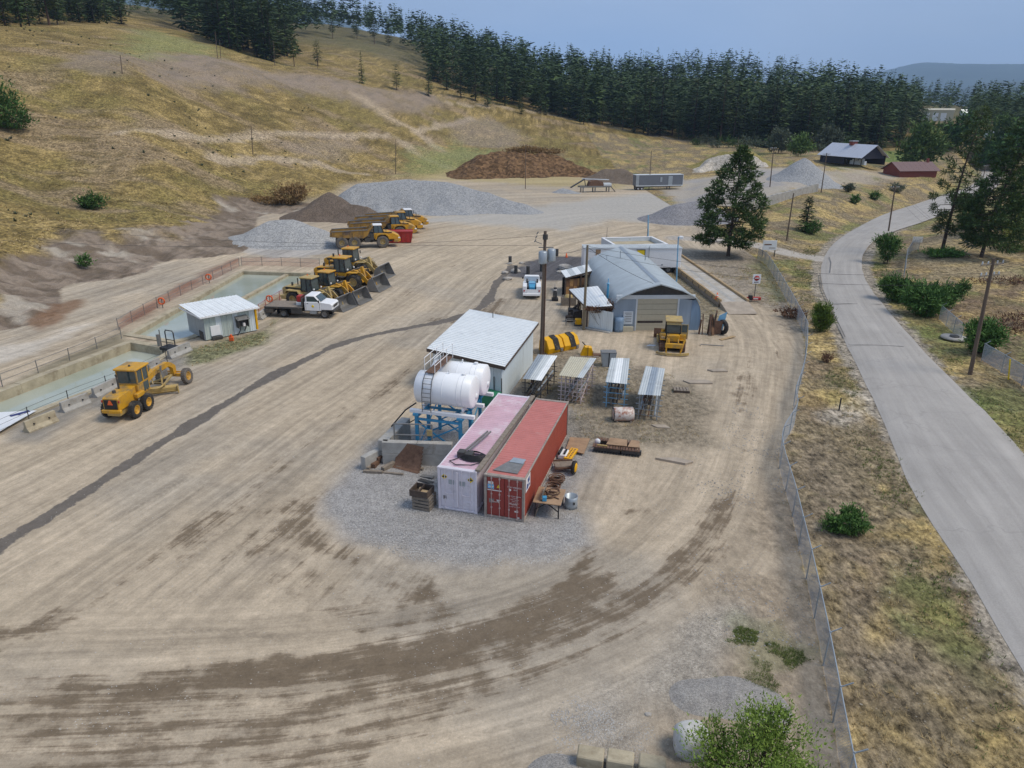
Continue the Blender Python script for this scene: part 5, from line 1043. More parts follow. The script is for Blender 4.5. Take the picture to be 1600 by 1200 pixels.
# pale pump shed
a, yw, ln = frame(Gz(322.5, 533.4), Gz(400.8, 517.5)); c = Gz(292, 519.4); dp = math.hypot(c[0] - a.x, c[1] - a.y); zs, zr = 2.7, 2.75
t = thing('pump_shed', 'small pale green sheet-metal pump shed with a single-slope roof by the ponds', 'shed', a, yw)
mb = MB(); mb.box(.03, ln - .03, .03, dp - .03, .1, 2.62, 0); mb.build('core', M['dark'], t)
ribs(t, 'wall_panel', (0, 0, .12), (1, 0, 0), (0, 0, 1), ln, zs - .1, [M['wall_green'], M['wall_green'], M['wall_white']], 9, .3, .03); ribs(t, 'wall_panel', (0, dp, .12), (0, -1, 0), (0, 0, 1), dp, zs - .1, M['galv'], 4, .3, .03); ribs(t, 'wall_panel', (ln, 0, .12), (0, 1, 0), (0, 0, 1), dp, zs - .1, M['wall_green'], 4, .3, .03)
ribs(t, 'roof_panel', (-.5, -.55, 2.72), (1, 0, 0), (0, 1, .05), ln + .9, dp + 1., M['roof_white'], 9, .3, .035)
mb = MB(); mb.box(-.5, ln + .4, -.57, -.52, 2.55, 2.72); mb.box(-.53, -.48, -.5, dp + .45, 2.56, 2.74); mb.build('fascia', M['white'], t)
mb = MB(); mb.box(.55, 1.5, -.14, -.05, .45, 1.5); mb.build('hatch', M['white'], t); mb = MB(); mb.box(.55, 1.6, -.4, -.02, .05, .38); mb.build('plinth', M['dark'], t)
x = ln * .72; mb = MB(); mb.box(x - .6, x + .5, -.42, -.38, .95, 1.75, 0); mb.box(x - .6, x - .56, -.7, -.05, .85, 1.9); mb.box(x + .46, x + .5, -.7, -.05, .85, 1.9); mb.build('meter_box', M['dark'], t); mb = MB(); mb.prism([(-.85, 1.72), (-.85, 1.76), (-.02, 2.05), (-.02, 2.0)], x - .7, x + .62, 'x'); mb.build('box_hood', M['steel'], t); mb = MB(); mb.box(x - .1, x + .12, -.72, -.45, 1., 1.35); mb.build('meter', M['printw'], t)
mb = MB(); mb.path([(x - .3, -.4, .9), (x - .4, -.35, .5), (x - .7, -.4, .1)], .05, 6); mb.path([(x + .3, -.4, .9), (x + .1, -.35, .4)], .05, 6); mb.build('conduit', M['black'], t)
mb = MB(); mb.box(ln + .05, ln + .25, -.05, .3, .2, 2.5); mb.build('yellow_post', M['yellow_new'], t); mb = MB(); mb.box(-.06, 0, .5, 1.5, 0, .9); mb.build('vent', M['dark'], t)
o = MB(); o.tube((0, 0, 0), (0, 0, .5), .24, 10); o.tube((0, 0, .5), (0, 0, .7), .12, 8); o.box(-.1, .3, -.3, -.1, .1, .5); q = o.build('gas_bottle', M['orange']); q.location = (*Gz(362, 533), 0); tag(q, 'orange pump unit standing against the front of the pump shed', 'pump')

# ------------------------------------------------------------------ big white shed
NL, NR, FR_, FL_ = [Vector((*Gz(a, b, z), 0)) for a, b, z in [(664.8, 545, 3.4), (790.9, 572.7, 3.4), (839.7, 504.7, 3.9), (734.9, 483.5, 3.9)]]
ex = ((NR - NL) + (FR_ - FL_)).normalized(); yw = math.atan2(ex.y, ex.x); Wd_ = ((NR - NL).length + (FR_ - FL_).length) / 2; Rq = Matrix.Rotation(-yw, 3, 'Z'); ey = Rq @ ((FR_ - NR) + (FL_ - NL)); ey *= .5; Dp_ = ey.length; ey.normalize()
def SP(x, y, z): return Vector((x, 0, z)) + ey * y                  # the plan is a little out of square
t = thing('storage_shed', 'large white sheet-metal shed with a wide ribbed single-slope roof behind the fuel tanks', 'shed', (NL + NR + FR_ + FL_) / 4 - Matrix.Rotation(yw, 3, 'Z') @ SP(Wd_ / 2, Dp_ / 2, 0), yw); ov = .45
mb = MB(); mb.prism([tuple(SP(x, y, 0))[:2] for x, y in ((ov + .05, ov + .05), (Wd_ - ov - .05, ov + .05), (Wd_ - ov - .05, Dp_ - ov - .05), (ov + .05, Dp_ - ov - .05))], 0, 3.2, 'z'); mb.build('core', M['dark'], t); Z_ = (0, 0, 1)
ribs(t, 'wall_panel', SP(ov, ov, 0), (1, 0, 0), Z_, Wd_ - 2 * ov, 3.35, M['wall_white'], 9, .3, .03); ribs(t, 'wall_panel', SP(Wd_ - ov, ov, 0), ey, Z_, Dp_ - 2 * ov, 3.5, M['wall_white'], 12, .25, .03)
ribs(t, 'wall_panel', SP(ov, Dp_ - ov, 0), -ey, Z_, Dp_ - 2 * ov, 3.5, M['wall_white'], 12, .25, .03); ribs(t, 'wall_panel', SP(Wd_ - ov, Dp_ - ov, 0), (-1, 0, 0), Z_, Wd_ - 2 * ov, 3.8, M['wall_white'], 9, .3, .03)
sl_ = .5 / Dp_; n = 15
for i in range(n):
    y0 = Dp_ * i / n; pw = Dp_ / n; mb = MB(); prof = []
    for k in range(2): u = pw * k / 2; q = pw / 2; prof += [(u, 0), (u + q * .72, 0), (u + q * .8, .05), (u + q * .94, .05), (u + q * .99, 0)]
    v = [SP(x, y0 + u, 3.42 + (y0 + u) * sl_ + h + .004 * (i % 2)) for x in (0, Wd_) for u, h in prof]; q = len(prof); mb.add(v, [(j, q + j, q + j + 1, j + 1) for j in range(q - 1)]); link('roof_panel', mb.mesh('roof_panel', M['roof_white']), t)
mb = MB(); mb.bar(SP(0, 0, 3.26), SP(Wd_, 0, 3.26), .06, .28); mb.bar(SP(Wd_, 0, 3.3), SP(Wd_, Dp_, 3.8), .06, .2); mb.bar(SP(0, 0, 3.3), SP(0, Dp_, 3.8), .06, .2); mb.build('fascia', M['dkwood'], t)
mb = MB(); mb.box(Wd_ - 2.1, Wd_ - ov - .1, ov - 1.3, ov - .1, .9, 1.05); mb.box(Wd_ - 2.1, Wd_ - ov - .1, ov - 1.3, ov - 1.2, 0, .9); mb.build('green_bench', M['green'], t)
mb = MB(); [mb.bar((Wd_ - x, ov - .1, .9), (Wd_ - x, ov - .12, 2.2), .06) for x in (.55, 1.3, 2.05)]; mb.build('bracket', M['dark'], t)
mb = MB(); mb.tube(SP(Wd_ * .4, Dp_ - 1, 3.8), SP(Wd_ * .4, Dp_ - 1, 4.4), .04, 6); mb.build('vent_pipe', M['dark'], t)

# ------------------------------------------------------------------ shipping containers
def cont_mat(nm, c, c2, k=.3): return mat(nm, c, .5, var=.1, scale=1.2, streak=False, dirt=k, dirtcol=c2, rust=.18, rustcol=(.12, .06, .035))
M['c_pink'] = cont_mat('faded_pink', (.6, .4, .46), (.7, .62, .64), .45); M['c_lav'] = cont_mat('pale_lavender', (.68, .64, .69), (.42, .39, .4), .25); M['c_red'] = cont_mat('container_red', (.36, .072, .045), (.28, .06, .042)); M['c_redroof'] = cont_mat('sunbleached_red', (.5, .175, .15), (.52, .27, .24)); M['c_front'] = cont_mat('dull_red', (.3, .05, .04), (.34, .1, .08)); M['c_trim'] = mat('worn_rail', (.33, .28, .24), .7, var=.25, dirt=.4, rust=.3); M['c_bar'] = mat('lock_bar', (.5, .36, .33), .5, var=.2, rust=.2)
def container(px, py, yaw, label, side, roof, front, trim, Hc=2.8):
    W_, L_ = 2.438, 12.19; t = thing('shipping_container', label, 'container', (px, py, 0), yaw)
    # local: x across the doors, y along the box away from the camera
    def corr(n, w, dep, f):
        v = []; q = []
        for i in range(n): u = w * i / n; s = w / n; q += [(u, 0), (u + s * .35, 0), (u + s * .5, dep), (u + s * .85, dep)]
        q.append((w, 0)); return f(q)
    def wall(q, fn0, fn1):
        mb = MB(); v = [fn0(u, h) for u, h in q] + [fn1(u, h) for u, h in q]; n = len(q); mb.add(v, [(i, i + 1, n + i + 1, n + i) for i in range(n - 1)]); return mb
    x1 = W_ - .05
    wall(corr(40, L_ - .4, -.036, lambda q: q), lambda u, h: (x1 + h, .2 + u, .16), lambda u, h: (x1 + h, .2 + u, Hc - .1)).build('side_wall', side, t)
    wall(corr(40, L_ - .4, .036, lambda q: q), lambda u, h: (.05 + h, .2 + u, .16), lambda u, h: (.05 + h, .2 + u, Hc - .1)).build('side_wall', side, t)
    wall(corr(40, L_ - .5, -.03, lambda q: q), lambda u, h: (.06, .25 + u, Hc - .03 + h), lambda u, h: (W_ - .06, .25 + u, Hc - .03 + h)).build('roof', roof, t)
    wall(corr(9, W_ - .2, .036, lambda q: q), lambda u, h: (.1 + u, L_ - .05 - h, .16), lambda u, h: (.1 + u, L_ - .05 - h, Hc - .1)).build('end_wall', side, t)
    mb = MB(); mb.box(.1, W_ - .1, .12, L_ - .1, .1, .16, 0); mb.build('floor', M['dark'], t)
    mb = MB()
    for x in (.0, W_ - .1): mb.box(x, x + .1, .02, L_ - .02, 0.02, .18); mb.box(x + .01, x + .09, .02, L_ - .02, Hc - .13, Hc - .005)
    for x in (0, W_ - .16): mb.box(x, x + .16, 0, .12, .02, Hc - .01); mb.box(x, x + .16, L_ - .12, L_, .02, Hc - .01)
    for y in (0, L_ - .12): mb.box(.16, W_ - .16, y, y + .12, .02, .16); mb.box(.16, W_ - .16, y + .005, y + .115, Hc - .14, Hc - .012)
    mb.box(.1, W_ - .1, .12, .28, Hc - .06, Hc - .015); mb.box(.1, W_ - .1, L_ - .28, L_ - .12, Hc - .06, Hc - .015)
    mb.build('frame', trim, t)
    mb = MB()
    for x in (-.01, W_ - .17):
        for y in (-.01, L_ - .17):
            for z in (0, Hc - .11): mb.box(x, x + .18, y, y + .18, z, z + .118)
    mb.build('corner_casting', trim, t)
    for s in (0, 1):
        x0 = .17 if s == 0 else W_ / 2 + .012; x2 = W_ / 2 - .012 if s == 0 else W_ - .17
        mb = MB(); mb.box(x0, x2, .05, .09, .17, Hc - .15); n = 4
        for k in range(n):
            z0 = .26 + k * (Hc - .5) / n; z1 = z0 + (Hc - .5) / n - .14; mb.box(x0 + .06, x2 - .06, .035, .055, z0, z1, .008)
        dr = mb.build('door', front, t)
        for k in (.27, .74):
            x = x0 + (x2 - x0) * k; mb = MB(); mb.tube((x, .0, .1), (x, .0, Hc - .08), .02, 7)
            for z in (.14, .7, 1.6, Hc - .2): mb.box(x - .05, x + .05, -.01, .04, z - .05, z + .05)
            mb.bar((x, -.03, 1.15), (x + (.3 if k < .5 else -.28), -.03, 1.1), .03, .05); mb.build('lock_bar', M['c_bar'] if front is M['c_front'] else front, dr)
    return t
px_, py_ = (-4.34, 37.1); CY = -.276
tp = container(px_, py_, CY, 'faded pink shipping container with lavender doors and yellow diamond placards', M['c_lav'], M['c_pink'], M['c_lav'], M['c_lav'])
tr = container(-1.576, 36.23, CY, 'rust-red shipping container with white lettering on its doors', M['c_red'], M['c_redroof'], M['c_front'], M['c_trim'])
def onfront(t, nm, m, x0, x1, z0, z1, poly=None, lift=.0):
    mb = MB()
    if poly: mb.prism([(x0 + (x1 - x0) * a, z0 + (z1 - z0) * b) for a, b in poly], .024 - lift, .031 - lift, 'y')
    else: mb.box(x0, x1, .024 - lift, .031 - lift, z0, z1, 0)
    return mb.build(nm, m, t)
DIA = [(.5, 0), (1, .5), (.5, 1), (0, .5)]
for x, z in ((.42, 2.2), (2.04, 2.2)):
    onfront(tp, 'placard', M['hazard_y'], x - .19, x + .19, z - .19, z + .19, DIA); onfront(tp, 'placard_print', M['print'], x - .13, x + .13, z - .045, z + .045, None, .006); onfront(tp, 'placard_print', M['print'], x - .06, x + .06, z + .06, z + .13, [(0, 0), (1, 0), (.5, 1)], .006)
for x, z, w, h, m in ((.85, 1.9, .17, .15, 'galv'), (1.53, 1.88, .17, .15, 'galv'), (.42, .82, .09, .12, 'dark')): onfront(tp, 'data_plate', M[m], x - w, x + w, z - h, z + h)
mb = MB(); mb.box(1.16, 1.28, -.03, .03, .3, 2.6); mb.build('lock_box', M['c_lav'], tp)
onfront(tr, 'decal', M['decal'], .22, .6, 1.92, 2.2); onfront(tr, 'decal', M['printw'], .24, .56, 2.22, 2.38); onfront(tr, 'decal', M['printw'], .2, 1.05, 1.8, 1.86); mb = MB(); mb.prism([(.24, 2.0), (.34, 2.1), (.44, 2.04), (.58, 2.12), (.58, 2.06), (.44, 1.98), (.34, 2.04)], .016, .022, 'y'); mb.build('decal', M['printw'], tr)
onfront(tr, 'placard', M['hazard_y'], .76, .98, 2.02, 2.24, [(0, 0), (1, 0), (.5, 1)]); onfront(tr, 'placard', M['printw'], .74, 1.0, 1.02, 1.24, [(0, 1), (.5, 0), (1, 1)]); onfront(tr, 'data_plate', M['steel'], .3, .6, 1.0, 1.26); onfront(tr, 'label_patch', M['printw'], 1.84, 2.06, .58, .68); onfront(tr, 'label_patch', M['printw'], 2.0, 2.14, .2, .27)
mb = MB(); mb.lathe([(0, .012), (.075, .012), (.075, .03), (0, .03)], (1.56, 0, 2.0), 'y', 14); mb.build('label_patch', M['printw'], tr)
RX = (R_(90), 0, 0)
text('TCIU 408842 5', .135, M['printw'], tr, (1.82, .02, 2.18), RX); text('45G1', .12, M['printw'], tr, (1.9, .02, 2.03), RX)
for i, s in enumerate(['MAX. GROSS  30 480 KG', '67 200 LB', 'TARE  3 940 KG', '8 690 LB', 'NET  26 540 KG', '58 510 LB', 'CU. CAP. 76.3 CU.M']): text(s, .075, M['printw'], tr, (1.82, .02, 1.62 - .115 * i), RX)
t = tr
def part_(t, nm, m, q): mb = MB(); mb.prism(q, 2.414, 2.42, 'x'); mb.build(nm, m, t)
mb = MB(); mb.box(2.40, 2.415, .35, 1.35, 1.75, 2.62, 0); mb.build('side_mark', M['printw'], tr); [part_(tr, 'side_mark_print', mat('mark_navy', (.03, .06, .22), .6), q_) for q_ in ([(.45, 1.9), (.8, 1.85), (.95, 2.1), (.6, 2.2)], [(.85, 2.15), (1.2, 2.2), (1.15, 2.5), (.75, 2.45)], [(.95, 1.85), (1.25, 1.9), (1.2, 2.05), (1., 2.0)])]
# things lying on the roofs
def on_cont(t, x, y, z=2.8): return t.matrix_world @ Vector((x, y, z)) if False else Vector((t.location.x + x * math.cos(t.rotation_euler.z) - y * math.sin(t.rotation_euler.z), t.location.y + x * math.sin(t.rotation_euler.z) + y * math.cos(t.rotation_euler.z), z))
q = thing('jib_mast', 'grey mast unit with two long arms lying on the pink container roof', 'mast', on_cont(tp, 1.2, 1.7, 2.79), CY); mb = MB(); mb.box(-.5, -.05, -.25, .25, 0, .38); mb.box(0, .45, -.3, .2, 0, .34); mb.tube((-.2, 0, .2), (.3, 0, .2), .16, 10); mb.build('base', M['dark'], q)  # grey jib machine with two arms, carries no lamp
for x in (-.08, .12): mb = MB(); mb.bar((x, .1, .38), (x + .35, 3.4, .22), .09, .09); mb.build('arm', M['steel'], q)
q = thing('hose_coil', 'coil of black hose on the pink container roof beside the mast', 'hose', on_cont(tp, 1.65, 1.75, 2.79), CY); mb = MB()
for k in range(7):
    r = .42 + .06 * k; mb.path([(math.cos(a / 18 * 6.283) * r * 1.1, math.sin(a / 18 * 6.283) * r * .8, .05 + .035 * (6 - k)) for a in range(19)], .03, 5)
mb.path([(-.8, -.4, .04), (-1.2, -.9, .04), (-.7, -1.25, .04), (.2, -1.05, .04), (.75, -.5, .05)], .03, 5); mb.build('coil', M['black'], q)
mb = MB(); mb.prism([(.25, .35), (1.75, .3), (1.8, 1.7), (.95, 1.95)], 0, .03, 'z'); q = mb.build('steel_plate', M['steel']); q.location = on_cont(tr, .1, .25, 2.8); q.rotation_euler = (0, 0, CY); tag(q, 'grey five-sided steel plate lying on the red container roof', 'plate')
mb = MB(); mb.prism([(.9, 1.55), (1.75, 1.5), (1.78, 2.1), (1.0, 2.15)], 0, .03, 'z'); q = mb.build('steel_plate', M['galv']); q.location = on_cont(tr, .1, .25, 2.835); q.rotation_euler = (0, 0, CY); tag(q, 'smaller weathered sheet lapped over the plate on the red container roof', 'plate')
mb = MB(); mb.bar((0, 0, 0), (.18, 12.1, 0), .3, .12); q = mb.build('timber', M['wood']); q.location = on_cont(tp, 2.48, .05, 2.87); q.rotation_euler = (0, 0, CY); tag(q, 'long weathered board laid over the gap between the two containers', 'board')

# ------------------------------------------------------------------ fuel tanks on their stand
wa, wb = Gz(597, 688.5, 1.65), Gz(707, 692, 1.65)
a, yw, ln = frame(Gz(640.7, 640, 3.3), Gz(741.5, 652, 3.3)); X0, X1 = .45, ln * .78
t = thing('tank_stand', 'blue steel trestle with white beams carrying the two fuel tanks', 'trestle', (a.x, a.y, 0), yw)
for y in (0, 2.1, 4.3):
    for x in (X0, X1): mb = MB(); mb.box(x - .11, x + .11, y - .11, y + .11, 0, 3.15); mb.box(x - .2, x + .2, y - .2, y + .2, 2.95, 3.14); mb.build('leg', M['blue'], t)
    mb = MB(); mb.box(0, ln, y - .13, y + .13, 3.15, 3.4); mb.build('beam', M['white'], t)
    mb = MB(); mb.bar((X0, y, 2.7), (X1, y, 2.7), .12, .16); mb.bar((X0, y, 2.5), (X1 + .2, y, .4), .09); mb.bar((X1, y, 2.5), (X0 + .2, y, .9), .09); mb.build('brace', M['blue'], t)
for x in (X0, X1): mb = MB(); mb.bar((x, 0, 2.8), (x, 4.3, 2.8), .12, .14); mb.bar((x, 0, .5), (x, 4.3, 2.6), .07); mb.build('brace', M['blue'], t)
def tank(y, x0, x1, r, lab, ladder):
    q = thing('fuel_tank', lab, 'tank', t_pt(0, y, 0), yw); zc = 3.55 + r
    mb = MB(); mb.lathe([(0, x0 - .16), (r * .55, x0 - .13), (r * .9, x0 - .04), (r, x0 + .03), (r, x1 - .03), (r * .9, x1 + .04), (r * .55, x1 + .13), (0, x1 + .16)], (0, 0, zc), 'x', 40); mb.build('shell', M['tank_white'], q)
    for x in (x0 + .55, (x0 + x1) / 2, x1 - .9, x1 - .55): mb = MB(); mb.lathe([(r, x - .02), (r + .012, x - .02), (r + .012, x + .02), (r, x + .02)], (0, 0, zc), 'x', 40); mb.build('weld_band', M['tank_white'], q)
    for x in (x0 + .5, x1 - .6): mb = MB(); mb.prism([(-.75, 3.4), (.75, 3.4), (.75, 3.72), (.45, 3.6), (0, 3.56), (-.45, 3.6), (-.75, 3.72)], x - .06, x + .06, 'x'); mb.build('saddle', M['white'], q)
    mb = MB(); mb.tube((x1 - .7, .0, zc + r - .05), (x1 - .7, .0, zc + r + .12), .14, 12); mb.tube(((x0 + x1) / 2 + .2, 0, zc + r - .05), ((x0 + x1) / 2 + .2, 0, zc + r + .25), .05, 8); mb.lathe([(0, x1 + .14), (.2, x1 + .14), (.2, x1 + .2), (0, x1 + .2)], (0, 0, zc - .3), 'x', 16); mb.build('fittings', M['white'], q)
    if ladder:
        mb = MB(); xl = x0 + .62
        for s in (0, .62): mb.path([(xl + s, -r - .12, 3.35), (xl + s, -r - .12, zc), (xl + s, -r * .8, zc + r * .72), (xl + s, -r * .3, zc + r + .12)], .025, 6)
        for k in range(8): z = 3.5 + k * .3; yy = -r - .12 if z < zc else -math.sqrt(max(.05, (r + .12) ** 2 - (z - zc) ** 2)); mb.tube((xl, yy, z), (xl + .62, yy, z), .018, 6)
        mb.build('ladder', M['dark'], q)
    return q
def t_pt(x, y, z): return Vector((a.x + x * math.cos(yw) - y * math.sin(yw), a.y + x * math.sin(yw) + y * math.cos(yw), z))
r_ = 1.12
tank(1.05, .35, ln - .35, r_, 'white horizontal fuel tank with a black ladder, nearer of the pair', True); tank(3.5, .5, ln - .3, r_ * .98, 'white horizontal fuel tank behind the one with the ladder', False)
q = thing('catwalk', 'rusty catwalk with white handrails across the tops of the fuel tanks', 'catwalk', t_pt(0, 0, 0), yw); zt = 3.55 + 2 * r_ + .06; xl = .97
mb = MB(); mb.box(xl - .02, xl + .66, .6, 4.2, zt, zt + .05); mb.build('deck', M['rusty'], q)
for x in (xl - .04, xl + .68):
    mb = MB()
    for y in (.6, 1.7, 2.9, 4.1): mb.tube((x, y, zt), (x, y, zt + 1.05), .025, 6)
    for z in (.55, 1.05): mb.tube((x, .6, zt + z), (x, 4.1, zt + z), .025, 6)
    mb.build('handrail', M['white'], q)
# concrete bund
def wallseg(name, lab, p0, p1, h, th, m='concrete', blocks=1.6, cat='wall', rows=2):
    a_, y_, l_ = frame(p0, p1); t = thing(name, lab, cat, a_, y_); n = max(1, round(l_ / blocks))
    for r in range(rows):
        for i in range(n):
            mb = MB(); e = .012; mb.box(l_ * i / n + e, l_ * (i + 1) / n - e, -th / 2 + random.uniform(0, .02), th / 2 - random.uniform(0, .02), h * r / rows + (.004 if r else 0), h * (r + 1) / rows - .008, .02); mb.build('block', M[m], t)
    return t
wallseg('bund_wall', 'front concrete block wall of the fuel bund', wa, wb, 1.65, .5, blocks=2.4)
wc = Gz(634, 652, 1.65); wallseg('bund_wall', 'left concrete block wall of the fuel bund running back towards the shed', wa, wc, 1.65, .7, blocks=2.2)
wallseg('low_wall', 'low concrete barrier wall beside the timber heap', Gz(568, 734), Gz(607, 713), .95, .45, blocks=3., rows=1)
o_ = Vector((*wa, 0)); q = thing('guard_frame', 'grey pipe guard frame over the bund wall', 'guardrail', (*Gz(618, 681, 1.7), 0), yaw_of(wa, wb)); mb = MB()
for x in (0, 2.55): mb.tube((x, -.32, .3 if x else 1.0), (x, -.32, 2.75), .05, 8)
for z in (1.95, 2.75): mb.tube((0, -.32, z), (2.55, -.32, z), .05, 8)
mb.build('frame', M['steel'], q); mb = MB(); mb.box(2.2, 2.55, -.42, -.3, 1.95, 2.4); mb.build('yellow_box', M['yellow_old'], q)
mb = MB(); mb.path([(.2, 0, 2.6), (.6, .8, 2.2), (1.2, 1.4, 2.4), (1.9, 1.2, 1.8)], .04, 6); mb.path([(-.4, .6, 2.1), (.5, 1.2, 3.1), (1.2, 1.6, 3.5)], .05, 6); mb.build('hose', M['black'], q)
q = MB(); n = 8; pc, pd = Gz(613, 731), Gz(652, 741); c0 = Vector((*pc, .03)); u_ = Vector((pd[0] - pc[0], pd[1] - pc[1], 0)); b_ = Vector((-u_.y, u_.x, 0)).normalized(); P_ = []
for i in range(n + 1): f = i / n; P_.append(b_ * (.8 * f ** .7) + Vector((0, 0, 1.6 * f ** 1.4)) - u_ * .03 * f)
for i in range(n):
    for o_2 in (0, 1): k_ = b_ * (.03 * o_2) - Vector((0, 0, .03 * o_2)); q.quad(P_[i] + k_, P_[i] + u_ + k_, P_[i + 1] + u_ * 1.05 + k_, P_[i + 1] + k_)
o = q.build('curved_plate', M['rusty']); o.location = c0; tag(o, 'curved rusty steel plate leaning against the bund wall', 'plate')
for i, (p0, p1, w, h, z, lab, m) in enumerate([((583, 732), (604, 710), .3, .3, .16, 'thick brown timber standing highest in the heap by the low wall', 'rusty'), ((574, 735), (592, 713), .25, .2, .12, 'grey timber against the low wall', 'wood'), ((598, 736), (622, 724), .28, .26, .14, 'short squared timber end-on beside the curved plate', 'wood'), ((568, 738), (598, 740), .22, .16, .08, 'grey plank across the front of the timber heap', 'wood'), ((620, 730), (661, 735), .2, .12, .07, 'pale plank in front of the curved plate', 'wood'), ((597, 739), (630, 743), .16, .1, .05, 'thin batten nearest the gravel', 'wood'), ((590, 726), (606, 716), .22, .2, .42, 'dark timber lying across the others in the heap', 'rusty')]):
    P0, P1 = Vector((*Gz(*p0), z)), Vector((*Gz(*p1), z + .04)); mb = MB(); mb.bar((0, 0, 0), P1 - P0, w, h); o = mb.build('timber', M[m]); o.location = P0; tag(o, lab, 'timber', 'timbers heaped by the bund')
for i, (p0, p1, lab) in enumerate([((655, 750), (676, 757), 'dark flat bar lying left of the pink container, nearest the crates'), ((658, 744), (678, 748), 'flat steel offcut left of the pink container'), ((650, 762), (677, 760), 'long thin steel strip left of the pink container')]):
    P0, P1 = Vector((*Gz(*p0), .05)), Vector((*Gz(*p1), .12)); mb = MB(); mb.bar((0, 0, 0), P1 - P0, .3, .05); o = mb.build('steel_offcut', M['steel' if i else 'dark']); o.location = P0; tag(o, lab, 'scrap')
# crate and box left of the pink container
a_, y_, l_ = frame(Gz(644, 795), Gz(670, 800)); q = thing('wooden_crate', 'slatted wooden crate standing on the gravel left of the lavender doors', 'crate', a_, y_); w, d, h = 1.15, 1.0, .85
for z in (.02, .24, .46, .68):
    for y in (0, d - .03): mb = MB(); mb.box(0, w, y, y + .03, z, z + .15); mb.build('slat', M['wood'], q)
    for x in (0, w - .03): mb = MB(); mb.box(x, x + .03, .035, d - .035, z, z + .15); mb.build('slat', M['wood'], q)
mb = MB(); [mb.box(x, x + .07, y, y + .07, 0, h) for x in (.035, w - .105) for y in (.035, d - .105)]; mb.box(.03, w - .03, .03, d - .03, h, h + .03); mb.build('corner_post', M['wood'], q)
q = thing('wooden_box', 'dark open box of odds and ends on top of the slatted crate', 'box', Vector((a_.x, a_.y, h + .035)), y_); mb = MB(); mb.box(-.12, 1.05, -.05, 0, 0, .42); mb.box(-.12, 1.05, .9, .95, 0, .42); mb.box(-.12, -.07, 0, .9, 0, .42); mb.box(1., 1.05, 0, .9, 0, .42); mb.box(-.1, 1.03, 0, .9, 0, .03); mb.box(.4, .46, 0, .9, .2, .4); mb.build('sides', M['dkwood'], q)
mb = MB(); mb.box(.5, .95, .1, .45, .04, .3); mb.tube((.3, .3, .05), (.35, .6, .3), .1, 8); mb.build('contents', M['wood_tan'], q)
# ------------------------------------------------------------------ vehicles (x forward, y left, z up)
WC = {}
def wheel(par, c, r, w, side, tm='rubber', rm='yellow_old', lugs=18, hub=.5, lean=0):
    k = (r, w, tm, rm, lugs, hub)
    if k not in WC:
        mb = MB(); h = w / 2; mb.lathe([(r * hub, -h * .8), (r * .72, -h), (r * .92, -h * .96), (r * .985, -h * .72), (r * .985, h * .72), (r * .92, h * .96), (r * .72, h), (r * hub, h * .8)], n=30)
        for i in range(lugs):
            a = 2 * math.pi * i / lugs
            for s in (-1, 1):
                a2 = a + (0 if s > 0 else math.pi / lugs); mb.T = Matrix.Rotation(a2, 4, 'Y') @ Matrix.Translation((r * .98, s * h * .46, 0)) @ Matrix.Rotation(s * .5, 4, 'X'); mb.box(-.035 * r, .035 * r, -h * .48, h * .48, -r * .06, r * .06, 0)
        mb.T = None; ty = mb.mesh('wheel', M[tm]); mb = MB()
        mb.lathe([(0, h * .35), (r * .18, h * .35), (r * .2, h * .5), (r * .27, h * .5), (r * .3, h * .2), (r * hub * .82, h * .3), (r * hub * .9, h * .75), (r * hub * 1.03, h * .82), (r * hub * 1.03, -h * .82), (0, -h * .3)], n=26)
        for i in range(10): a = 2 * math.pi * i / 10; mb.lathe([(0, h * .56), (r * .022, h * .56), (r * .022, h * .45)], (r * .235 * math.cos(a), 0, r * .235 * math.sin(a)), n=5)
        WC[k] = (ty, mb.mesh('rim', M[rm]))
    ty, ri = WC[k]; o = link('wheel', ty, par, c); o.rotation_euler = (lean, 0, 0 if side > 0 else math.pi); link('rim', ri, o); return o
def part(par, name, m, *ops):
    mb = MB()
    for op in ops: getattr(mb, op[0])(*op[1:])
    return mb.build(name, M[m] if isinstance(m, str) else m, par)
def sym(f): return [f(s) for s in (-1, 1)]
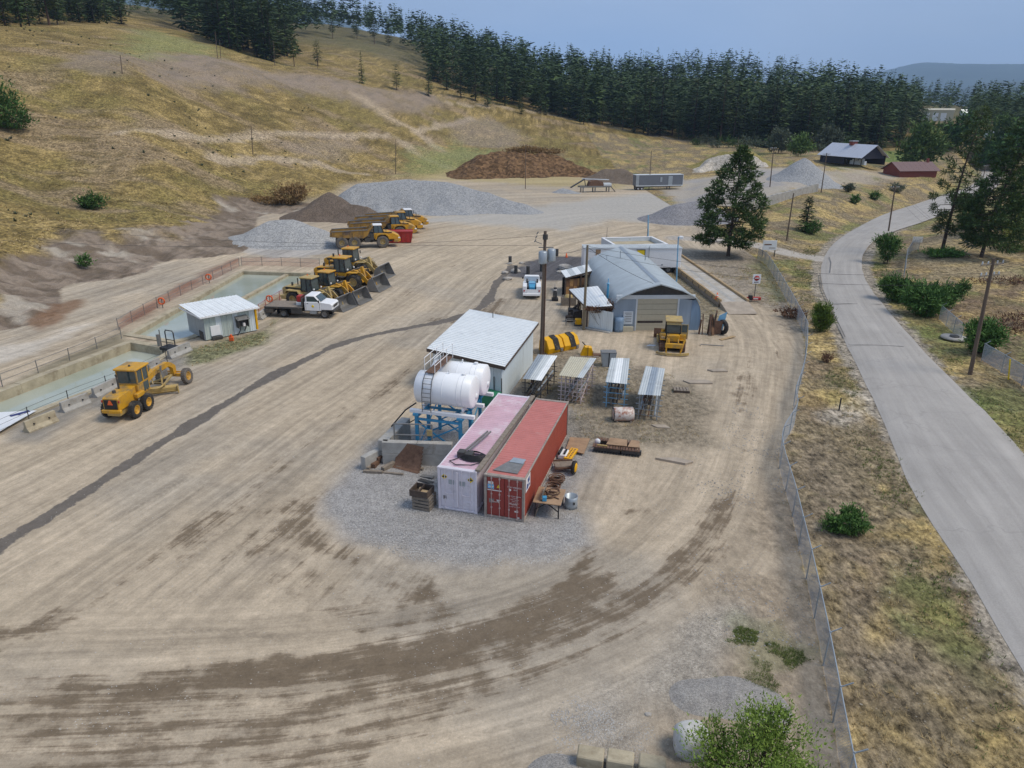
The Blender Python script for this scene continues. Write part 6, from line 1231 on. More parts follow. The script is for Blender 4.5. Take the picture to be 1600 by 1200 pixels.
def glassbox(par, x0, x1, w, z0, z1, roofm, frame='black', tap=.0, over=.12, xr=0, roofname='roof'):
    """cab: corner posts, panes in all four sides and a roof slab"""
    h = w / 2; t0 = h - tap
    for nm, q in (('windscreen', [(x1 - .02, -h + .06, z0), (x1 - .02, h - .06, z0), (x1 - .02 - xr, t0 - .06, z1), (x1 - .02 - xr, -t0 + .06, z1)]), ('rear_window', [(x0 + .02, h - .06, z0), (x0 + .02, -h + .06, z0), (x0 + .02, -t0 + .06, z1), (x0 + .02, t0 - .06, z1)])):
        part(par, nm, 'glass', ('quad', *q))
    for s in (-1, 1): part(par, 'side_window', 'glass', ('quad', (x0 + .06, s * (h - .02), z0), (x1 - .06, s * (h - .02), z0), (x1 - .06 - xr, s * (t0 - .02), z1), (x0 + .06, s * (t0 - .02), z1)))
    mb = MB()
    for s in (-1, 1):
        for xa, xb in ((x0 + .04, x0 + .04), (x1 - .04, x1 - .04 - xr), ((x0 + x1) / 2, (x0 + x1) / 2 - xr * .3)): mb.bar((xa, s * (h - .03), z0 - .02), (xb, s * (t0 - .03), z1 + .02), .09)
        mb.bar((x0, s * (h - .03), z0), (x1, s * (h - .03), z0), .08)
    mb.bar((x0 + .04, -h, z0), (x0 + .04, h, z0), .08); mb.bar((x1 - .04, -h, z0), (x1 - .04, h, z0), .08); mb.build('cab_frame', M[frame], par)
    part(par, roofname, roofm, ('box', x0 - over, x1 - xr + over * 1.3, -t0 - over * .6, t0 + over * .6, z1, z1 + .16, .05)); part(par, 'seat', 'black', ('box', (x0 + x1) / 2 - .35, (x0 + x1) / 2 + .1, -.25, .25, z0 - .1, z0 + .2, .04), ('box', (x0 + x1) / 2 - .4, (x0 + x1) / 2 - .25, -.25, .25, z0 + .15, z0 + .75, .04))
def loader(p0, p1, label, sc=1., body='yellow', front='yellow', bk='steel', raise_=0.):
    """wheel loader: p0 rear, p1 bucket lip on the ground"""
    A, yw, ln = frame(p0, p1); t = thing('wheel_loader', label, 'loader', A, yw, 'wheel loaders parked in a row'); t.scale = (sc,) * 3; R = .86; xr, xf = 1.75, 5.15
    for x in (xr, xf):
        for s in (-1, 1): wheel(t, (x, s * 1.1, R), R, .66, s, 'rubber', 'yellow_old', 18, .52)
    part(t, 'hood', body, ('prism', [(.15, 1.15), (.0, 1.9), (.35, 2.12), (2.75, 2.3), (2.75, 1.15)], -.72, .72, 'y', .06)); part(t, 'grille', 'black', ('box', -.03, .06, -.6, .6, 1.25, 1.85)); part(t, 'counterweight', body, ('prism', [(.1, .75), (-.05, 1.2), (1.0, 1.25), (1.0, .75)], -1.2, 1.2, 'y', .05))
    part(t, 'decal_band', 'black', ('box', .5, 2.6, -.745, -.725, 1.85, 2.08, 0), ('box', .5, 2.6, .725, .745, 1.85, 2.08, 0)); part(t, 'rear_frame', 'dark', ('box', .8, 3.6, -.55, .55, .65, 1.2), ('tube', (xr, -.9, R), (xr, .9, R), .24, 10)); part(t, 'exhaust', 'dark', ('tube', (1.5, .3, 2.15), (1.5, .3, 2.95), .07, 8), ('tube', (1.1, -.2, 2.15), (1.1, -.2, 2.55), .12, 10))
    for s in (-1, 1): part(t, 'fender', body, ('prism', [(xr - 1.0, 1.55), (xr - .75, 1.9), (xr + .75, 1.9), (xr + 1.15, 1.35), (xr + 1.05, 1.3), (xr + .7, 1.8), (xr - .7, 1.8), (xr - .9, 1.5)], s * .75, s * 1.42, 'y')); part(t, 'platform', 'dark', ('box', 2.6, 4.1, s * .7, s * 1.35, 1.28, 1.36), ('bar', (3.7, s * 1.3, .55), (3.6, s * 1.3, 1.3), .06), ('bar', (3.2, s * 1.3, .55), (3.25, s * 1.3, 1.3), .06), ('bar', (3.2, s * 1.3, .65), (3.7, s * 1.3, .65), .1, .04), ('bar', (3.2, s * 1.3, .95), (3.7, s * 1.3, .95), .1, .04))
    part(t, 'cab_base', body, ('box', 2.6, 4.05, -.78, .78, 1.3, 1.75, .05)); glassbox(t, 2.62, 4.05, 1.6, 1.78, 3.2, body, 'black', .06, .14, .12)
    part(t, 'beacon', 'orange', ('lathe', [(.07, 0), (.07, .12), (0, .15)], (2.8, .4, 3.36), 'z', 8)); sym(lambda s: part(t, 'headlight', 'white', ('box', 4.2, 4.32, s * .72 - .1, s * .72 + .1, 2.0, 2.16))); sym(lambda s: part(t, 'mirror', 'black', ('box', 4.0, 4.06, s * 1.08 - .1, s * 1.08 + .1, 2.5, 2.85), ('bar', (4.0, s * .8, 2.8), (4.02, s * 1.05, 2.75), .03)))
    part(t, 'front_frame', front, ('prism', [(4.0, .65), (4.0, 1.35), (4.6, 1.95), (5.2, 2.0), (5.6, 1.3), (5.9, .7)], -.45, .45, 'y', .04), ('tube', (xf, -.9, R), (xf, .9, R), .24, 10)); part(t, 'hitch', 'dark', ('box', 3.5, 4.1, -.25, .25, .6, 1.25))
    for s in (-1, 1):
        part(t, 'fender', front, ('prism', [(xf - .95, 1.5), (xf - .7, 1.86), (xf + .45, 1.92), (xf + .45, 1.84), (xf - .65, 1.78), (xf - .85, 1.45)], s * .72, s * 1.38, 'y'))
        part(t, 'lift_arm', front, ('prism', [(4.75, 1.75), (4.85, 2.15), (5.9, 1.75), (7.0, .62), (7.1, .3), (6.8, .25), (5.8, 1.2)], s * .5, s * .64, 'y', .02)); part(t, 'lift_cylinder', 'steel', ('tube', (4.5, s * .4, 1.0), (5.9, s * .48, 1.35), .08, 8))
    part(t, 'tilt_link', front, ('prism', [(5.55, 1.3), (5.5, 2.35), (5.75, 2.4), (6.05, 1.3), (6.0, .8), (5.8, .8)], -.16, .16, 'y', .02), ('bar', (5.9, 0, 1.0), (6.9, 0, .75), .12, .16)); part(t, 'tilt_cylinder', 'steel', ('tube', (4.4, 0, 1.85), (5.6, 0, 2.3), .1, 8))
    wb = 1.5; prof = [(8.35, .02), (7.2, .05), (6.98, .25), (6.92, .6), (7.0, 1.0), (7.25, 1.35), (7.55, 1.5)]; inner = [(x + .06 if x < 7.5 else x, z + .05) for x, z in prof]
    part(t, 'bucket', bk, ('prism', prof + inner[::-1], -wb, wb, 'y'), *[('prism', [(8.3, .03), (7.2, .06), (6.98, .28), (6.92, .62), (7.0, 1.02), (7.25, 1.37), (7.58, 1.5)], s * wb, s * (wb + .05), 'y') for s in (-1, 1)], ('bar', (7.5, -wb, 1.52), (7.5, wb, 1.52), .14, .06), ('bar', (8.38, -wb - .05, .04), (8.38, wb + .05, .04), .12, .05))
    part(t, 'bucket_back', front, ('prism', [(6.86, .5), (6.9, 1.0), (7.16, 1.4), (7.2, 1.36), (6.98, 1.0), (6.92, .5)], -wb + .1, wb - .1, 'y')); return t
loader(Gz(449, 473), Gz(546, 483), 'faded yellow wheel loader with an open cab, nearest the flatbed truck', 1.06, 'yellow_old', 'yellow_old')
loader(Gz(476, 463), Gz(568, 472), 'yellow wheel loader second from the flatbed truck, with a hooded cab', 1.06)
loader(Gz(497, 444), Gz(600, 452), 'big yellow wheel loader third in the row, its front wheel turned towards the yard', 1.2)
loader(Gz(512, 427), Gz(616, 434), 'rearmost wheel loader of the row, nearest the dump trucks', 1.18, 'yellow', 'yellow_old')

def dumper(p0, p1, label, wheels='rubber_dusty', white_roof=True, sc=1.):
    """articulated dump truck, p0 = tail, p1 = nose"""
    A, yw, ln = frame(p0, p1); t = thing('dump_truck', label, 'dump truck', A, yw, 'articulated dump trucks parked in a row'); t.scale = (ln / 10.4,) * 3; R = .93
    for x, n in ((1.7, 0), (3.55, 0), (7.75, 0)):
        for s in (-1, 1): wheel(t, (x, s * 1.15, R), R, .72, s, wheels, 'yellow_old', 16, .42)
    part(t, 'rear_frame', 'dark', ('box', .9, 6.3, -.45, .45, .85, 1.35), ('tube', (1.7, -1, R), (1.7, 1, R), .22, 8), ('tube', (3.55, -1, R), (3.55, 1, R), .22, 8), ('tube', (7.75, -1, R), (7.75, 1, R), .22, 8), ('bar', (1.7, .6, 1.1), (3.55, .6, 1.1), .18, .3), ('bar', (1.7, -.6, 1.1), (3.55, -.6, 1.1), .18, .3)); part(t, 'front_frame', 'dark', ('box', 6., 9.3, -.5, .5, .8, 1.35), ('tube', (6.1, 0, .7), (6.1, 0, 1.7), .22, 10))
    # body: open-topped, tail tapering up, headboard sloping forward over the cab
    side = [(.05, 2.35), (.0, 1.9), (1.4, 1.72), (4.9, 1.55), (5.5, 1.9), (5.9, 2.7), (5.55, 2.75), (.3, 2.6)]
    for s in (-1, 1): part(t, 'body_side', 'body_dirty', ('prism', side, s * 1.4, s * 1.48, 'y')); part(t, 'body_rail', 'steel', ('bar', (.3, s * 1.46, 2.62), (5.6, s * 1.46, 2.78), .16, .1)); part(t, 'body_rib', 'body_dirty', *[('box', x, x + .14, s * 1.47, s * 1.54, 1.7 if x > 1 else 1.85, 2.6, .02) for x in (.35, 1.9, 3.4, 4.8)])
    part(t, 'body_floor', 'steel', ('prism', [(.0, 1.92), (.0, 1.85), (1.4, 1.68), (4.9, 1.5), (4.9, 1.6), (1.4, 1.78)], -1.4, 1.4, 'y')); part(t, 'headboard', 'body_dirty', ('prism', [(4.88, 1.52), (5.55, 1.95), (6.35, 3.25), (6.25, 3.3), (5.4, 2.05), (4.85, 1.62)], -1.42, 1.42, 'y'), ('bar', (6.3, -1.42, 3.27), (6.3, 1.42, 3.27), .14, .1)); sym(lambda s: part(t, 'spill_guard', 'body_dirty', ('prism', [(5.5, 2.0), (6.3, 3.28), (5.6, 2.78)], s * 1.4, s * 1.46, 'y')))
    part(t, 'hoist', 'steel', ('tube', (5.0, .75, 1.0), (4.2, .75, 1.75), .1, 8), ('tube', (5.0, -.75, 1.0), (4.2, -.75, 1.75), .1, 8)); part(t, 'air_tank', 'dark', ('box', 5.1, 5.9, -1.25, -.6, .9, 1.5), ('box', 5.9, 6.5, -1.1, -.3, 1.2, 2.1), ('box', 5.9, 6.5, .3, 1.1, 1.2, 2.1))
    part(t, 'cab_base', 'yellow', ('box', 6.45, 8.0, -.95, .95, 1.35, 2.2, .06)); glassbox(t, 6.5, 7.95, 1.8, 2.2, 3.25, 'white' if white_roof else 'yellow', 'black', .12, .1, .3)
    part(t, 'hood', 'yellow', ('prism', [(7.95, 1.3), (7.95, 2.45), (8.7, 2.4), (9.7, 2.1), (10.3, 1.7), (10.4, 1.25), (9.6, 1.1)], -.9, .9, 'y', .16)); part(t, 'grille', 'black', ('prism', [(10.28, 1.35), (10.2, 1.72), (10.26, 1.74), (10.4, 1.35)], -.55, .55, 'y')); part(t, 'bumper', 'yellow', ('prism', [(9.4, .85), (9.5, 1.2), (10.45, 1.3), (10.45, .95), (10.1, .8)], -1.2, 1.2, 'y', .06)); part(t, 'hood_stripe', 'black', ('box', 8.1, 9.2, -.915, -.895, 2.15, 2.3, 0), ('box', 8.1, 9.2, .895, .915, 2.15, 2.3, 0))
    for s in (-1, 1): part(t, 'fender', 'yellow', ('prism', [(6.65, 1.3), (6.85, 1.95), (7.3, 2.15), (8.3, 2.15), (8.75, 1.8), (8.9, 1.3), (8.75, 1.3), (8.55, 1.75), (8.2, 2.03), (7.35, 2.03), (7.0, 1.85), (6.8, 1.3)], s * .85, s * 1.55, 'y')); part(t, 'headlight', 'white', ('box', 10.1, 10.42, s * .85 - .14, s * .85 + .14, 1.32, 1.5)); part(t, 'mirror', 'black', ('bar', (8.0, s * .9, 2.9), (8.3, s * 1.4, 2.8), .05), ('box', 8.28, 8.34, s * 1.4 - .1, s * 1.4 + .1, 2.4, 2.95)); part(t, 'mudflap', 'black', ('box', 4.6, 4.65, s * .85, s * 1.45, .5, 1.6, 0))
    return t
dumper(Gz(517, 387.5), Gz(625, 384), 'front dump truck of the row, side on with dusty wheels and a white cab roof')
dumper(Gz(545, 374), Gz(650, 370), 'second dump truck, its nose behind the red steel bin', 'rubber_dusty', False)
dumper(Gz(556, 367), Gz(659, 363), 'third dump truck of the row, hood just ahead of the second', 'rubber', False)
dumper(Gz(572, 360.5), Gz(668, 357), 'farthest dump truck of the row, nearest the grey stockpile', 'rubber', True)
A, yw, ln = frame(Gz(606, 381), Gz(642, 380.5)); t = thing('steel_bin', 'red steel skip bin standing between the first and second dump trucks', 'bin', A + Vector((0, .6, 0)), yw); part(t, 'body', 'red', ('prism', [(0, .1), (ln, .1), (ln + .35, 2.0), (-.3, 2.0)], 0, 2.3, 'y')); part(t, 'rim', 'red', ('bar', (-.3, 0, 2.0), (ln + .35, 0, 2.0), .14), ('bar', (-.3, 2.3, 2.0), (ln + .35, 2.3, 2.0), .14), *[('bar', (ln * k / 5, -.04, .15), (ln * k / 5, -.04, 1.95), .1, .06) for k in range(6)])

# ---- motor grader, seen from behind its engine
rr_, fr_ = Gz(217.6, 652.6), Gz(296, 598.5); A, yw, ln = frame(rr_, fr_)
t = thing('motor_grader', 'yellow motor grader parked nose-away beside the lower pond', 'grader', A, yw); k_ = ln / 7.35; t.scale = (k_,) * 3; R = .66; hw = 1.05
t.location = A + Vector((-math.sin(yw), math.cos(yw), 0)) * (hw + .2) * k_
for x in (0, 1.55):
    for s in (-1, 1): wheel(t, (x, s * hw, R), R, .42, s, 'rubber', 'yellow', 22, .52)
for s in (-1, 1): wheel(t, (7.35, s * 1.12, R), R, .4, s, 'rubber_dusty', 'yellow', 20, .55, s * .0 + .1); part(t, 'tandem_case', 'yellow', ('bar', (-.1, s * .72, R), (1.65, s * .72, R), .22, .42))
part(t, 'engine_hood', 'yellow', ('prism', [(-1.1, .95), (-1.1, 1.9), (-.95, 1.98), (1.15, 2.1), (1.15, .95)], -.62, .62, 'y', .05)); part(t, 'rear_grille', 'black', ('box', -1.16, -1.08, -.5, .5, 1.1, 1.82)); part(t, 'warning_triangle', 'orange', ('prism', [(-.2, 1.45), (.2, 1.45), (.06, 1.8), (-.06, 1.8)], -1.19, -1.165, 'x')); part(t, 'rear_bumper', 'yellow', ('box', -1.25, -1.0, -.75, .75, .78, 1.05, .04)); part(t, 'belly', 'yellow_old', ('prism', [(-1., .5), (1.4, .5), (1.4, 1.0), (-1.1, 1.0)], -.5, .5, 'y', .04)); part(t, 'tail_light', 'red', ('box', -1.14, -1.05, .6, .7, 1.6, 1.78), ('box', -1.14, -1.05, -.7, -.6, 1.6, 1.78)); part(t, 'exhaust', 'dark', ('tube', (.55, .3, 2.05), (.55, .3, 3.0), .075, 9), ('tube', (.55, .3, 3.0), (.45, .3, 3.2), .07, 9)); part(t, 'precleaner', 'dark', ('tube', (-.2, .2, 2.0), (-.2, .2, 2.2), .13, 10)); part(t, 'side_box', 'yellow', ('box', .7, 1.6, -.98, -.64, 1.25, 1.6, .04), ('box', .7, 1.6, .64, .98, 1.25, 1.6, .04)); part(t, 'step', 'yellow', ('bar', (1.9, -.9, .6), (2.4, -.85, 1.5), .05), ('bar', (1.65, -.9, .6), (2.1, -.85, 1.5), .05), ('bar', (1.75, -.9, .9), (2.05, -.9, .9), .05), ('bar', (1.95, -.9, 1.2), (2.2, -.9, 1.2), .05))
part(t, 'cab_lower', 'yellow', ('box', 1.2, 2.7, -.8, .8, 1.25, 2.15, .04)); glassbox(t, 1.22, 2.7, 1.62, 2.2, 3.25, 'yellow', 'yellow', .0, .16, 0); part(t, 'door_glass', 'glass', ('box', 1.9, 2.55, -.815, -.8, 1.4, 2.1, 0)); part(t, 'beacon', 'dark', ('lathe', [(.08, 0), (.08, .12), (0, .16)], (1.8, 0, 3.4), 'z', 8))
part(t, 'main_frame', 'yellow', ('prism', [(2.6, 1.1), (2.6, 1.55), (3.5, 1.95), (4.5, 2.2), (6.4, 2.2), (7.0, 1.95), (7.55, 1.5), (7.55, .75), (7.15, .75), (7.1, 1.4), (6.6, 1.75), (4.7, 1.75), (3.6, 1.5)], -.16, .16, 'y', .03)); part(t, 'front_axle', 'yellow', ('bar', (7.35, -1.0, .72), (7.35, 1.0, .72), .24, .26), ('bar', (7.5, -.8, .95), (7.5, .8, .95), .1)); part(t, 'blade_lift', 'yellow_old', ('bar', (4.6, -.6, 1.0), (4.9, -.45, 2.2), .12), ('bar', (4.6, .6, 1.0), (4.9, .45, 2.2), .12), ('bar', (4.9, -.5, 2.0), (4.9, .5, 2.0), .16), ('bar', (4.3, 0, 1.0), (4.9, .5, 1.95), .09)); part(t, 'hydraulics', 'steel', ('tube', (4.9, -.5, 2.4), (4.7, -.55, 1.2), .07, 8), ('tube', (4.9, .5, 2.4), (4.7, .55, 1.2), .07, 8), ('box', 5.2, 6.1, -.28, .28, 1.2, 1.7)); part(t, 'drawbar', 'yellow_old', ('bar', (7.0, 0, .8), (4.6, -.7, .85), .14), ('bar', (7.0, 0, .8), (4.6, .7, .85), .14), ('lathe', [(.62, .78), (.75, .78), (.75, .9), (.62, .9)], (4.3, 0, 0), 'z', 22))
mb = MB(); mb.T = Matrix.Translation((4.2, 0, 0)) @ Matrix.Rotation(R_(28), 4, 'Z'); mb.prism([(.2, .1), (.05, .25), (.0, .45), (.06, .62), (.2, .75), (.24, .73), (.1, .6), (.05, .44), (.1, .28), (.24, .14)], -1.85, 1.85, 'y'); mb.bar((.02, -1.7, .3), (.02, 1.7, .3), .06); mb.bar((.02, -1.7, .55), (.02, 1.7, .55), .06); mb.box(-.15, .05, -1.85, -1.75, .1, .75); mb.T = None; mb.build('mouldboard', M['yellow_old'], t)

# ---- bulldozer with ripper, back towards the camera
A, yw, ln = frame(Gz(1050, 553), Gz(1046.5, 521)); t = thing('bulldozer', 'old yellow crawler dozer with its ripper frame, standing before the garage door', 'bulldozer', A, yw); t.scale = (1.0,) * 3
def track(y, w):
    P = []; R = .42
    for i in range(9): a_ = math.pi / 2 + math.pi * i / 8; P.append((.9 + R * math.cos(a_), R + R * math.sin(a_)))
    for i in range(9): a_ = -math.pi / 2 + math.pi * i / 8; P.append((4.2 + R * math.cos(a_), R + R * math.sin(a_)))
    P = resample(P + P[:1], 41); o = part(t, 'track', 'rusty', ('prism', [(.9, .12), (4.2, .12), (4.5, .42), (4.2, .72), (.9, .72), (.6, .42)], y - .12, y + .12, 'y')); sh = MB(); sh.box(-.11, .11, -w / 2, w / 2, -.03, .025, 0); sh.box(-.02, .02, -w / 2, w / 2, .02, .075, 0); sme = sh.mesh('track_shoe', M['rusty'])
    for i in range(40): p, q = P[i], P[i + 1]; s = link('track_shoe', sme, o, ((p[0] + q[0]) / 2, y, (p[1] + q[1]) / 2 + .03)); s.rotation_euler = (0, math.atan2(-(q[1] - p[1]), q[0] - p[0]) + math.pi, 0)
for y in (-.98, .98): track(y, .56)
part(t, 'chassis', 'grime', ('box', .6, 4.2, -.65, .65, .45, 1.2)); part(t, 'fuel_tank', 'yellow', ('box', .5, 1.1, -.62, .62, 1.1, 1.75, .05)); part(t, 'hood', 'yellow', ('prism', [(2.7, 1.1), (2.7, 2.0), (4.5, 1.85), (4.7, 1.1)], -.5, .5, 'y', .05)); sym(lambda s: part(t, 'fender', 'yellow', ('box', .7, 2.9, s * .68, s * 1.25, 1.15, 1.25, .02), ('box', .9, 1.6, s * .7, s * 1.2, 1.24, 1.75, .04)))
part(t, 'cab_lower', 'dark', ('box', 1.15, 2.7, -.72, .72, 1.2, 1.8, .03)); glassbox(t, 1.15, 2.7, 1.5, 1.75, 2.95, 'yellow_old', 'black', .04, .22, .0); part(t, 'roof_lip', 'yellow_old', ('prism', [(.95, 2.7), (1.1, 2.95), (1.15, 2.95), (1.02, 2.7)], -.7, .7, 'y')); part(t, 'open_door', 'yellow_old', ('box', 1.1, 1.14, -1.4, -.75, 1.35, 2.75, .01), ('box', 1.06, 1.1, -1.4, -1.33, 1.3, 2.8)); part(t, 'door_pane', 'glass', ('box', 1.05, 1.09, -1.33, -.8, 1.95, 2.7, 0)); part(t, 'air_cleaner', 'yellow', ('tube', (2.0, .95, 1.25), (2.0, .95, 1.9), .2, 10)); part(t, 'exhaust', 'dark', ('tube', (3.4, .2, 1.9), (3.4, .2, 2.7), .06, 8)); part(t, 'tool_box', 'wood_tan', ('box', .75, 1.05, .75, 1.15, 1.26, 1.5))
part(t, 'ripper_beam', 'yellow', ('box', -.55, -.2, -.95, .75, .75, 1.2, .04), *[('bar', (-.3, y, 1.0), (.6, y, .8), .14, .2) for y in (-.7, .6)], *[('bar', (-.3, y, 1.2), (.6, y, 1.4), .09, .09) for y in (-.5, .4)]); part(t, 'ripper_shank', 'yellow', ('prism', [(-.7, .02), (-.6, .3), (-.42, 1.7), (-.28, 1.7), (-.42, .3), (-.5, .05)], .55, .68, 'y', .01)); part(t, 'ripper_shank', 'yellow', ('bar', (-.5, -.7, .05), (-.3, -1.1, 1.75), .1, .14))
mb = MB(); n = 14
for i in range(n): a0, a1 = R_(150 + 240 * i / n - 90), R_(150 + 240 * (i + 1) / n - 90); mb.bar((.15 + -.9 * math.cos(a0 - R_(90)) * 0 - 1.0 * math.cos(R_(-62 + 124 * i / n)), 1.75 * math.sin(R_(-62 + 124 * i / n)), .2), (.15 - 1.0 * math.cos(R_(-62 + 124 * (i + 1) / n)), 1.75 * math.sin(R_(-62 + 124 * (i + 1) / n)), .2), .16, .22)
mb.build('push_frame', M['yellow_old'], t); part(t, 'blade', 'rusty', ('prism', [(5.2, .05), (5.05, .5), (5.15, 1.05), (5.25, 1.05), (5.17, .5), (5.3, .05)], -1.75, 1.75, 'y')); sym(lambda s: part(t, 'push_arm', 'yellow_old', ('bar', (2.4, s * 1.36, .5), (5.15, s * 1.36, .35), .16, .24)))

# ---- road vehicles
def truck_cab(t, x0, w, z0, m='white', hoodlen=1.25):
    h = w / 2; x1 = x0 + 1.55; xh = x1 + hoodlen
    part(t, 'cab', m, ('prism', [(x0, z0), (x0, z0 + .85), (x1 + .1, z0 + .85), (x1 + .1, z0)], -h, h, 'y', .05)); part(t, 'cab_top', m, ('prism', [(x0 + .02, z0 + .84), (x0 + .08, z0 + 1.42), (x0 + .2, z0 + 1.5), (x0 + 1.0, z0 + 1.5), (x0 + 1.1, z0 + 1.45), (x1 + .08, z0 + .84)], -h + .08, h - .08, 'y', .08)); part(t, 'hood', m, ('prism', [(x1 + .08, z0 + .1), (x1 + .08, z0 + .86), (xh - .15, z0 + .74), (xh, z0 + .6), (xh, z0 + .1)], -h + .02, h - .02, 'y', .06)); sl = [(x0 + 1.13, z0 + 1.4), (x1 + .08, z0 + .9)]
    part(t, 'windscreen', 'glass', ('quad', (sl[1][0] + .03, -h + .16, sl[1][1] + .02), (sl[1][0] + .03, h - .16, sl[1][1] + .02), (sl[0][0] + .03, h - .22, sl[0][1] + .02), (sl[0][0] + .03, -h + .22, sl[0][1] + .02)))
    for s in (-1, 1): part(t, 'side_window', 'glass', ('quad', (x0 + .25, s * (h - .075), z0 + .9), (x1 - .1, s * (h - .075), z0 + .9), (x0 + 1.02, s * (h - .075), z0 + 1.38), (x0 + .25, s * (h - .075), z0 + 1.38))); part(t, 'door_seam', 'print', ('box', x0 + .14, x0 + .16, s * h - .006, s * h + .006, z0 + .05, z0 + .86, 0), ('box', x1 - .02, x1, s * h - .006, s * h + .006, z0 + .05, z0 + .86, 0), ('box', x0 + .25, x0 + .42, s * h - .01, s * h + .012, z0 + .68, z0 + .73, 0)); part(t, 'mirror', 'black', ('box', x1 - .05, x1 + .02, s * h + (.08 if s > 0 else -.26), s * h + (.26 if s > 0 else -.08), z0 + .85, z0 + 1.1)); part(t, 'headlight', 'galv', ('box', xh - .06, xh + .02, s * h * .78 - .14, s * h * .78 + .14, z0 + .38, z0 + .56))
        
    part(t, 'grille', 'dark', ('box', xh - .03, xh + .025, -h * .58, h * .58, z0 + .3, z0 + .58)); part(t, 'bumper', 'dark', ('box', xh - .1, xh + .16, -h, h, z0 - .12, z0 + .16, .04)); part(t, 'rear_window', 'glass', ('box', x0 + .02, x0 + .05, -h + .3, h - .3, z0 + .95, z0 + 1.35, 0)); return xh
A, yw, ln = frame(Gz(444.4, 495.6), Gz(507.6, 497.8)); t = thing('flatbed_truck', 'white flatbed truck with a dusty deck and a red tank behind the cab', 'truck', A, yw); k_ = ln / 4.1; t.scale = (k_,) * 3; t.location = A + Vector((-math.sin(yw), math.cos(yw), 0)) * .95 * k_
for x in (0, 4.1):
    for s in (-1, 1): wheel(t, (x, s * .85, .42), .42, .3 if x else .46, s, 'rubber', 'steel', 0 or 14, .58)
part(t, 'chassis', 'dark', ('box', -1.3, 4.9, -.4, .4, .5, .72), ('tube', (0, -.8, .42), (0, .8, .42), .1, 8), ('tube', (4.1, -.8, .42), (4.1, .8, .42), .08, 8)); xh = truck_cab(t, 2.15, 1.95, .75)
part(t, 'flatbed_deck', 'wood', ('box', -1.75, 1.95, -1.15, 1.15, 1.0, 1.12, .02)); part(t, 'deck_rail', 'dark', ('box', -1.8, 1.97, -1.2, -1.15, .93, 1.1), ('box', -1.8, 1.97, 1.15, 1.2, .93, 1.1), ('box', -1.85, -1.78, -1.2, 1.2, .85, 1.1)); part(t, 'headboard', 'dark', ('box', 1.9, 1.98, -1.1, 1.1, 1.1, 1.95), *[('bar', (1.94, y, 1.1), (1.94, y, 2.15), .07) for y in (-1.05, 1.05)], ('bar', (1.94, -1.05, 2.15), (1.94, 1.05, 2.15), .06)); part(t, 'tool_box', 'dark', ('box', .8, 1.85, -1.15, -.8, .45, .95, .03)); part(t, 'rear_box', 'rubber_dusty', ('box', -1.85, -1.0, -1.1, -.5, .45, .9, .05)); part(t, 'mudguard', 'black', ('box', -.62, -.58, -1.15, -.55, .3, 1.0, 0)); part(t, 'door_emblem', 'hazard_y', ('lathe', [(0, -.985), (.13, -.985), (.13, -.97), (0, -.97)], (3.0, 0, 1.2), 'y', 14)); part(t, 'red_tank', 'red', ('box', 1.2, 1.8, -.45, .35, 1.45, 2.05, .05)); part(t, 'tank_cradle', 'white_metal', ('box', 1.15, 1.85, -.5, .4, 1.12, 1.44, .03)); part(t, 'fuel_tank', 'galv', ('box', 2.6, 3.3, -.9, -.5, .4, .72, .04))
# service pickup seen from behind
A, yw, ln = frame(Gz(830.5, 468), Gz(831, 428)); t = thing('service_truck', 'white service pickup with blue equipment in its open bed, tail towards the camera', 'pickup', A, yw); w = 2.25
for x in (1.3, 5.0):
    for s in (-1, 1): wheel(t, (x, s * .9, .42), .42, .3, s, 'rubber', 'steel', 14, .58)
part(t, 'chassis', 'dark', ('box', .1, 5.6, -.5, .5, .45, .7)); truck_cab(t, 3.2, 2.05, .75)
for s in (-1, 1): part(t, 'side_locker', 'white', ('box', .15, 3.1, s * .62, s * 1.12, .75, 1.65, .04)); part(t, 'locker_door', 'white', *[('box', x, x + .8, s * 1.11, s * 1.14, 1.0, 1.55, .01) for x in (.3, 1.2, 2.1)]); part(t, 'tail_light', 'red', ('box', .1, .16, s * .95 - .08, s * .95 + .08, .95, 1.2))
part(t, 'bed', 'dark', ('box', .15, 3.1, -.62, .62, .75, .85)); part(t, 'tailgate', 'white', ('box', .1, .17, -.62, .62, .78, 1.25, .02)); part(t, 'rear_bumper', 'white', ('box', -.2, .12, -1.1, 1.1, .5, .78, .03)); part(t, 'compressor', 'blue', ('box', .5, 1.4, -.4, .3, .85, 1.5, .06), ('tube', (1.7, -.45, 1.3), (1.7, .35, 1.3), .28, 12)); part(t, 'welder', 'blue_post', ('box', 1.9, 2.9, -.5, .4, .85, 1.75, .06)); part(t, 'hose_reel', 'black', ('lathe', [(.1, -.1), (.28, -.1), (.28, .1), (.1, .1)], (2.4, .62, 1.85), 'y', 14), ('lathe', [(.1, -.1), (.28, -.1), (.28, .1), (.1, .1)], (2.4, -.7, 1.85), 'y', 14)); part(t, 'headache_rack', 'white', ('box', 3.05, 3.12, -1.0, 1.0, 1.65, 2.3, .02), ('box', 2.95, 3.3, -.9, .9, 2.25, 2.35, .02))
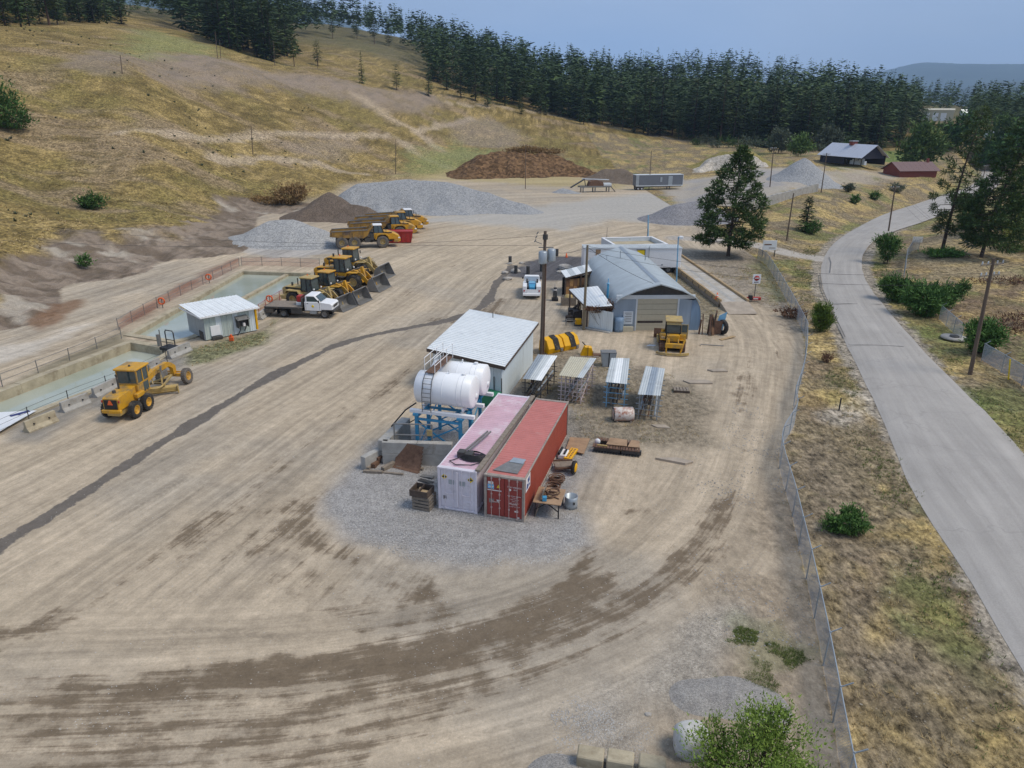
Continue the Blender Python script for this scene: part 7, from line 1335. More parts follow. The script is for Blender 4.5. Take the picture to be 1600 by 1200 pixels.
# far white pickup and orange tractor by the grey cone
A, yw, ln = frame(Gz(1274, 290.5, 1.3), Gz(1290, 291.5, 1.3)); t = thing('pickup_truck', 'small white pickup parked at the end of the block wall below the gravel cone', 'pickup', (A.x, A.y, 1.3), yw); 
for x in (.6, 3.9):
    for s in (-1, 1): wheel(t, (x, s * .85, .4), .4, .28, s, 'rubber', 'steel', 14, .58)
truck_cab(t, 1.7, 1.95, .62); part(t, 'box_bed', 'white', ('box', -.5, 1.65, -.95, .95, .7, 1.75, .05)); part(t, 'chassis', 'dark', ('box', -.4, 4.4, -.5, .5, .4, .65))
A, yw, ln = frame(Gz(1260, 291, 1.3), Gz(1269, 291, 1.3)); t = thing('tractor', 'little orange tractor with an upright exhaust beside the far white pickup', 'tractor', (A.x, A.y, 1.3), yw)
for x, r in ((.5, .62), (2.0, .42)):
    for s in (-1, 1): wheel(t, (x, s * .65, r), r, .3, s, 'rubber', 'orange', 14, .5)
part(t, 'hood', 'orange', ('box', .8, 2.5, -.35, .35, .7, 1.3, .06)); part(t, 'fender', 'orange', ('box', .1, .9, -.9, -.5, 1.15, 1.25), ('box', .1, .9, .5, .9, 1.15, 1.25)); part(t, 'seat', 'black', ('box', .2, .6, -.22, .22, 1.1, 1.25), ('box', .1, .2, -.22, .22, 1.2, 1.7)); part(t, 'roll_bar', 'dark', ('bar', (.1, -.5, 1.2), (.1, -.5, 2.3), .07), ('bar', (.1, .5, 1.2), (.1, .5, 2.3), .07), ('bar', (.1, -.5, 2.3), (.1, .5, 2.3), .07)); part(t, 'exhaust', 'black', ('tube', (1.7, .1, 1.3), (1.7, .1, 2.2), .06, 8))
# grey van trailer and the old conveyor beyond the yard
A, yw, ln = frame(Gz(993, 297.5), Gz(1066, 296)); t = thing('van_trailer', 'grey box trailer with a pale side door parked at the back of the quarry floor', 'trailer', A, yw); L_ = ln; W_ = 2.5; zt = 1.25; H_ = 3.15
M['trailer_grey'] = mat('trailer_grey', (.15, .165, .19), .5, var=.1, dirt=.2); part(t, 'box', 'trailer_grey', ('box', 0, L_, 0, W_, zt, zt + H_, .03)); part(t, 'roof', 'white_metal', ('box', -.05, L_ + .05, -.05, W_ + .05, zt + H_, zt + H_ + .12, .03)); part(t, 'corner_panel', 'galv', ('box', -.03, .9, -.03, -.005, zt + .05, zt + H_ - .05, 0)); part(t, 'rail', 'white_metal', ('box', 0, L_, -.06, -.01, zt - .1, zt + .14), ('box', L_ - .1, L_ + .04, -.05, W_, zt, zt + H_)); part(t, 'door', 'galv', ('box', L_ * .68, L_ * .77, -.06, -.02, zt + .15, zt + H_ - .35, .01)); part(t, 'window', 'galv', ('box', L_ * .51, L_ * .55, -.05, -.02, zt + 1.1, zt + 2.5, .01))
for x in (.9, 2.1):
    for s, y in ((-1, .3), (1, W_ - .3)): wheel(t, (x, y, .52), .52, .35, s, 'rubber', 'white', 14, .55)
part(t, 'landing_gear', 'dark', *[('bar', (L_ * .73, y, 0), (L_ * .73, y, zt), .18) for y in (.4, W_ - .4)]); part(t, 'underframe', 'dark', ('box', .2, L_ - .3, .4, W_ - .4, zt - .35, zt - .02), ('box', 0, 2.9, .1, .3, zt - .6, zt - .1))
A, yw, ln = frame(Gz(906, 301), Gz(955, 300)); t = thing('conveyor_frame', 'old grey and rust screening frame behind the small grey cone', 'screen plant', A, yw); part(t, 'frame', 'steel', ('bar', (0, 0, 1.6), (ln, 0, 1.6), .35, .45), ('bar', (0, 2, 1.6), (ln, 2, 1.6), .35, .45), *[('bar', (x, y, 0), (x, y, 1.6), .3) for x in (ln * .1, ln * .48, ln * .92) for y in (0, 2)]); part(t, 'rusty_hopper', 'rusty', ('prism', [(ln * .28, 1.85), (ln * .32, 3.0), (ln * .5, 3.5), (ln * .72, 3.0), (ln * .74, 1.85)], -.1, 2.1, 'y')); part(t, 'conveyor', 'dark', ('bar', (-2.6, .9, 1.4), (1.6, .9, 3.7), .7, .3), ('bar', (1.6, .9, 3.7), (2., .9, 1.8), .2)); part(t, 'canopy', 'white_metal', ('prism', [(1.2, 3.6), (ln * .98, 3.3), (ln * .98, 3.45), (1.2, 3.85)], 1.6, 2.2, 'y'), ('box', ln * .75, ln, .0, 2, 1.85, 2.5)); part(t, 'stair', 'steel', ('bar', (ln, 1, 1.7), (ln + 1.6, 1, 0), .8, .1), ('bar', (ln + .2, .6, 2.7), (ln + 1.8, .6, 1.0), .05))
# ------------------------------------------------------------------ garage
a, yw, ln = frame(Gz(956, 518), Gz(1090, 515.5)); zp = 5.35
ridge_f = Gz(1031.4, 443.9, zp); ridge_b = Gz(971, 387, zp); hw = ln / 2
fm = Vector(((a.x + Gz(1090, 515.5)[0]) / 2, (a.y + Gz(1090, 515.5)[1]) / 2, 0)); axv = Vector((ridge_b[0] - ridge_f[0], ridge_b[1] - ridge_f[1], 0)); GL = axv.length; yw = math.atan2(axv.y, axv.x) - math.pi / 2
hw = ln / 2 * abs(math.cos(yw - frame(Gz(956, 518), Gz(1090, 515.5))[1])) 
t = thing('garage', 'grey pointed-arch sheet-metal garage with a cream roller door', 'garage', fm, yw); t_g = t; GY, GW = yw, hw
ARC = [(1, 0), (1.03, .2), (1.01, .4), (.95, .56), (.83, .7), (.5, .86), (0, 1.)]; M['garage_roof'] = mat('painted_tin', (.43, .475, .49), .5, metal=.1, var=.12, scale=.6, dirt=.3, dirtcol=(.42, .43, .43)); M['garage_blue'] = mat('blue_grey_tin', (.2, .29, .4), .5, var=.15, scale=1.5, streak=True, rust=.15)
M['front_tin'] = mat('front_tin', (.3, .36, .42), .55, var=.15, scale=1.2, streak=True, rust=.12, rustcol=(.2, .17, .15)); M['door_cream'] = mat('door_cream', (.5, .45, .33), .6, var=.06, dirt=.25)
full = [(x * hw, z * zp) for x, z in ARC] + [(-x * hw, z * zp) for x, z in ARC[::-1][1:]]
full = [tuple(p) for p in smooth_line(full[:6], 3) + [full[6]]] + [tuple(p) for p in [full[6]] + smooth_line(full[7:], 3)][1:]
nsh = 18
for i in range(nsh):                               # arched roof sheets from ground to ridge, lapped
    y0, y1 = GL * i / nsh, GL * (i + 1) / nsh + .05; e = .006 * (i % 2); v = [(x * (1 + e / hw), y0, z + e) for x, z in full] + [(x * (1 + e / hw), y1, z + e) for x, z in full]; n = len(full); mb = MB(); mb.add(v, [(j, j + 1, n + j + 1, n + j) for j in range(n - 1)], True)
    rx = [(x * (1 + (e + .03) / hw), y1 - .04, z + e + .025) for x, z in full] + [(x * (1 + (e + .03) / hw), y1, z + e + .025) for x, z in full]; mb.add(rx, [(j, j + 1, n + j + 1, n + j) for j in range(n - 1)]); link('roof_sheet', mb.mesh('roof_sheet', M['garage_roof'] if True else 0), t)
part(t, 'back_wall', 'front_tin', ('prism', full, GL - .1, GL - .04, 'y')); ov = 1.0
up = [p for p in full if p[1] > 3.0]; mb = MB(); v = [(x * 1.03, -ov * (.3 + .7 * (z - 3.0) / (zp - 3.0)), z + .05) for x, z in up] + [(x * 1.03, .1, z + .05) for x, z in up]; n = len(up); mb.add(v, [(j, j + 1, n + j + 1, n + j) for j in range(n - 1)]); mb.add([(p[0], p[1], p[2] - .12) for p in v], [(j, j + 1, n + j + 1, n + j) for j in range(n - 1)]); mb.add(v[:n] + [(p[0], p[1], p[2] - .12) for p in v[:n]], [(j, j + 1, n + j + 1, n + j) for j in range(n - 1)]); mb.build('canopy', M['garage_roof'], t)
dx0, dx1, dh = -hw * .47, hw * .5, 3.55
part(t, 'gable', 'dark', ('prism', [p for p in full if p[1] > dh + .25], .12, .2, 'y')); part(t, 'header', 'white_metal', ('box', -hw * .93, hw * .86, .02, .2, dh - .02, dh + .42, .02))
clip = lambda s: [(x, z) for x, z in full if x * s > (dx1 if s > 0 else -dx0) - 1e-3 and z <= dh]
L1 = sorted(clip(-1), key=lambda p: p[1]); R1 = sorted(clip(1), key=lambda p: p[1])
part(t, 'front_wall', 'front_tin', ('prism', [(dx0, 0)] + [(x, z) for x, z in L1] + [(dx0, dh)], .06, .16, 'y')); part(t, 'front_wall', 'front_tin', ('prism', [(dx1, 0)] + [(hw * .8, 0), (hw * .8, dh - .15), (dx1, dh)], .06, .16, 'y')); part(t, 'front_wall', 'garage_blue', ('prism', [(hw * .8, 0)] + [p for p in R1 if p[0] > hw * .8] + [(hw * .8, dh - .2)], .03, .15, 'y'))
for i in range(6): part(t, 'door_panel', 'door_cream', ('box', dx0 + .12, dx1 - .12, .11, .17, dh * i / 6 + .012, dh * (i + 1) / 6 - .012, .015))
part(t, 'door_window', 'grime', ('box', dx0 + .25, dx1 - 1.6, .085, .115, dh * .24, dh * .31, .01)); part(t, 'door_frame', 'white_metal', ('box', dx0 - .05, dx0 + .13, .0, .2, 0, dh), ('box', dx1 - .13, dx1 + .05, .0, .2, 0, dh))
part(t, 'notice_board', 'white_metal', ('box', dx0 - 1.35, dx0 - .3, -.03, .04, .75, 2.2, .01)); [part(t, 'notice_line', 'print', ('box', dx0 - 1.2 + .1 * (i % 2), dx0 - .45, -.036, -.032, 1.98 - .19 * i, 2.03 - .19 * i, 0)) for i in range(6)]
part(t, 'yellow_step', 'roof_cream', ('box', dx0 - 1.4, dx0 - .25, -.5, -.05, 0, .6, .03)); part(t, 'ridge_cap', 'galv', ('prism', [(-.3, zp - .06), (0, zp + .07), (.3, zp - .06), (0, zp + .03)], 0, GL, 'y')); part(t, 'roof_vent', 'galv', ('tube', (-1.2, GL * .72, zp - .6), (-1.2, GL * .72, zp + .55), .05, 7), ('tube', (-2.6, GL * .8, zp - 1.5), (-2.6, GL * .8, zp - .3), .04, 7), ('tube', (1.9, GL * .7, zp - .9), (1.9, GL * .7, zp + .7), .06, 7))
mb = MB(); mb.path([(-hw * 1.01, GL * .9, 2.2), (-hw * .9, GL * .75, 3.3), (-hw * .85, GL * .5, 3.4), (-hw * .95, GL * .25, 2.6)], .03, 5); mb.build('cable', M['cable'], t)
# lean-tos on the left side of the garage
def leanto(name, lab, corners, zs, roofm, npan, walls, wm, ribw=.4, front=True):
    """corners: near-left, near-right, far-right, far-left roof corner pixels with heights"""
    P = [Vector((*Gz(px, py, z), z)) for (px, py), z in zip(corners, zs)]; o = Vector((P[0].x, P[0].y, 0)); e = P[1] - P[0]; yw = math.atan2(e.y, e.x); t = thing(name, lab, 'shed', o, yw); R = Matrix.Rotation(-yw, 3, 'Z'); Q = [R @ (p - o) for p in P]
    for i in range(npan):
        f0, f1 = i / npan, (i + 1) / npan; A0, A1 = Q[0].lerp(Q[1], f0), Q[0].lerp(Q[1], f1); B0, B1 = Q[3].lerp(Q[2], f0), Q[3].lerp(Q[2], f1); k = 3; mb = MB(); v = []
        nb = 2 * k + 1
        for T0, T1 in ((A0, A1), (B0, B1)):
            for j in range(nb): v.append(T0.lerp(T1, j / (nb - 1)) + Vector((0, 0, (.03 if j % 2 else 0) + .005 * (i % 2))))
        mb.add(v, [(j, j + 1, nb + j + 1, nb + j) for j in range(nb - 1)]); link('roof_panel', mb.mesh('roof_panel', roofm[i % len(roofm)]), t)
    return t, Q
lt, Q = leanto('lean_to', 'white-roofed lean-to with pale board front at the near left corner of the garage', [(917, 481), (957, 478), (934, 447), (889, 452)], [2.3, 3.0, 3.3, 2.5], [M['white_metal'], M['white_metal'], M['roof_white']], 3, None, None)
w = Q[1].x; ribs(lt, 'wall_panel', (.15, .25, 0), (1, 0, 0), (0, 0, 1), w - .1, 2.25, M['wall_white'], 4, .35, .03); part(lt, 'fascia', 'dkwood', ('bar', Q[0] + Vector((0, .05, -.12)), Q[1] + Vector((0, .05, -.12)), .06, .2), ('bar', Q[0] + Vector((0, 0, -.1)), Q[3] + Vector((0, 0, -.1)), .08, .2)); part(lt, 'post', 'dkwood', *[('bar', (Q[0].lerp(Q[3], k).x + .12, Q[0].lerp(Q[3], k).y, 0), Q[0].lerp(Q[3], k) + Vector((.12, 0, -.15)), .14) for k in (.02, .5, .98)]); part(lt, 'sill', 'concrete', ('box', -.6, w, -.3, .2, 0, .12)); part(lt, 'inner_wall', 'dark', ('box', w * .6, w * .66, .3, Q[3].y - .1, 0, 2.3))
P = at(949, 467, math.hypot(*Gz(949, 467, 2.75))); t = thing('flue_pipe', 'blue stove flue rising through the near lean-to roof', 'chimney', P, 0); part(t, 'pipe', 'blue', ('tube', (0, 0, -.3), (0, 0, 1.75), .13, 10)); part(t, 'cap', 'blue_post', ('tube', (0, 0, 1.75), (0, 0, 2.3), .06, 8), ('lathe', [(.2, 1.7), (.2, 1.78), (.06, 1.85)], (0, 0, 0), 'z', 10)); part(t, 'flashing', 'dark', ('box', -.3, .3, -.3, .1, -.06, .02))
lt2, Q = leanto('lean_to', 'small grey-roofed wooden lean-to with brown boards farther back along the garage', [(884, 434), (934, 421), (926, 411), (876, 423)], [2.5, 3.2, 3.3, 2.5], [M['roof_white'], M['roof_grey']], 6, None, None)
w = Q[1].x
for i in range(5): x0 = .2 + (w - 1.8) * i / 5; part(lt2, 'board', 'cedar' if i % 2 else 'plank', ('box', x0 + .02, x0 + (w - 1.8) / 5 - .02, .3, .36, .05, 1.2, .01)); part(lt2, 'board', 'plank' if i % 2 else 'cedar', ('box', x0 + .02, x0 + (w - 1.8) / 5 - .02, .3, .36, 1.22, 2.2, .01))
part(lt2, 'post', 'dkwood', *[('bar', (x, .2, 0), (x, .2, 2.4 + .5 * x / w), .16) for x in (.1, w * .5, w * .78, w - .1)], ('bar', (0, .1, 2.38), (w, .1, 3.05), .1, .2), ('bar', (w * .55, .22, 1.2), (w, .22, 1.2), .1)); part(lt2, 'inside', 'black', ('box', .2, w - .2, 1.2, 1.3, 0, 2.3))
# climbing vine on the near corner
bush(948, 512, 'brown climbing vine hanging over the corner of the near lean-to', [(0, 0, 2.2, .45, .4, .9), (-1.2, 0, 2.25, 1.2, .35, .35), (.9, .1, 2.7, .3, .3, .9), (-.3, 0, 1.2, .3, .3, .8), (-2.2, 0, 2.35, .6, .3, .2)], 2400, 'leaf_gy' if False else 'leaf_rd', .17, cat='vine', name='vine', pos=tuple(Vector(Gz(951, 514)) + Vector((0, -.35))))
# clutter by the lean-tos
def junk(px, py, lab, cat, name, *parts, rz=0., z=0., s=1.):
    t = thing(name, lab, cat, (*Gz(px, py, z), z), rz); t.scale = (s,) * 3
    for nm, m, *ops in parts: part(t, nm, m, *ops)
    return t
junk(867, 470, 'black upright welding machine standing on the sand left of the garage', 'machine', 'welding_machine', ('base', 'black', ('box', -.4, .4, -.3, .5, 0, .35)), ('body', 'dark', ('box', -.25, .25, -.2, .5, .35, 1.2, .05), ('tube', (0, 0, 1.2), (0, 0, 1.7), .2, 10)), ('band', 'printw', ('tube', (0, 0, 1.35), (0, 0, 1.5), .21, 10)), ('handle', 'steel', ('bar', (0, .4, 1.2), (0, 1.0, 1.9), .08)))
junk(888, 476, 'grey wooden bin with a yellow lump on top beside the lean-to', 'bin', 'wooden_bin', ('sides', 'wood', ('box', -.9, .9, -.6, -.54, 0, 1.), ('box', -.9, .9, .54, .6, 0, 1.), ('box', -.9, -.84, -.54, .54, 0, 1.), ('box', .84, .9, -.54, .54, 0, 1.)), ('fill', 'rubber_dusty', ('box', -.8, .8, -.5, .5, 0, .9)), ('lump', 'yellow_old', ('lathe', [(.55, .9), (.45, 1.2), (0, 1.35)], (0, 0, 0), 'z', 10)))
for px, py, lab, ops in [(897, 494, 'dark heap of iron scrap under the lean-to eave', [('box', -.7, .6, -.5, .5, 0, .9), ('tube', (-.6, 0, .5), (.7, .3, 1.5), .15, 8), ('bar', (.2, -.4, 0), (.6, -.2, 1.7), .1)]), (889, 502, 'small black engine block in front of the lean-to', [('box', -.4, .4, -.3, .3, 0, .7, .05), ('tube', (0, 0, .7), (0, 0, 1.), .15, 8)]), (902, 500, 'dark machine parts stacked by the leaning pole', [('box', -.5, .5, -.4, .4, 0, 1.1, .05), ('tube', (-.5, -.4, 1.), (.5, -.3, 1.2), .1, 8)])]: junk(px, py, lab, 'scrap', 'scrap_iron', ('lump', 'grime', *ops))
junk(906, 494, 'yellow upright pump stand beside the leaning pole', 'stand', 'yellow_stand', ('column', 'yellow_old', ('bar', (0, 0, 0), (0, 0, 1.9), .14), ('bar', (.4, 0, 0), (.4, 0, 1.9), .14)), ('head', 'hazard_y', ('box', -.25, .6, -.2, .2, 1.7, 2.1, .05)))
junk(904, 508, 'yellow engine on a small frame at the foot of the pole', 'engine', 'small_engine', ('engine', 'yellow_new', ('box', -.4, .3, -.3, .3, .1, .75, .06)), ('frame', 'dark', ('box', -.5, .4, -.4, .4, 0, .12)))
junk(893, 509, 'low grey pipe frame lying left of the pole', 'frame', 'hurdle', ('frame', 'steel', ('path', [(-.6, 0, 0), (-.6, 0, .6), (.5, 0, .6), (.5, 0, 0)], .04, 6), ('path', [(-.6, .6, 0), (-.6, .6, .6), (.5, .6, .6), (.5, .6, 0)], .04, 6), ('bar', (-.6, 0, .6), (-.6, .6, .6), .05), ('bar', (.5, 0, .6), (.5, .6, .6), .05)))
junk(938, 519, 'blue drum shape standing for the corrugated wall end, left front corner of garage', 'drum', 'wall_end_drum', ('drum', 'garage_blue', ('lathe', [(0, 0), (.5, 0), (.52, .4), (.5, .8), (.52, 1.2), (.5, 1.6), (0, 1.62)], (2.0, .3, 0), 'z', 16)))  # drum added where the garage has a blue corrugated wall end
for px, py, s, lab in [(884, 421, 1.9, 'long pale boulder left of the wooden lean-to'), (806, 425, 1.2, 'grey boulder at the edge of the dark gravel patch'), (793, 437, 1.0, 'flat pale rock by the damp track, nearest the shed roof'), (797, 413, .7, 'small white rock beside a stub post'), (789, 427, .8, 'grey stone on the bend of the damp track'), (875, 466 - 40, .9, 'brown rock behind the service pickup'), (1226, 1143, .35, 'pale cube-shaped stone beside the sapling'), (1013, 1117, .22, 'little white stone on the bare dirt near the bottom edge'), (815, 412, .7, 'round rock beside the dark gravel patch')]:
    x, y = G(px, py); r = np.random.default_rng(int(px)); bm = bmesh.new(); bmesh.ops.create_icosphere(bm, subdivisions=3, radius=1.)
    for v in bm.verts: k = .72 + .55 * float(fbm(v.co.x * 1.3 + px, v.co.y * 1.3 + v.co.z * 1.7, 5, 3)); v.co = Vector((v.co.x * k * s * .62, v.co.y * k * s * .5, (v.co.z * k * .7 + .3) * s * .45))
    me = bpy.data.meshes.new('boulder'); bm.to_mesh(me); bm.free(); me.materials.append(M['rock'] if 'rock' in M else M.setdefault('rock', mat('pale_rock', (.4, .37, .33), .9, var=.25, scale=2., dirt=.3, bump=.5, bscale=5))); tag(link('boulder', me, None, (x, y, hz1(x, y))), lab, 'boulder')
bm = bmesh.new(); bmesh.ops.create_icosphere(bm, subdivisions=4, radius=1.)
for v in bm.verts: k = .85 + .3 * float(fbm(v.co.x * 1.1 + 3, v.co.y * 1.1 + v.co.z * 1.3, 5, 4)); c = Vector([math.copysign(abs(q) ** .8, q) for q in v.co]); v.co = Vector((c.x * k * .68, c.y * k * .6, (c.z * k + .6) * .75))
me = bpy.data.meshes.new('boulder'); bm.to_mesh(me); bm.free(); me.polygons.foreach_set('use_smooth', [True] * len(me.polygons)); me.materials.append(mat('white_rock', (.5, .49, .46), .9, var=.2, scale=1.6, dirt=.4, dirtcol=(.3, .28, .25), bump=.6, bscale=4)); tag(link('boulder', me, None, (*Gz(1080, 1172), 0)), 'large pale rounded boulder behind the sapling at the bottom edge', 'boulder')
for i, (p0, p1) in enumerate([((806, 427), 0), ((797, 412), 0), ((846, 424), 0), ((825, 428), 0), ((870, 400), 0)]): junk(p0[0], p0[1], ['stub post at the near corner of the dark gravel patch', 'stub post among white rocks left of the gravel patch', 'dark bollard stump right of the service pickup', 'dark bollard stump left of the service pickup', 'dark bollard stump at the far edge of the gravel patch'][i], 'post', 'stub_post', ('post', 'dark', ('tube', (0, 0, 0), (0, 0, 1.15), .26, 8)))
junk(885, 402, 'orange traffic marker on the gravel patch behind the transformers', 'marker', 'traffic_marker', ('marker', 'orange', ('lathe', [(.22, 0), (.2, .06), (.06, .7), (0, .7)], (0, 0, 0), 'z', 10)))
# scrap stack right of the garage
sc_ = thing('timber_stack', 'upright brown timbers and rusty sheets leaning at the right corner of the garage', 'timber stack', (*Gz(1112, 524), 0), 0); rr = random.Random(3)
for i in range(9): x = rr.uniform(-1.4, .4); part(sc_, 'timber', ['rusty', 'cedar', 'dkwood'][i % 3], ('bar', (x, rr.uniform(-.3, .6), 0), (x + rr.uniform(-.2, .3), rr.uniform(.1, .8), rr.uniform(1.6, 2.6)), rr.uniform(.12, .3), rr.uniform(.08, .16)))
part(sc_, 'rusty_sheet', 'rusty', ('prism', [(.1, 0), (1.0, .1), (1.1, 1.5), (.15, 1.6)], .2, .25, 'y'), ('prism', [(-.4, 0), (.4, .0), (.3, 1.8), (-.3, 1.9)], .5, .55, 'y')); part(sc_, 'blue_sheet', 'blue_post', ('prism', [(.5, .6), (1.3, .3), (1.6, 2.4), (.8, 2.0)], .7, .74, 'y'))
junk(1128, 522, 'worn tyre leaning against the timber stack', 'tyre', 'old_tyre', ('tyre', 'rubber', ('lathe', [(.42, -.16), (.72, -.2), (.8, -.12), (.8, .12), (.72, .2), (.42, .16), (.42, -.16)], (0, 0, .8), 'x', 22)), rz=.4)
junk(1136, 529, 'pale flat board on the ground right of the timber stack', 'board', 'plank', ('board', 'wood_tan', ('bar', (-.9, -.6, .05), (.9, .5, .12), .4, .05)))
junk(1106, 541, 'bent grey pipe lying before the timber stack', 'pipe', 'pipe', ('pipe', 'steel', ('path', [(-.8, 0, .06), (-.6, .4, .06), (1.6, .0, .06)], .05, 6)))
# ------------------------------------------------------------------ white office trailer, flat-roofed block and weighbridge
yb = Gz(1062, 427); A = Vector((*Gz(911, 427), 0)); B = Vector((*yb, 0)); yw = math.atan2(B.y - A.y, B.x - A.x); L_ = (B - A).length; t = thing('office_trailer', 'long white office trailer on wheels behind the garage', 'trailer', A, yw)
part(t, 'box', 'white', ('box', 0, L_, 0, 2.6, .85, 3.75, .03)); ribs(t, 'roof_panel', (-.05, -.08, 3.78), (1, 0, 0), (0, 1, 0), L_ + .1, 2.75, M['roof_grey'], 14, .25, .03); part(t, 'roof_edge', 'white_metal', ('box', -.06, L_ + .06, -.1, -.02, 3.6, 3.8)); part(t, 'window', 'hazard_y', ('box', L_ * .545, L_ * .62, -.05, -.0, 2.7, 3.4, .01)); part(t, 'window_frame', 'dkwood', ('box', L_ * .535, L_ * .63, -.07, -.02, 3.4, 3.5), ('box', L_ * .62, L_ * .63, -.07, -.02, 2.65, 3.4)); part(t, 'pink_panel', 'plate', ('box', L_ * .12, L_ * .17, -.04, -.0, 2.6, 3.5, .01)); part(t, 'dark_window', 'glass', ('box', L_ * .12, L_ * .16, -.05, -.01, 1.7, 2.5, .01)); part(t, 'vent_pipe', 'galv', ('tube', (L_ * .665, -.12, 1.0), (L_ * .665, -.12, 4.0), .06, 8)); part(t, 'porthole', 'galv', ('lathe', [(0, -.04), (.13, -.04), (.13, 0), (0, 0)], (L_ * .81, 0, 1.3), 'y', 12)); part(t, 'underframe', 'black', ('box', .3, L_ - .3, .3, 2.3, .35, .85, 0))
for x in (L_ - 1.7, L_ - 3.0): wheel(t, (x, .3, .5), .5, .3, -1, 'rubber', 'steel', 14, .55)
a0, a1 = Gz(960.5, 384.5, 3.6), Gz(1044, 382.5, 3.6); A, yw, L_ = frame(a0, a1); b0 = Gz(951, 371.3, 3.9); dp = math.hypot(Gz(1028, 370.6, 3.6)[0] - a1[0], Gz(1028, 370.6, 3.6)[1] - a1[1]); t = thing('flat_block', 'white flat-roofed block with a raised parapet behind the office trailer', 'building', A, yw)
for nm, bx in (('wall', (0, L_, 0, .3)), ('wall', (0, L_, dp - .3, dp)), ('wall', (0, .3, .3, dp - .3)), ('wall', (L_ - .3, L_, .3, dp - .3))): part(t, nm, 'white_metal', ('box', *bx, 0, 3.65, .01)); part(t, 'coping', 'white', ('box', bx[0] - .03, bx[1] + .03, bx[2] - .03, bx[3] + .03, 3.655, 3.75, .02))
part(t, 'roof', 'concrete_tan', ('box', .31, L_ - .31, .31, dp - .31, 2.9, 3.1, 0)); part(t, 'aerial', 'dark', ('tube', (.8, dp - .2, 3.7), (.8, dp - .2, 5.3), .03, 6), ('tube', (L_ - .9, dp - .2, 3.7), (L_ - .9, dp - .2, 5.0), .03, 6))
# weighbridge
r0, r1 = Vector((*Gz(1063, 398, .7), 0)), Vector((*Gz(1170.6, 471, .7), 0)); l1 = Vector((*Gz(1121, 469, .7), 0)); d = (r0 - r1); Lw = d.length; yw = math.atan2(d.y, d.x); nrm = Vector((-math.sin(yw), math.cos(yw), 0)); ww = abs((l1 - r1).dot(nrm)); t = thing('weighbridge', 'raised concrete weighbridge deck with yellowish timber kerbs', 'weighbridge', r1, yw)
nd = 9; M['ramp_dirt'] = mat('ramp_dirt', (.37, .31, .245), .95, var=.2, scale=1.)
M['deck_dust'] = mat('dusty_deck', (.4, .355, .29), .9, var=.15, scale=.8, dirt=.6, dirtcol=(.5, .48, .45), bump=.2)
for i in range(nd): part(t, 'deck_slab', 'deck_dust', ('box', Lw * i / nd + .01, Lw * (i + 1) / nd - .01, .3, ww - .3, .3, .7, .02))
for y in (0, ww - .3):
    for i in range(6): part(t, 'kerb_timber', 'wood_tan', ('box', Lw * i / 6 + .02, Lw * (i + 1) / 6 - .02, y, y + .28, .3 + .01 * (i % 2), .98, .03))
part(t, 'side_beam', 'wood', *[('box', Lw * i / 11, Lw * i / 11 + .16, ww - .02, ww + .1, 0, .85, .02) for i in range(11)], ('box', 0, Lw, ww + .0, ww + .12, .05, .45)); part(t, 'ramp', 'ramp_dirt', ('prism', [(0, .0), (0, .69), (-3.2, .02), (-3.2, 0)], .1, ww - .1, 'y')); part(t, 'centre_strip', 'concrete', ('box', .2, Lw - .5, ww * .42, ww * .58, .695, .704, 0))
junk(1120, 467, 'orange traffic cone at the left end of the weighbridge', 'cone', 'traffic_cone', ('cone', 'orange', ('lathe', [(.2, .04), (.05, .8), (0, .8)], (0, 0, 0), 'z', 12)), ('base', 'orange', ('box', -.26, .26, -.26, .26, 0, .05)), ('band', 'printw', ('lathe', [(.135, .38), (.1, .55)], (0, 0, 0), 'z', 12)), z=.7)
junk(1177, 470, 'red and white barrier block under the no-entry sign', 'barrier', 'barrier_block', ('block', 'red', ('box', -.9, .9, -.2, .2, .1, .5, .05)), ('stripe', 'printw', ('box', -.1, .5, -.215, -.205, .25, .4, 0)), ('box', 'black', ('box', -.7, -.2, -.3, .1, .1, .75, .05)))
t = junk(1178, 467, 'white no-entry sign with a red disc at the end of the weighbridge', 'sign', 'no_entry_sign', ('post', 'dark', ('tube', (0, 0, 0), (0, 0, 3.1), .05, 8)), ('plate', 'white', ('box', -.5, .5, -.08, -.05, 2.0, 3.2, .01)), ('disc', 'red', ('lathe', [(0, -.095), (.34, -.095), (.34, -.085), (0, -.085)], (0, 0, 2.7), 'y', 24)), ('bar', 'printw', ('box', -.24, .24, -.105, -.097, 2.63, 2.77, 0)), ('disc_text', 'print', ('box', -.3, .3, -.086, -.082, 2.14, 2.24, 0)))
t = junk(1200, 401, 'white board sign on posts by the yard gate', 'sign', 'gate_sign', ('post', 'dark', ('bar', (-1.0, 0, 0), (-1.0, 0, 2.6), .12), ('bar', (1.0, 0, 0), (1.0, 0, 2.9), .12)), ('board', 'white', ('box', -1.15, 1.15, -.1, -.06, 1.1, 2.7, .02)), ('print', 'cedar', ('box', -.1, .95, -.108, -.102, 1.4, 1.5, 0), ('box', -.9, .3, -.108, -.102, 1.9, 2.1, 0)))
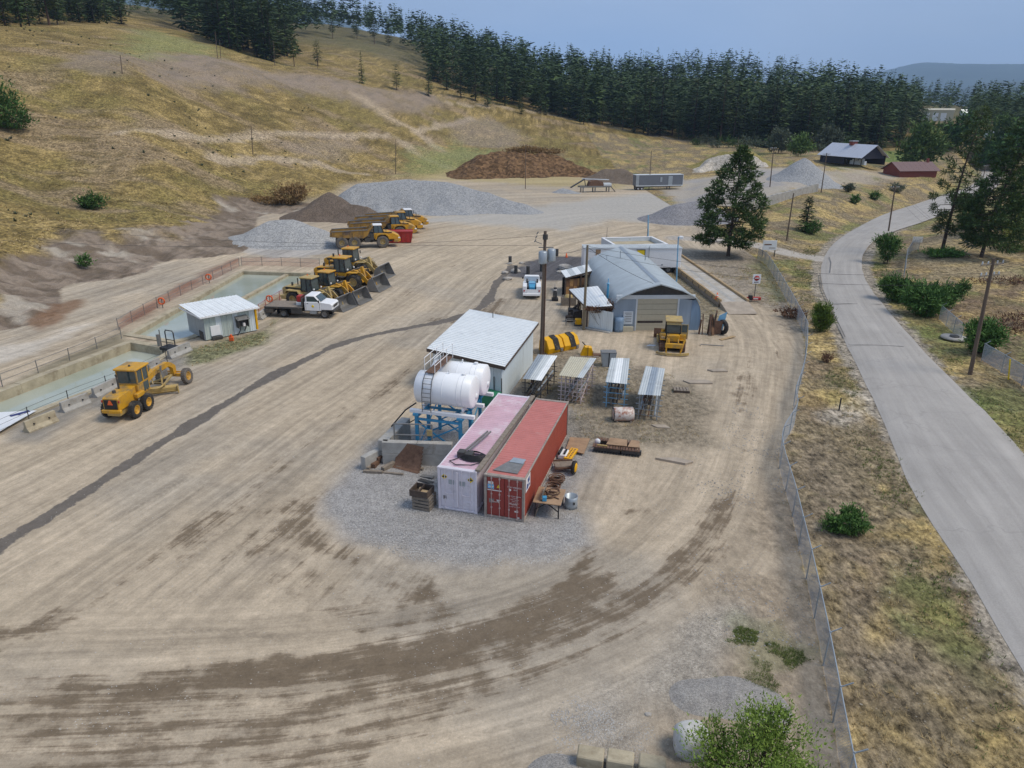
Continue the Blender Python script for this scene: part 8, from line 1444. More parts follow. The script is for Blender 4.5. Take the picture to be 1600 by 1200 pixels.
# ------------------------------------------------------------------ pipe racks with sheet roofs
def rack(corn, zz, mats_, lab, pipem, npan, wire=False, seed=0):
    t, Q = leanto('pipe_rack', lab, corn, zz, mats_, npan, None, None); t['category'] = 'rack'; t['group'] = 'roofed pipe racks in a row'; rr = random.Random(seed); ins = .12; C = []
    for i in range(4): cx = sum(q.x for q in Q) / 4; cy = sum(q.y for q in Q) / 4; C.append(Vector((cx + (Q[i].x - cx) * .84, cy + (Q[i].y - cy) * .84, Q[i].z - .06)))
    mb = MB()
    for i in range(4):
        mb.bar((C[i].x, C[i].y, 0), C[i], .07); mb.bar(C[i], C[(i + 1) % 4], .07)
    for k in (.5,): 
        for s in (0, 1): p, q = (C[0].lerp(C[3], k), C[1].lerp(C[2], k))[s], 0; mb.bar((p.x, p.y, 0), p, .07)
    mb.build('post', pipem, t); levels = (.35, .8, 1.25, 1.7) if not wire else (.25, .6, .95, 1.3, 1.65, 2.0)
    mb = MB()
    for z in levels:
        for k in (.02, .5, .98): p, q = C[0].lerp(C[3], k), C[1].lerp(C[2], k); e = (q - p).normalized() * .28; mb.bar(Vector((p.x, p.y, z)) - Vector((e.x, e.y, 0)), Vector((q.x, q.y, z)) + Vector((e.x, e.y, 0)), .05)
    if wire:
        for k in (.2, .4, .6, .8): p, q = C[0].lerp(C[1], k), C[3].lerp(C[2], k); mb.bar((p.x, p.y, .1), (p.x, p.y, 2.2), .05); mb.bar((q.x, q.y, .1), (q.x, q.y, 2.2), .05)
        mb.bar(Vector((C[1].x, C[1].y, .2)), Vector((C[2].x, C[2].y, 2.1)), .05)
    mb.build('shelf_bar', pipem, t)
    for z in levels[:4]:
        for j in range(4):
            f = rr.uniform(.08, .92); p, q = C[0].lerp(C[1], f), C[3].lerp(C[2], min(.95, max(.05, f + rr.uniform(-.1, .1)))); d = (q - p).normalized(); ex = rr.uniform(-.9, .4); part(t, 'pipe', ['rusty', 'steel', 'galv', 'dark', 'wood'][rr.randrange(5)], ('tube', Vector((p.x, p.y, z + .09)) + Vector((d.x, d.y, 0)) * ex * .5, Vector((q.x, q.y, z + .09)) + Vector((d.x, d.y, 0)) * ex * .3, rr.uniform(.04, .09), 7))
    return t
R4 = lambda l: [l[0], l[1], l[2], l[3]]
rack([(816, 592), (845.7, 595), (871, 556), (840, 554)], [2.2, 2.2, 2.5, 2.5], [M['galv'], M['roof_grey'], M['roof_white']], 'pipe rack with a patchy grey roof nearest the white shed', M['dark'], 3, seed=1)
rack([(873, 586.7), (910.5, 591), (931.7, 560), (891, 557)], [2.4, 2.4, 2.6, 2.6], [M['roof_cream'], M['roof_cream'], M['roof_cream'], M['roof_grey']], 'pipe rack with a cream-striped roof and white wire sides', mat('pinkish_white', (.6, .5, .48), .5, var=.1), 4, True, seed=2)
rack([(946, 597), (979.6, 600.5), (983.8, 560), (955, 559.5)], [2.3, 2.3, 2.5, 2.5], [M['roof_grey'], M['roof_white'], M['roof_grey']], 'pipe rack with a blue-grey roof behind the rusty white drum', M['blue_post'], 3, seed=3)
rack([(996.5, 616.5), (1031.6, 618.6), (1039, 576), (1009, 572)], [2.2, 2.3, 2.5, 2.4], [M['roof_grey'], M['galv'], M['roof_grey']], 'pipe rack with a tilted grey roof, farthest to the right', M['galv'], 3, seed=4)
t = junk(973, 657, 'rusty white drum lying on its side in front of a pipe rack', 'drum', 'oil_drum', ('drum', mat('rusty_white', (.66, .6, .54), .5, var=.1, scale=2., rust=.62, rustcol=(.33, .1, .04)), ('lathe', [(0, -.78), (.5, -.78), (.55, -.72), (.55, .72), (.5, .78), (0, .78)], (0, 0, .55), 'x', 28)), ('end_ring', 'black', ('lathe', [(.46, -.8), (.53, -.8), (.53, -.74), (.46, -.74)], (0, 0, .55), 'x', 24)), ('cradle', 'wood', ('box', -.6, -.45, -.5, .5, 0, .14), ('box', .45, .6, -.5, .5, 0, .14)), rz=.05)
t = junk(1064, 612, 'small weathered pallet on blocks right of the racks', 'pallet', 'pallet', *[('board', 'wood', ('box', -.65 + .27 * i, -.42 + .27 * i, -.4, .5, .22, .26, .01)) for i in range(5)], ('bearer', 'dkwood', ('box', -.65, .7, -.4, -.3, 0, .215), ('box', -.65, .7, .4, .5, 0, .215)), rz=-.12)
# skip bin, crates and yellow gear near the pole
t = thing('skip_bin', 'bright yellow split skip bin with black rubber flaps by the transformer pole', 'bin', (*Gz(856, 554), 0), yaw_of(Gz(856, 554), Gz(911, 543)))
for x0 in (0, 1.95):
    part(t, 'hopper', 'yellow_new', ('prism', [(0, 0), (1.6, 0), (1.55, 1.1), (1.0, 1.5), (.3, 1.3), (-.15, .55)], x0, x0 + 1.85, 'x', .05))
    part(t, 'flap', 'rubber', ('prism', [(-.28, .4), (.24, 1.36), (1.0, 1.58), (1.02, 1.51), (.31, 1.28), (-.2, .36)], x0 + .75, x0 + 1.35, 'x')); part(t, 'latch', 'steel', ('box', x0 + 1.45, x0 + 1.75, -.14, -.02, .1, .45))
junk(916, 556, 'bright yellow steel wedge on a grey plank beside the skip bin', 'wedge', 'yellow_wedge', ('wedge', 'yellow_new', ('prism', [(-.6, 0), (.7, 0), (.5, .9), (-.2, 1.0)], -.3, .4, 'y', .04)), ('rod', 'rusty', ('bar', (.1, -.35, -.2), (.1, -.35, 1.1), .05), ('bar', (.6, -.35, -.2), (.6, -.35, .6), .05)), ('plank', 'wood', ('box', -1.2, 1.2, -.5, -.1, -.02, .1)))
junk(935, 556, 'brown curved trough lying between the yellow wedge and the bundled crate', 'trough', 'trough', ('trough', 'rusty', ('prism', [(-.8, .45), (-.5, .1), (.4, .05), (.9, .4), (.8, .45), (.35, .15), (-.45, .18)], -.3, .3, 'y')), ('handle', 'dark', ('bar', (-.7, 0, .4), (-1.6, .4, 1.3), .08)))
junk(950, 571, 'grey strapped crate beside the blue-grey pipe rack', 'crate', 'strapped_crate', ('crate', 'galv', ('prism', [(-.55, 0), (.55, 0), (.7, 1.35), (-.75, 1.35)], -.45, .45, 'y', .04)), ('strap', 'black', ('box', -.05, .05, -.47, .47, 0, 1.37)), ('lid', 'steel', ('box', -.72, .7, -.46, .46, 1.35, 1.42)))
junk(1017, 540, 'flat white rag on the dirt left of the dozer', 'rag', 'rag', ('rag', 'tarp', ('prism', [(-.5, -.2), (.3, -.25), (.55, .1), (-.1, .2)], .02, .06, 'z')))
# right of the red container
A, yw, L_ = frame(Gz(835, 806), Gz(873, 811)); t = thing('work_table', 'tan-topped iron work table covered with rusty hose, at the corner of the red container', 'table', A, yw); wq = math.hypot(Gz(873, 811)[0] - Gz(886, 776)[0], Gz(873, 811)[1] - Gz(886, 776)[1])
part(t, 'top', 'plate', ('box', -.1, L_ + .1, -.15, 1.75, .96, 1.03, .02)); [part(t, 'leg', 'black', ('bar', (x, y, 0), (x, y, .96), .07)) for x in (.03, L_ - .03) for y in (.0, 1.6)]; part(t, 'brace', 'black', ('bar', (.03, 0, .45), (L_ * .5, 0, .95), .05), ('bar', (L_ - .03, 0, .45), (L_ * .5, 0, .95), .05), ('bar', (.03, 0, .92), (L_, 0, .92), .06))
q = thing('hose_coil', 'tangle of rust-brown hose on the work table', 'hose', A + Vector((math.cos(yw) * .85 - math.sin(yw) * .95, math.sin(yw) * .85 + math.cos(yw) * .95, 1.035)), yw); mb = MB(); rr = random.Random(9)
for k in range(5): r = rr.uniform(.16, .34); mb.path([(math.cos(a_ / 12 * 6.283) * r * 1.2 + rr.uniform(-.02, .02) + (k - 2) * .06, math.sin(a_ / 12 * 6.283) * r + (k - 2.5) * .13, .05 + .035 * k) for a_ in range(13)], .035, 5)
mb.path([(-.5, .3, .04), (-.2, .0, .04), (.1, -.3, .05), (.5, -.5, .04)], .035, 5); mb.build('hose', M['rusty'], q)
junk(0, 0, 'small blue box at the near edge of the work table', 'box', 'blue_box', ('box', 'blue', ('box', -.13, .13, -.12, .12, 0, .28, .02))).location = A + Vector((math.cos(yw) * .55 - math.sin(yw) * .12, math.sin(yw) * .55 + math.cos(yw) * .12, 1.035))
junk(0, 0, 'pale stick lying across the work table', 'stick', 'stick', ('stick', 'wood_tan', ('bar', (0, 0, 0), (.9, .55, .12), .09, .05))).location = A + Vector((math.cos(yw) * .6 - math.sin(yw) * .4, math.sin(yw) * .6 + math.cos(yw) * .4, 1.07))
junk(892, 792, 'pale open-topped drum behind the work table', 'drum', 'steel_drum', ('drum', 'galv', ('lathe', [(0, 0), (.48, 0), (.5, .3), (.48, .6), (.5, .95), (.46, .95), (.44, .1), (0, .1)], (0, 0, 0), 'z', 22)), ('plate', 'dark', ('box', .1, .25, -.52, -.48, .45, .65)), s=.8)
for px, py, lab, r in [(868, 750, 'rusty cable coil on the ground beside the red container, farther one', .55), (862, 763, 'rusty cable coil on the ground beside the red container, nearer one', .45)]:
    q = thing('cable_coil', lab, 'coil', (*Gz(px + 2, py + 2), 0), 0); mb = MB(); rr = random.Random(px)
    for k in range(7): rad = r * rr.uniform(.5, 1.); mb.path([(math.cos(a_ / 14 * 6.283) * rad + rr.uniform(-.05, .05), math.sin(a_ / 14 * 6.283) * rad + rr.uniform(-.05, .05), .06 + .045 * k) for a_ in range(15)], .04, 5)
    mb.build('coil', M['rusty'], q)
P = [Gz(a_, b_, .2) for a_, b_ in [(884, 701), (912, 709), (922, 685), (891, 683)]]; c = Vector((*P[0], .16)); mb = MB(); mb.prism([(p[0] - c.x, p[1] - c.y) for p in P], 0, .05, 'z'); o = mb.build('plywood_sheet', M['plate']); o.location = c; tag(o, 'tan plywood sheet lying flat right of the red container', 'plywood')
A, yw, L_ = frame(Gz(886, 722), Gz(902, 700)); t = thing('attachment', 'orange slotted steel beam lying right of the red container', 'beam', A, yw); part(t, 'beam', 'yellow_new', ('box', 0, 1.7, -.26, .26, .12, .3, .02)); part(t, 'slot', 'rusty', *[('box', .15 + .25 * i, .3 + .25 * i, -.15, -.05, .295, .306, 0) for i in range(6)], *[('box', .15 + .25 * i, .3 + .25 * i, .05, .15, .295, .306, 0) for i in range(6)])
junk(880, 714, 'white and black engine part beside the orange beam', 'engine part', 'engine_part', ('casting', 'white', ('box', -.3, .3, -.5, .5, .05, .4, .06)), ('tube', 'black', ('tube', (-.2, -.5, .45), (-.2, .5, .45), .1, 8), ('tube', (.15, -.4, .45), (.15, .3, .45), .08, 8)), rz=-.3)
junk(882, 733, 'low brown trolley frame beside the red container', 'trolley', 'trolley', ('deck', 'wood', ('box', -.7, .6, -.4, .4, .3, .42, .02)), ('rail', 'rusty', ('bar', (-.7, -.45, .3), (.75, -.45, .3), .1), ('bar', (-.7, .4, .45), (.6, .4, .45), .1)), rz=.1)
t = junk(897, 740, 'yellow wheel on the end of the brown trolley', 'wheel', 'spare_wheel', ('tyre', 'rubber', ('lathe', [(.2, -.12), (.42, -.14), (.46, 0), (.42, .1), (.2, .1)], (0, 0, .46), 'x', 18)), ('disc', 'yellow_new', ('lathe', [(0, .16), (.25, .15), (.36, .08), (.38, -.02), (0, 0)], (0, 0, .46), 'x', 18)), rz=-.35)
t = junk(828, 813, 'weathered plywood leaning against the side of the red container', 'plywood', 'leaning_plywood', ('sheet', 'wood', ('prism', [(0, 0), (1.6, 0), (1.6, 1.5), (.3, 1.7)], 0, .04, 'y')), rz=R_(90) + CY); t.location = (*Gz(836, 808), 0); t.rotation_euler = (R_(14), 0, R_(90) + CY)
# crawler undercarriage
A, yw, L_ = frame(Gz(926, 704), Gz(1004, 713)); t = thing('track_frame', 'rusty crawler track frame with brown plates lying behind the plywood', 'track frame', A, yw)
for y, x0, x1 in ((0., .0, 2.0), (0., 1.9, L_), (1.1, .2, L_ - .3)):
    o = part(t, 'track', 'dark', ('box', x0 + .1, x1 - .1, y - .12, y + .12, .08, .4)); nn_ = int((x1 - x0) / .2)
    for i in range(nn_): part(o, 'track_shoe', 'rusty', ('box', x0 + .2 * i, x0 + .2 * i + .15, y - .26, y + .26, .4, .46, 0)); part(o, 'track_shoe', 'dark', ('box', x0 + .2 * i, x0 + .2 * i + .15, y - .26, y + .26, .0, .06, 0))
for x0, x1 in ((.9, 2.35), (2.4, L_ - .25)): part(t, 'cover_plate', 'plate', ('prism', [(x0, .15), (x1, .2), (x1 - .1, 1.25), (x0 + .15, 1.3)], .5, .55, 'z'))
part(t, 'idler', 'white', ('lathe', [(0, -.1), (.2, -.1), (.2, .1), (0, .1)], (.25, .5, .5), 'y', 14)); part(t, 'yellow_strip', 'yellow_old', ('box', .3, 1., -.1, .0, .45, .55))
for px, py, pts, lab in [(1055, 722, [(-1.3, .4), (.2, .5), (1.2, -.1), (.6, -.4), (-.6, .1)], 'broken pale concrete slab on the dirt right of the track frame'), (1030, 668, [(-.6, .3), (.5, .3), (.8, -.3), (-.2, -.2)], 'small flat broken slab below the right-hand rack'), (1121, 580, [(-.9, .2), (.6, .4), (.9, -.2), (-.5, -.3)], 'flat pale slab set in the dirt right of the dozer'), (1091, 598, [(-1.3, .3), (.9, .5), (1.2, -.3), (-.8, -.4)], 'long pale broken slab near the racks')]:
    mb = MB(); mb.prism(pts, -.1, .1, 'z', .02); o = mb.build('broken_slab', M['ramp_dirt']); o.location = (*Gz(px, py), .03); tag(o, lab, 'slab')
for i, (px, py) in enumerate([(914, 1176), (960, 1182), (1010, 1190)]):
    t = MB(); t.box(-.42, .42, -.3, .3, 0, .6, .04); o = t.build('concrete_block', M['concrete_tan']); x, y = Gz(px + 8, py + 18); o.location = (x, y, 0); o.rotation_euler = (0, 0, -.2); o.scale = (1.15, 1, 1); tag(o, ['tan concrete block leftmost at the bottom edge', 'middle tan concrete block at the bottom edge', 'tan concrete block at the bottom edge nearest the boulder'][i], 'concrete block', 'concrete blocks along the bottom edge')
# ------------------------------------------------------------------ far wall, barn, sheds and workshop
t = None; w0, w1 = G(1166, 329), G(1276, 299)
def zwall(name, lab, p0, p1, h, th, n, m):
    a_, y_, l_ = frame(p0, p1); t = thing(name, lab, 'wall', (a_.x, a_.y, hz1(*p0)), y_)
    z1_ = hz1(*p1) - hz1(*p0)
    for i in range(n): mb = MB(); mb.box(l_ * i / n + .02, l_ * (i + 1) / n - .02, -th / 2, th / 2, z1_ * i / n - .6, z1_ * i / n + h + random.uniform(-.05, .05), .03); mb.build('block', M[m], t)
zwall('block_wall', 'long pale concrete block wall above the dry bank by the road', w0, w1, 2.1, .7, 16, 'concrete')
def gable(name, lab, cat, p0, p1, depth, hw_, hr, wallm, roofm, open_=False, npan=10, eave=.5, z=None, rot=0.):
    a_, y_, l_ = frame(p0, p1); z = hz1(*p0) if z is None else z; t = thing(name, lab, cat, (a_.x, a_.y, z - .15), y_)
    if not open_: part(t, 'wall', wallm, ('box', 0, l_, 0, depth, 0, hw_, 0)); sym(lambda s: part(t, 'gable_wall', wallm, ('prism', [(0, hw_), (depth / 2, hr), (depth, hw_)], 0 if s < 0 else l_ - .1, .1 if s < 0 else l_, 'x')))
    else:
        for i in range(7): x = l_ * i / 6; part(t, 'post', 'black', ('bar', (x, .1, 0), (x, .1, hw_), .25), ('bar', (x, depth, 0), (x, depth, hw_), .25))
        part(t, 'back_wall', wallm, ('box', 0, l_, depth - .1, depth, 0, hw_)); part(t, 'gable_wall', wallm, ('prism', [(0, hw_ * .55), (depth / 2, hr - .2), (depth, hw_ * .55)], .1, .2, 'x')); part(t, 'gable_wall', wallm, ('prism', [(0, hw_ * .7), (depth / 2, hr - .2), (depth, hw_ * .7)], l_ - .2, l_ - .1, 'x')); part(t, 'front_wall', wallm, ('box', 0, l_ * .6, 0, .12, 0, hw_ * .92))
    for s in (0, 1):
        for i in range(npan):
            x0, x1 = -eave + (l_ + 2 * eave) * i / npan, -eave + (l_ + 2 * eave) * (i + 1) / npan; sl = (hr - hw_) / (depth / 2); ye, ze = -eave, hw_ - sl * eave
            q = [(x0 + .02, ye, ze), (x1 - .02, ye, ze), (x1 - .02, depth / 2, hr), (x0 + .02, depth / 2, hr)]; q = q if s == 0 else [(x, depth - y, z_) for x, y, z_ in q]
            mb = MB(); mb.add(q + [(x, y, z_ + .1) for x, y, z_ in q], [(0, 1, 2, 3), (4, 5, 6, 7), (0, 1, 5, 4), (2, 3, 7, 6), (0, 3, 7, 4), (1, 2, 6, 5)]); link('roof_panel', mb.mesh('roof_panel', M[roofm]), t)
    return t, l_
M['barn_roof'] = mat('barn_roof', (.5, .52, .58), .45, metal=.1, var=.08, dirt=.2); M['brown_roof'] = mat('brown_roof', (.17, .105, .1), .7, var=.12); M['barn_dark'] = mat('barn_dark', (.03, .03, .045), .8, var=.2); M['brick_red'] = mat('brick_red', (.2, .055, .04), .8, var=.15)
t, l_ = gable('barn', 'open-sided dark barn with a long pale grey roof at the foot of the wood', 'barn', G(1281, 252), G(1344, 262), 11, 3.2, 7.0, 'barn_dark', 'barn_roof', True, 12, 1.0)
part(t, 'cupola', 'brick_red', ('box', l_ * .44, l_ * .52, 4.3, 6.7, 6.6, 7.9)); part(t, 'cupola_roof', 'galv', ('box', l_ * .43, l_ * .53, 4.1, 6.9, 7.9, 8.2)); part(t, 'stored_bales', 'white_metal', *[('box', l_ * (.64 + .05 * i), l_ * (.68 + .05 * i), 2., 3., 0, 1.4 + (i % 3) * .5, 0) for i in range(7)])
t, l_ = gable('red_shed', 'long low red shed with a brown roof beside the road bend', 'shed', G(1405, 277), G(1462, 279), 9, 2.6, 5.0, 'brick_red', 'brown_roof', False, 8, .8); part(t, 'chimney', 'brick_red', ('box', l_ - 1.4, l_ - .7, 4, 4.8, 4.6, 6.2))
t, l_ = gable('workshop', 'cream workshop with three white doors on the rise above the trees', 'building', at(1436, 187, 520)[:2], at(1488, 190, 520)[:2], 14, 6.2, 7.2, 'roof_cream', 'roof_cream', False, 6, .3, z=at(1460, 189, 520).z)
for k in (.12, .38, .62): part(t, 'door', 'white', ('box', l_ * k, l_ * (k + .17), -.12, -.0, .2, 4.6, .02))
for px, py, lab, w_, h_ in [(953, 103, 'small dark-roofed cabin among trees on the skyline', 10, 3.2), (1183, 223, 'tiny pale-roofed hut at the wood edge', 6, 2.6), (1545, 214, 'pale roof low among trees beyond the knoll, left of two', 7, 2.2), (1572, 216, 'pale roof low among trees beyond the knoll, right of two', 7, 2.2), (1502, 180, 'little white shed right of the cream workshop', 4, 3.)]:
    q = G(px, py + 2); gable('cabin', lab, 'cabin', q, (q[0] + w_, q[1]), w_ * .7, h_, h_ * 1.6, 'wall_white' if px != 953 else 'dkwood', 'galv' if px != 953 else 'dark', False, 4, .4)
# ------------------------------------------------------------------ chain-link fences
FP = [Vector((x, y, hz1(x, y) - 0.0)) for x, y in resample(smooth_line(FENCE, 4), 120)]
def chain(name, lab, P, h, spacing, seed, lean=None, gap=0.):
    o = P[0].copy(); t = thing(name, lab, 'fence', o); P = [p - o for p in P]; s = [0]; rr = random.Random(seed)
    for a_, b_ in zip(P[:-1], P[1:]): s.append(s[-1] + (b_ - a_).length)
    def atl(q):
        i = min(len(P) - 2, max(0, int(np.searchsorted(s, q)) - 1)); return P[i].lerp(P[i + 1], (q - s[i]) / (s[i + 1] - s[i] + 1e-9))
    n = max(1, round(s[-1] / spacing)); mb = MB(); mb.tube((0, 0, -.3), (0, 0, h + .04), .035, 7); mb.tube((0, 0, h), (.02, 0, h + .06), .045, 7); pm = mb.mesh('post', M['galv']); am = MB(); am.bar((0, 0, h), (.42, 0, h + .32), .04); am = am.mesh('barb_arm', M['galv'])
    for i in range(n + 1):
        p = atl(s[-1] * i / n); q = link('post', pm, t, p); q.rotation_euler = (rr.uniform(-.03, .03), rr.uniform(-.03, .03), 0); d = atl(min(s[-1], s[-1] * i / n + .5)) - atl(max(0, s[-1] * i / n - .5)); link('barb_arm', am, t, p).rotation_euler = (0, 0, math.atan2(d.y, d.x) + math.pi / 2 if lean is None else lean)
    for i in range(n):
        q = [atl(s[-1] * (i + k / 4) / n) for k in range(5)]; v = []; uv = []
        for k, p in enumerate(q): w_ = rr.uniform(-.03, .03); v += [p + Vector((w_, w_, .03)), p + Vector((0, 0, h))]; uv += [(s[-1] * (i + k / 4) / n, 0), (s[-1] * (i + k / 4) / n, h)]
        link('mesh_panel', mesh_np('mesh_panel', [tuple(x) for x in v], [(2 * k, 2 * k + 2, 2 * k + 3, 2 * k + 1) for k in range(4)], M['chain'], False, uv), t); mb = MB(); mb.path([p + Vector((0, 0, h)) for p in q], .03, 6); link('top_rail', mb.mesh('top_rail', M['galv']), t)
    return t
chain('chain_link_fence', 'long sagging chain-link fence between the yard track and the grassy verge', FP, 1.8, 3.1, 1)
g2 = lambda l, z: [Vector((*Gz(a_, b_, z), -.35)) for a_, b_ in l]
chain('chain_link_fence', 'short chain-link run curving behind the tall shrub at the road bend', g2([(1438, 375), (1426, 378), (1418, 390), (1416, 410), (1415, 420)], 1.3), 1.7, 3., 2)
chain('chain_link_fence', 'leaning chain-link run between the sumac clumps', g2([(1472, 478), (1486, 490), (1507, 508)], 1.3), 1.7, 3., 3); chain('chain_link_fence', 'chain-link run at the right edge below the dark round sumac', g2([(1540, 538), (1572, 556), (1640, 596)], 1.3), 1.7, 3., 4)
t = junk(1432, 383, 'white panel sign fixed at the end of the bend fence', 'sign', 'panel_sign', ('board', 'white', ('box', -.9, .9, -.05, 0, .5, 1.5, .01)), ('line', 'print', *[('box', -.7 + .35 * i, -.68 + .35 * i, -.055, -.051, .6, 1.4, 0) for i in range(4)]))
t = junk(1491, 527, 'round concrete manhole slab beside the leaning fence', 'manhole', 'manhole', ('slab', 'concrete', ('lathe', [(0, -.1), (1.3, -.1), (1.3, .05), (0, .06)], (0, 0, 0), 'z', 20)), ('cover', 'dark', ('lathe', [(0, .2), (.45, .2), (.48, .05)], (0, 0, 0), 'z', 18)), z=-.2)
junk(1311, 640, 'black steel bollard on the verge beside the road', 'bollard', 'bollard', ('post', 'black', ('tube', (0, 0, -.1), (0, 0, 1.0), .06, 8)), z=-.3); t = junk(1576, 592, 'yellow leaning marker post at the right-hand fence', 'marker', 'marker_post', ('post', 'hazard_y', ('bar', (0, 0, -.1), (-.35, 0, 1.9), .09)), z=-.35)
junk(1257, 515, 'black fence corner post at the bright green shrub', 'post', 'corner_post', ('post', 'black', ('tube', (0, 0, -.1), (0, 0, 1.7), .06, 8)))
# ------------------------------------------------------------------ poles and wires
WIRES = []
def pole(px, py, tx, ty, lab, arms=(), r=.15, m='pole_wood', extra=None, name='utility_pole', z=None):
    x, y = G(px, py) if z is None else Gz(px, py, z); z = hz1(x, y) if z is None else z; Dq = math.hypot(x, y); top = at(tx, ty, Dq); H = top.z - z; t = thing(name, lab, 'pole', (x, y, z), 0); d = Vector((top.x - x, top.y - y, 0)); d *= min(1, .06 * H / (d.length + 1e-6)) if d.length > .06 * H else 1; top = Vector((d.x, d.y, H)); part(t, 'shaft', m, ('tube', (0, 0, -.3), top, r, 10, r * .7))
    for dz, ln_, yaw_ in arms:
        c = top + Vector((0, 0, dz)); u = Vector((math.cos(yaw_), math.sin(yaw_), 0)) * ln_ / 2; ar = part(t, 'crossarm', 'wood', ('bar', c - u, c + u, .1, .12), ('bar', c - u * .6, c - Vector((0, 0, .7)), .04), ('bar', c + u * .6, c - Vector((0, 0, .7)), .04))
        for k in (-.9, -.4, .4, .9): mb = MB(); mb.lathe([(.05, 0), (.07, .08), (.05, .16), (.06, .22), (0, .25)], tuple(c + u * k + Vector((0, 0, .06))), 'z', 7); mb.build('insulator', M['white_metal'], ar)
    t['top'] = [x + top.x, y + top.y, z + H]; return t
def wtop(t, dz=0., off=(0, 0)): return Vector((t['top'][0] + off[0], t['top'][1] + off[1], t['top'][2] + dz))
pa = pole(846, 553, 852, 361, 'tall pole with two grey transformers beside the white shed', (), .2); H = pa['top'][2]
part(pa, 'transformer', 'galv', ('lathe', [(0, H - 2.9), (.38, H - 2.9), (.4, H - 2.8), (.4, H - 1.85), (.3, H - 1.75), (0, H - 1.75)], (-.1, -.5, 0), 'z', 18)); part(pa, 'transformer', 'galv', ('lathe', [(0, H - 2.8), (.38, H - 2.8), (.4, H - 2.7), (.4, H - 1.75), (.3, H - 1.65), (0, H - 1.65)], (.72, .1, 0), 'z', 18)); part(pa, 'hardware', 'steel', ('bar', (-.5, 0, H - 1.5), (.9, 0, H - 1.5), .08), ('bar', (-.9, -.1, H - .9), (-.2, 0, H - 1.2), .06), *[('tube', (-.9 + .1 * i, -.1, H - 1.0 + .35 * i), (-.75 + .1 * i, -.1, H - .75 + .35 * i), .05, 6) for i in range(3)]); part(pa, 'cap', 'dark', ('tube', (.1, -.1, H - .75), (.1, -.1, H - .3), .24, 8)); part(pa, 'conduit', 'rusty', ('tube', (.2, -.12, 0), (.22, -.12, H - 2.9), .06, 6))
pb = pole(912, 515, 918, 383, 'bare wooden pole standing at the near lean-to', (), .17, mat('greyed_pole', (.2, .165, .11), .9, var=.25, scale=2, streak=True)); pc = pole(1057, 441, 1060, 370, 'pale blue lamp post beside the office trailer', (), .11, 'blue_post', name='lamp_post'); H = pc['top'][2]; part(pc, 'lamp', 'white', ('box', -.2, .35, -.2, .2, H - .25, H + .12, .05))
pd_ = pole(1012.5, 371, 1013, 336, 'pale blue steel post behind the flat-roofed block', (), .16, 'blue_post', name='steel_post')
RY = .35; pr1 = pole(1516, 584, 1553, 404, 'leaning roadside pole with two crossarms in front of the dark sumac', [(-.5, 2.8, RY), (-1.5, 2.4, RY)], .19, z=-.35); pr2 = pole(1388, 363, 1399, 290, 'pole rising from the tall shrub at the road bend', [(-.4, 2.4, RY)], .17); pr3 = pole(1531, 297, 1541, 258, 'far pole on the inside of the last road bend', [(-.3, 2.2, RY)], .16)
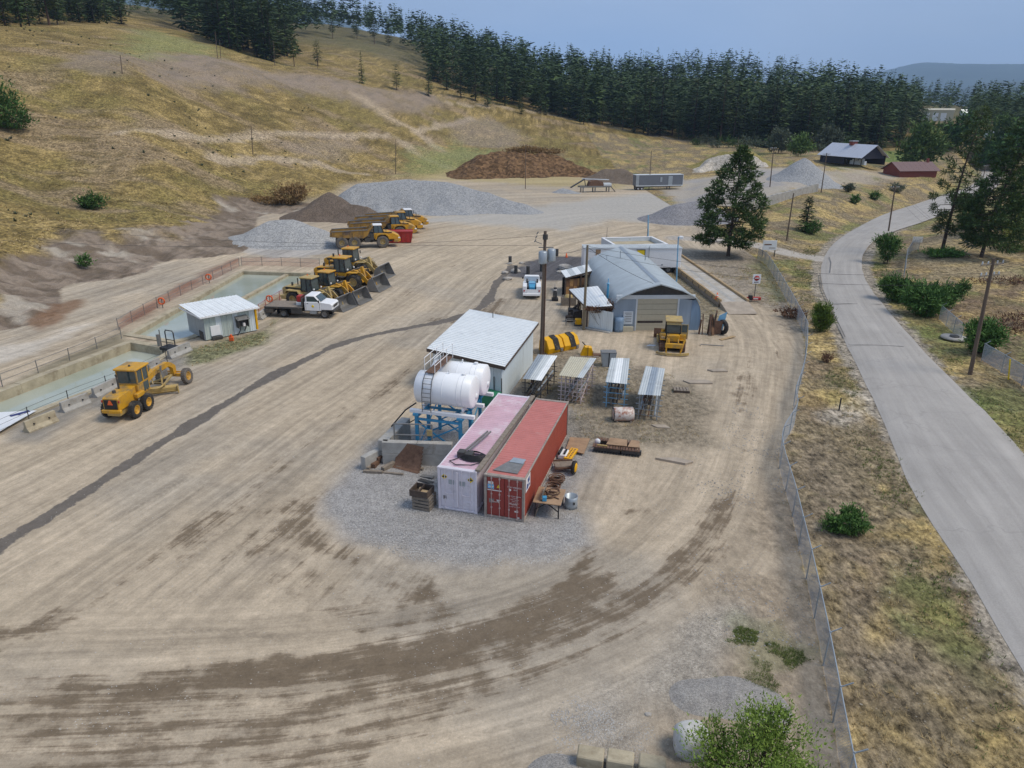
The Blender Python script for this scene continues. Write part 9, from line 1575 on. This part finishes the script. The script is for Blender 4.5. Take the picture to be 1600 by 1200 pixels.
pf = [pole(1229, 376, 1240, 302, 'pole on the dry bank left of the small bluish fir'), pole(1283, 301, 1292, 239, 'pole between the far white pickup and the open barn', [(-.3, 2., 0)]), pole(1203, 292, 1209, 230, 'pole left of the tall gravel cone', [(-.3, 1.6, 0)]), pole(1151, 262, 1151, 214, 'thin pole behind the pale gravel bank', (), .12), pole(1014, 297, 1018, 235, 'thin pole in front of the grey box trailer', (), .12), pole(821, 295, 821, 226, 'thin pole before the rusty mound', (), .12), pole(618, 272, 619, 217, 'thin pole on the slope above the grey stockpile', (), .12), pole(395, 241, 397, 196, 'thin pole on the hillside track', (), .12), pole(429, 102, 428, 66, 'pole at the corner of the left-hand wood', (), .14), pole(340, 91, 336, 49, 'pole on the bench crest, left of two', (), .14), pole(345, 91, 343, 62, 'shorter pole on the bench crest, right of two', (), .14), pole(191, 115, 189, 86, 'pole at the left end of the bench', (), .14), pole(496, 107, 495, 86, 'short pole by the small pine in the upper field', (), .13)]
def wire(a_, b_, sag, lab, r=.014):
    n = 16; P = [a_.lerp(b_, i / n) - Vector((0, 0, sag * 4 * (i / n) * (1 - i / n))) for i in range(n + 1)]; mb = MB(); mb.path([p - P[0] for p in P], r, 4); o = mb.build('power_line', M['cable'], None, P[0]); return tag(o, lab, 'power line', 'overhead wires')
for k, nm in ((-1.2, 'outer left'), (.5, 'middle'), (1.2, 'outer right')):
    o = (math.cos(RY) * k, math.sin(RY) * k); wire(wtop(pr1, -.25, o), wtop(pr2, -.15, o), 1.2, 'overhead wire from the leaning roadside pole back to the bend pole, %s strand' % nm); wire(wtop(pr2, -.15, o), wtop(pr3, -.1, o), 1.5, 'overhead wire from the bend pole to the farthest pole, %s strand' % nm)
    wire(wtop(pr1, -.25, o), wtop(pr1, -.25, o) + Vector((22, -26, .3)), .4, 'overhead wire leaving the frame from the leaning roadside pole, %s strand' % nm)
wire(wtop(pa, -.4), at(-60, 372, 78), .9, 'faint wire crossing the yard from the transformer pole to the left, upper', .012); wire(wtop(pa, -1.3), at(-60, 345, 110), .9, 'faint wire crossing the yard from the transformer pole to the left, lower', .012); wire(wtop(pa, -1.8), wtop(pb, -.2), .4, 'wire from the transformer pole to the bare pole', .02); wire(wtop(pb, -.2), Vector((fm.x, fm.y, 5.0)), .3, 'wire from the bare pole to the garage gable', .02)
wire(wtop(pb, -.1), wtop(pr1, -1.3), 1.2, 'service wire from the bare pole across the road to the leaning pole, upper', .014); wire(wtop(pb, -.6), wtop(pr1, -2.2), 1.4, 'service wire from the bare pole across the road to the leaning pole, lower', .014)
for a_, b_, nm in [(0, 1, 'bank'), (1, 2, 'cone'), (2, 4, 'trailer'), (4, 5, 'mound'), (5, 6, 'meadow')]: wire(wtop(pf[a_], -.2), wtop(pf[b_], -.2), 1., 'thin wire between the back-of-yard poles, %s span' % nm, .014)
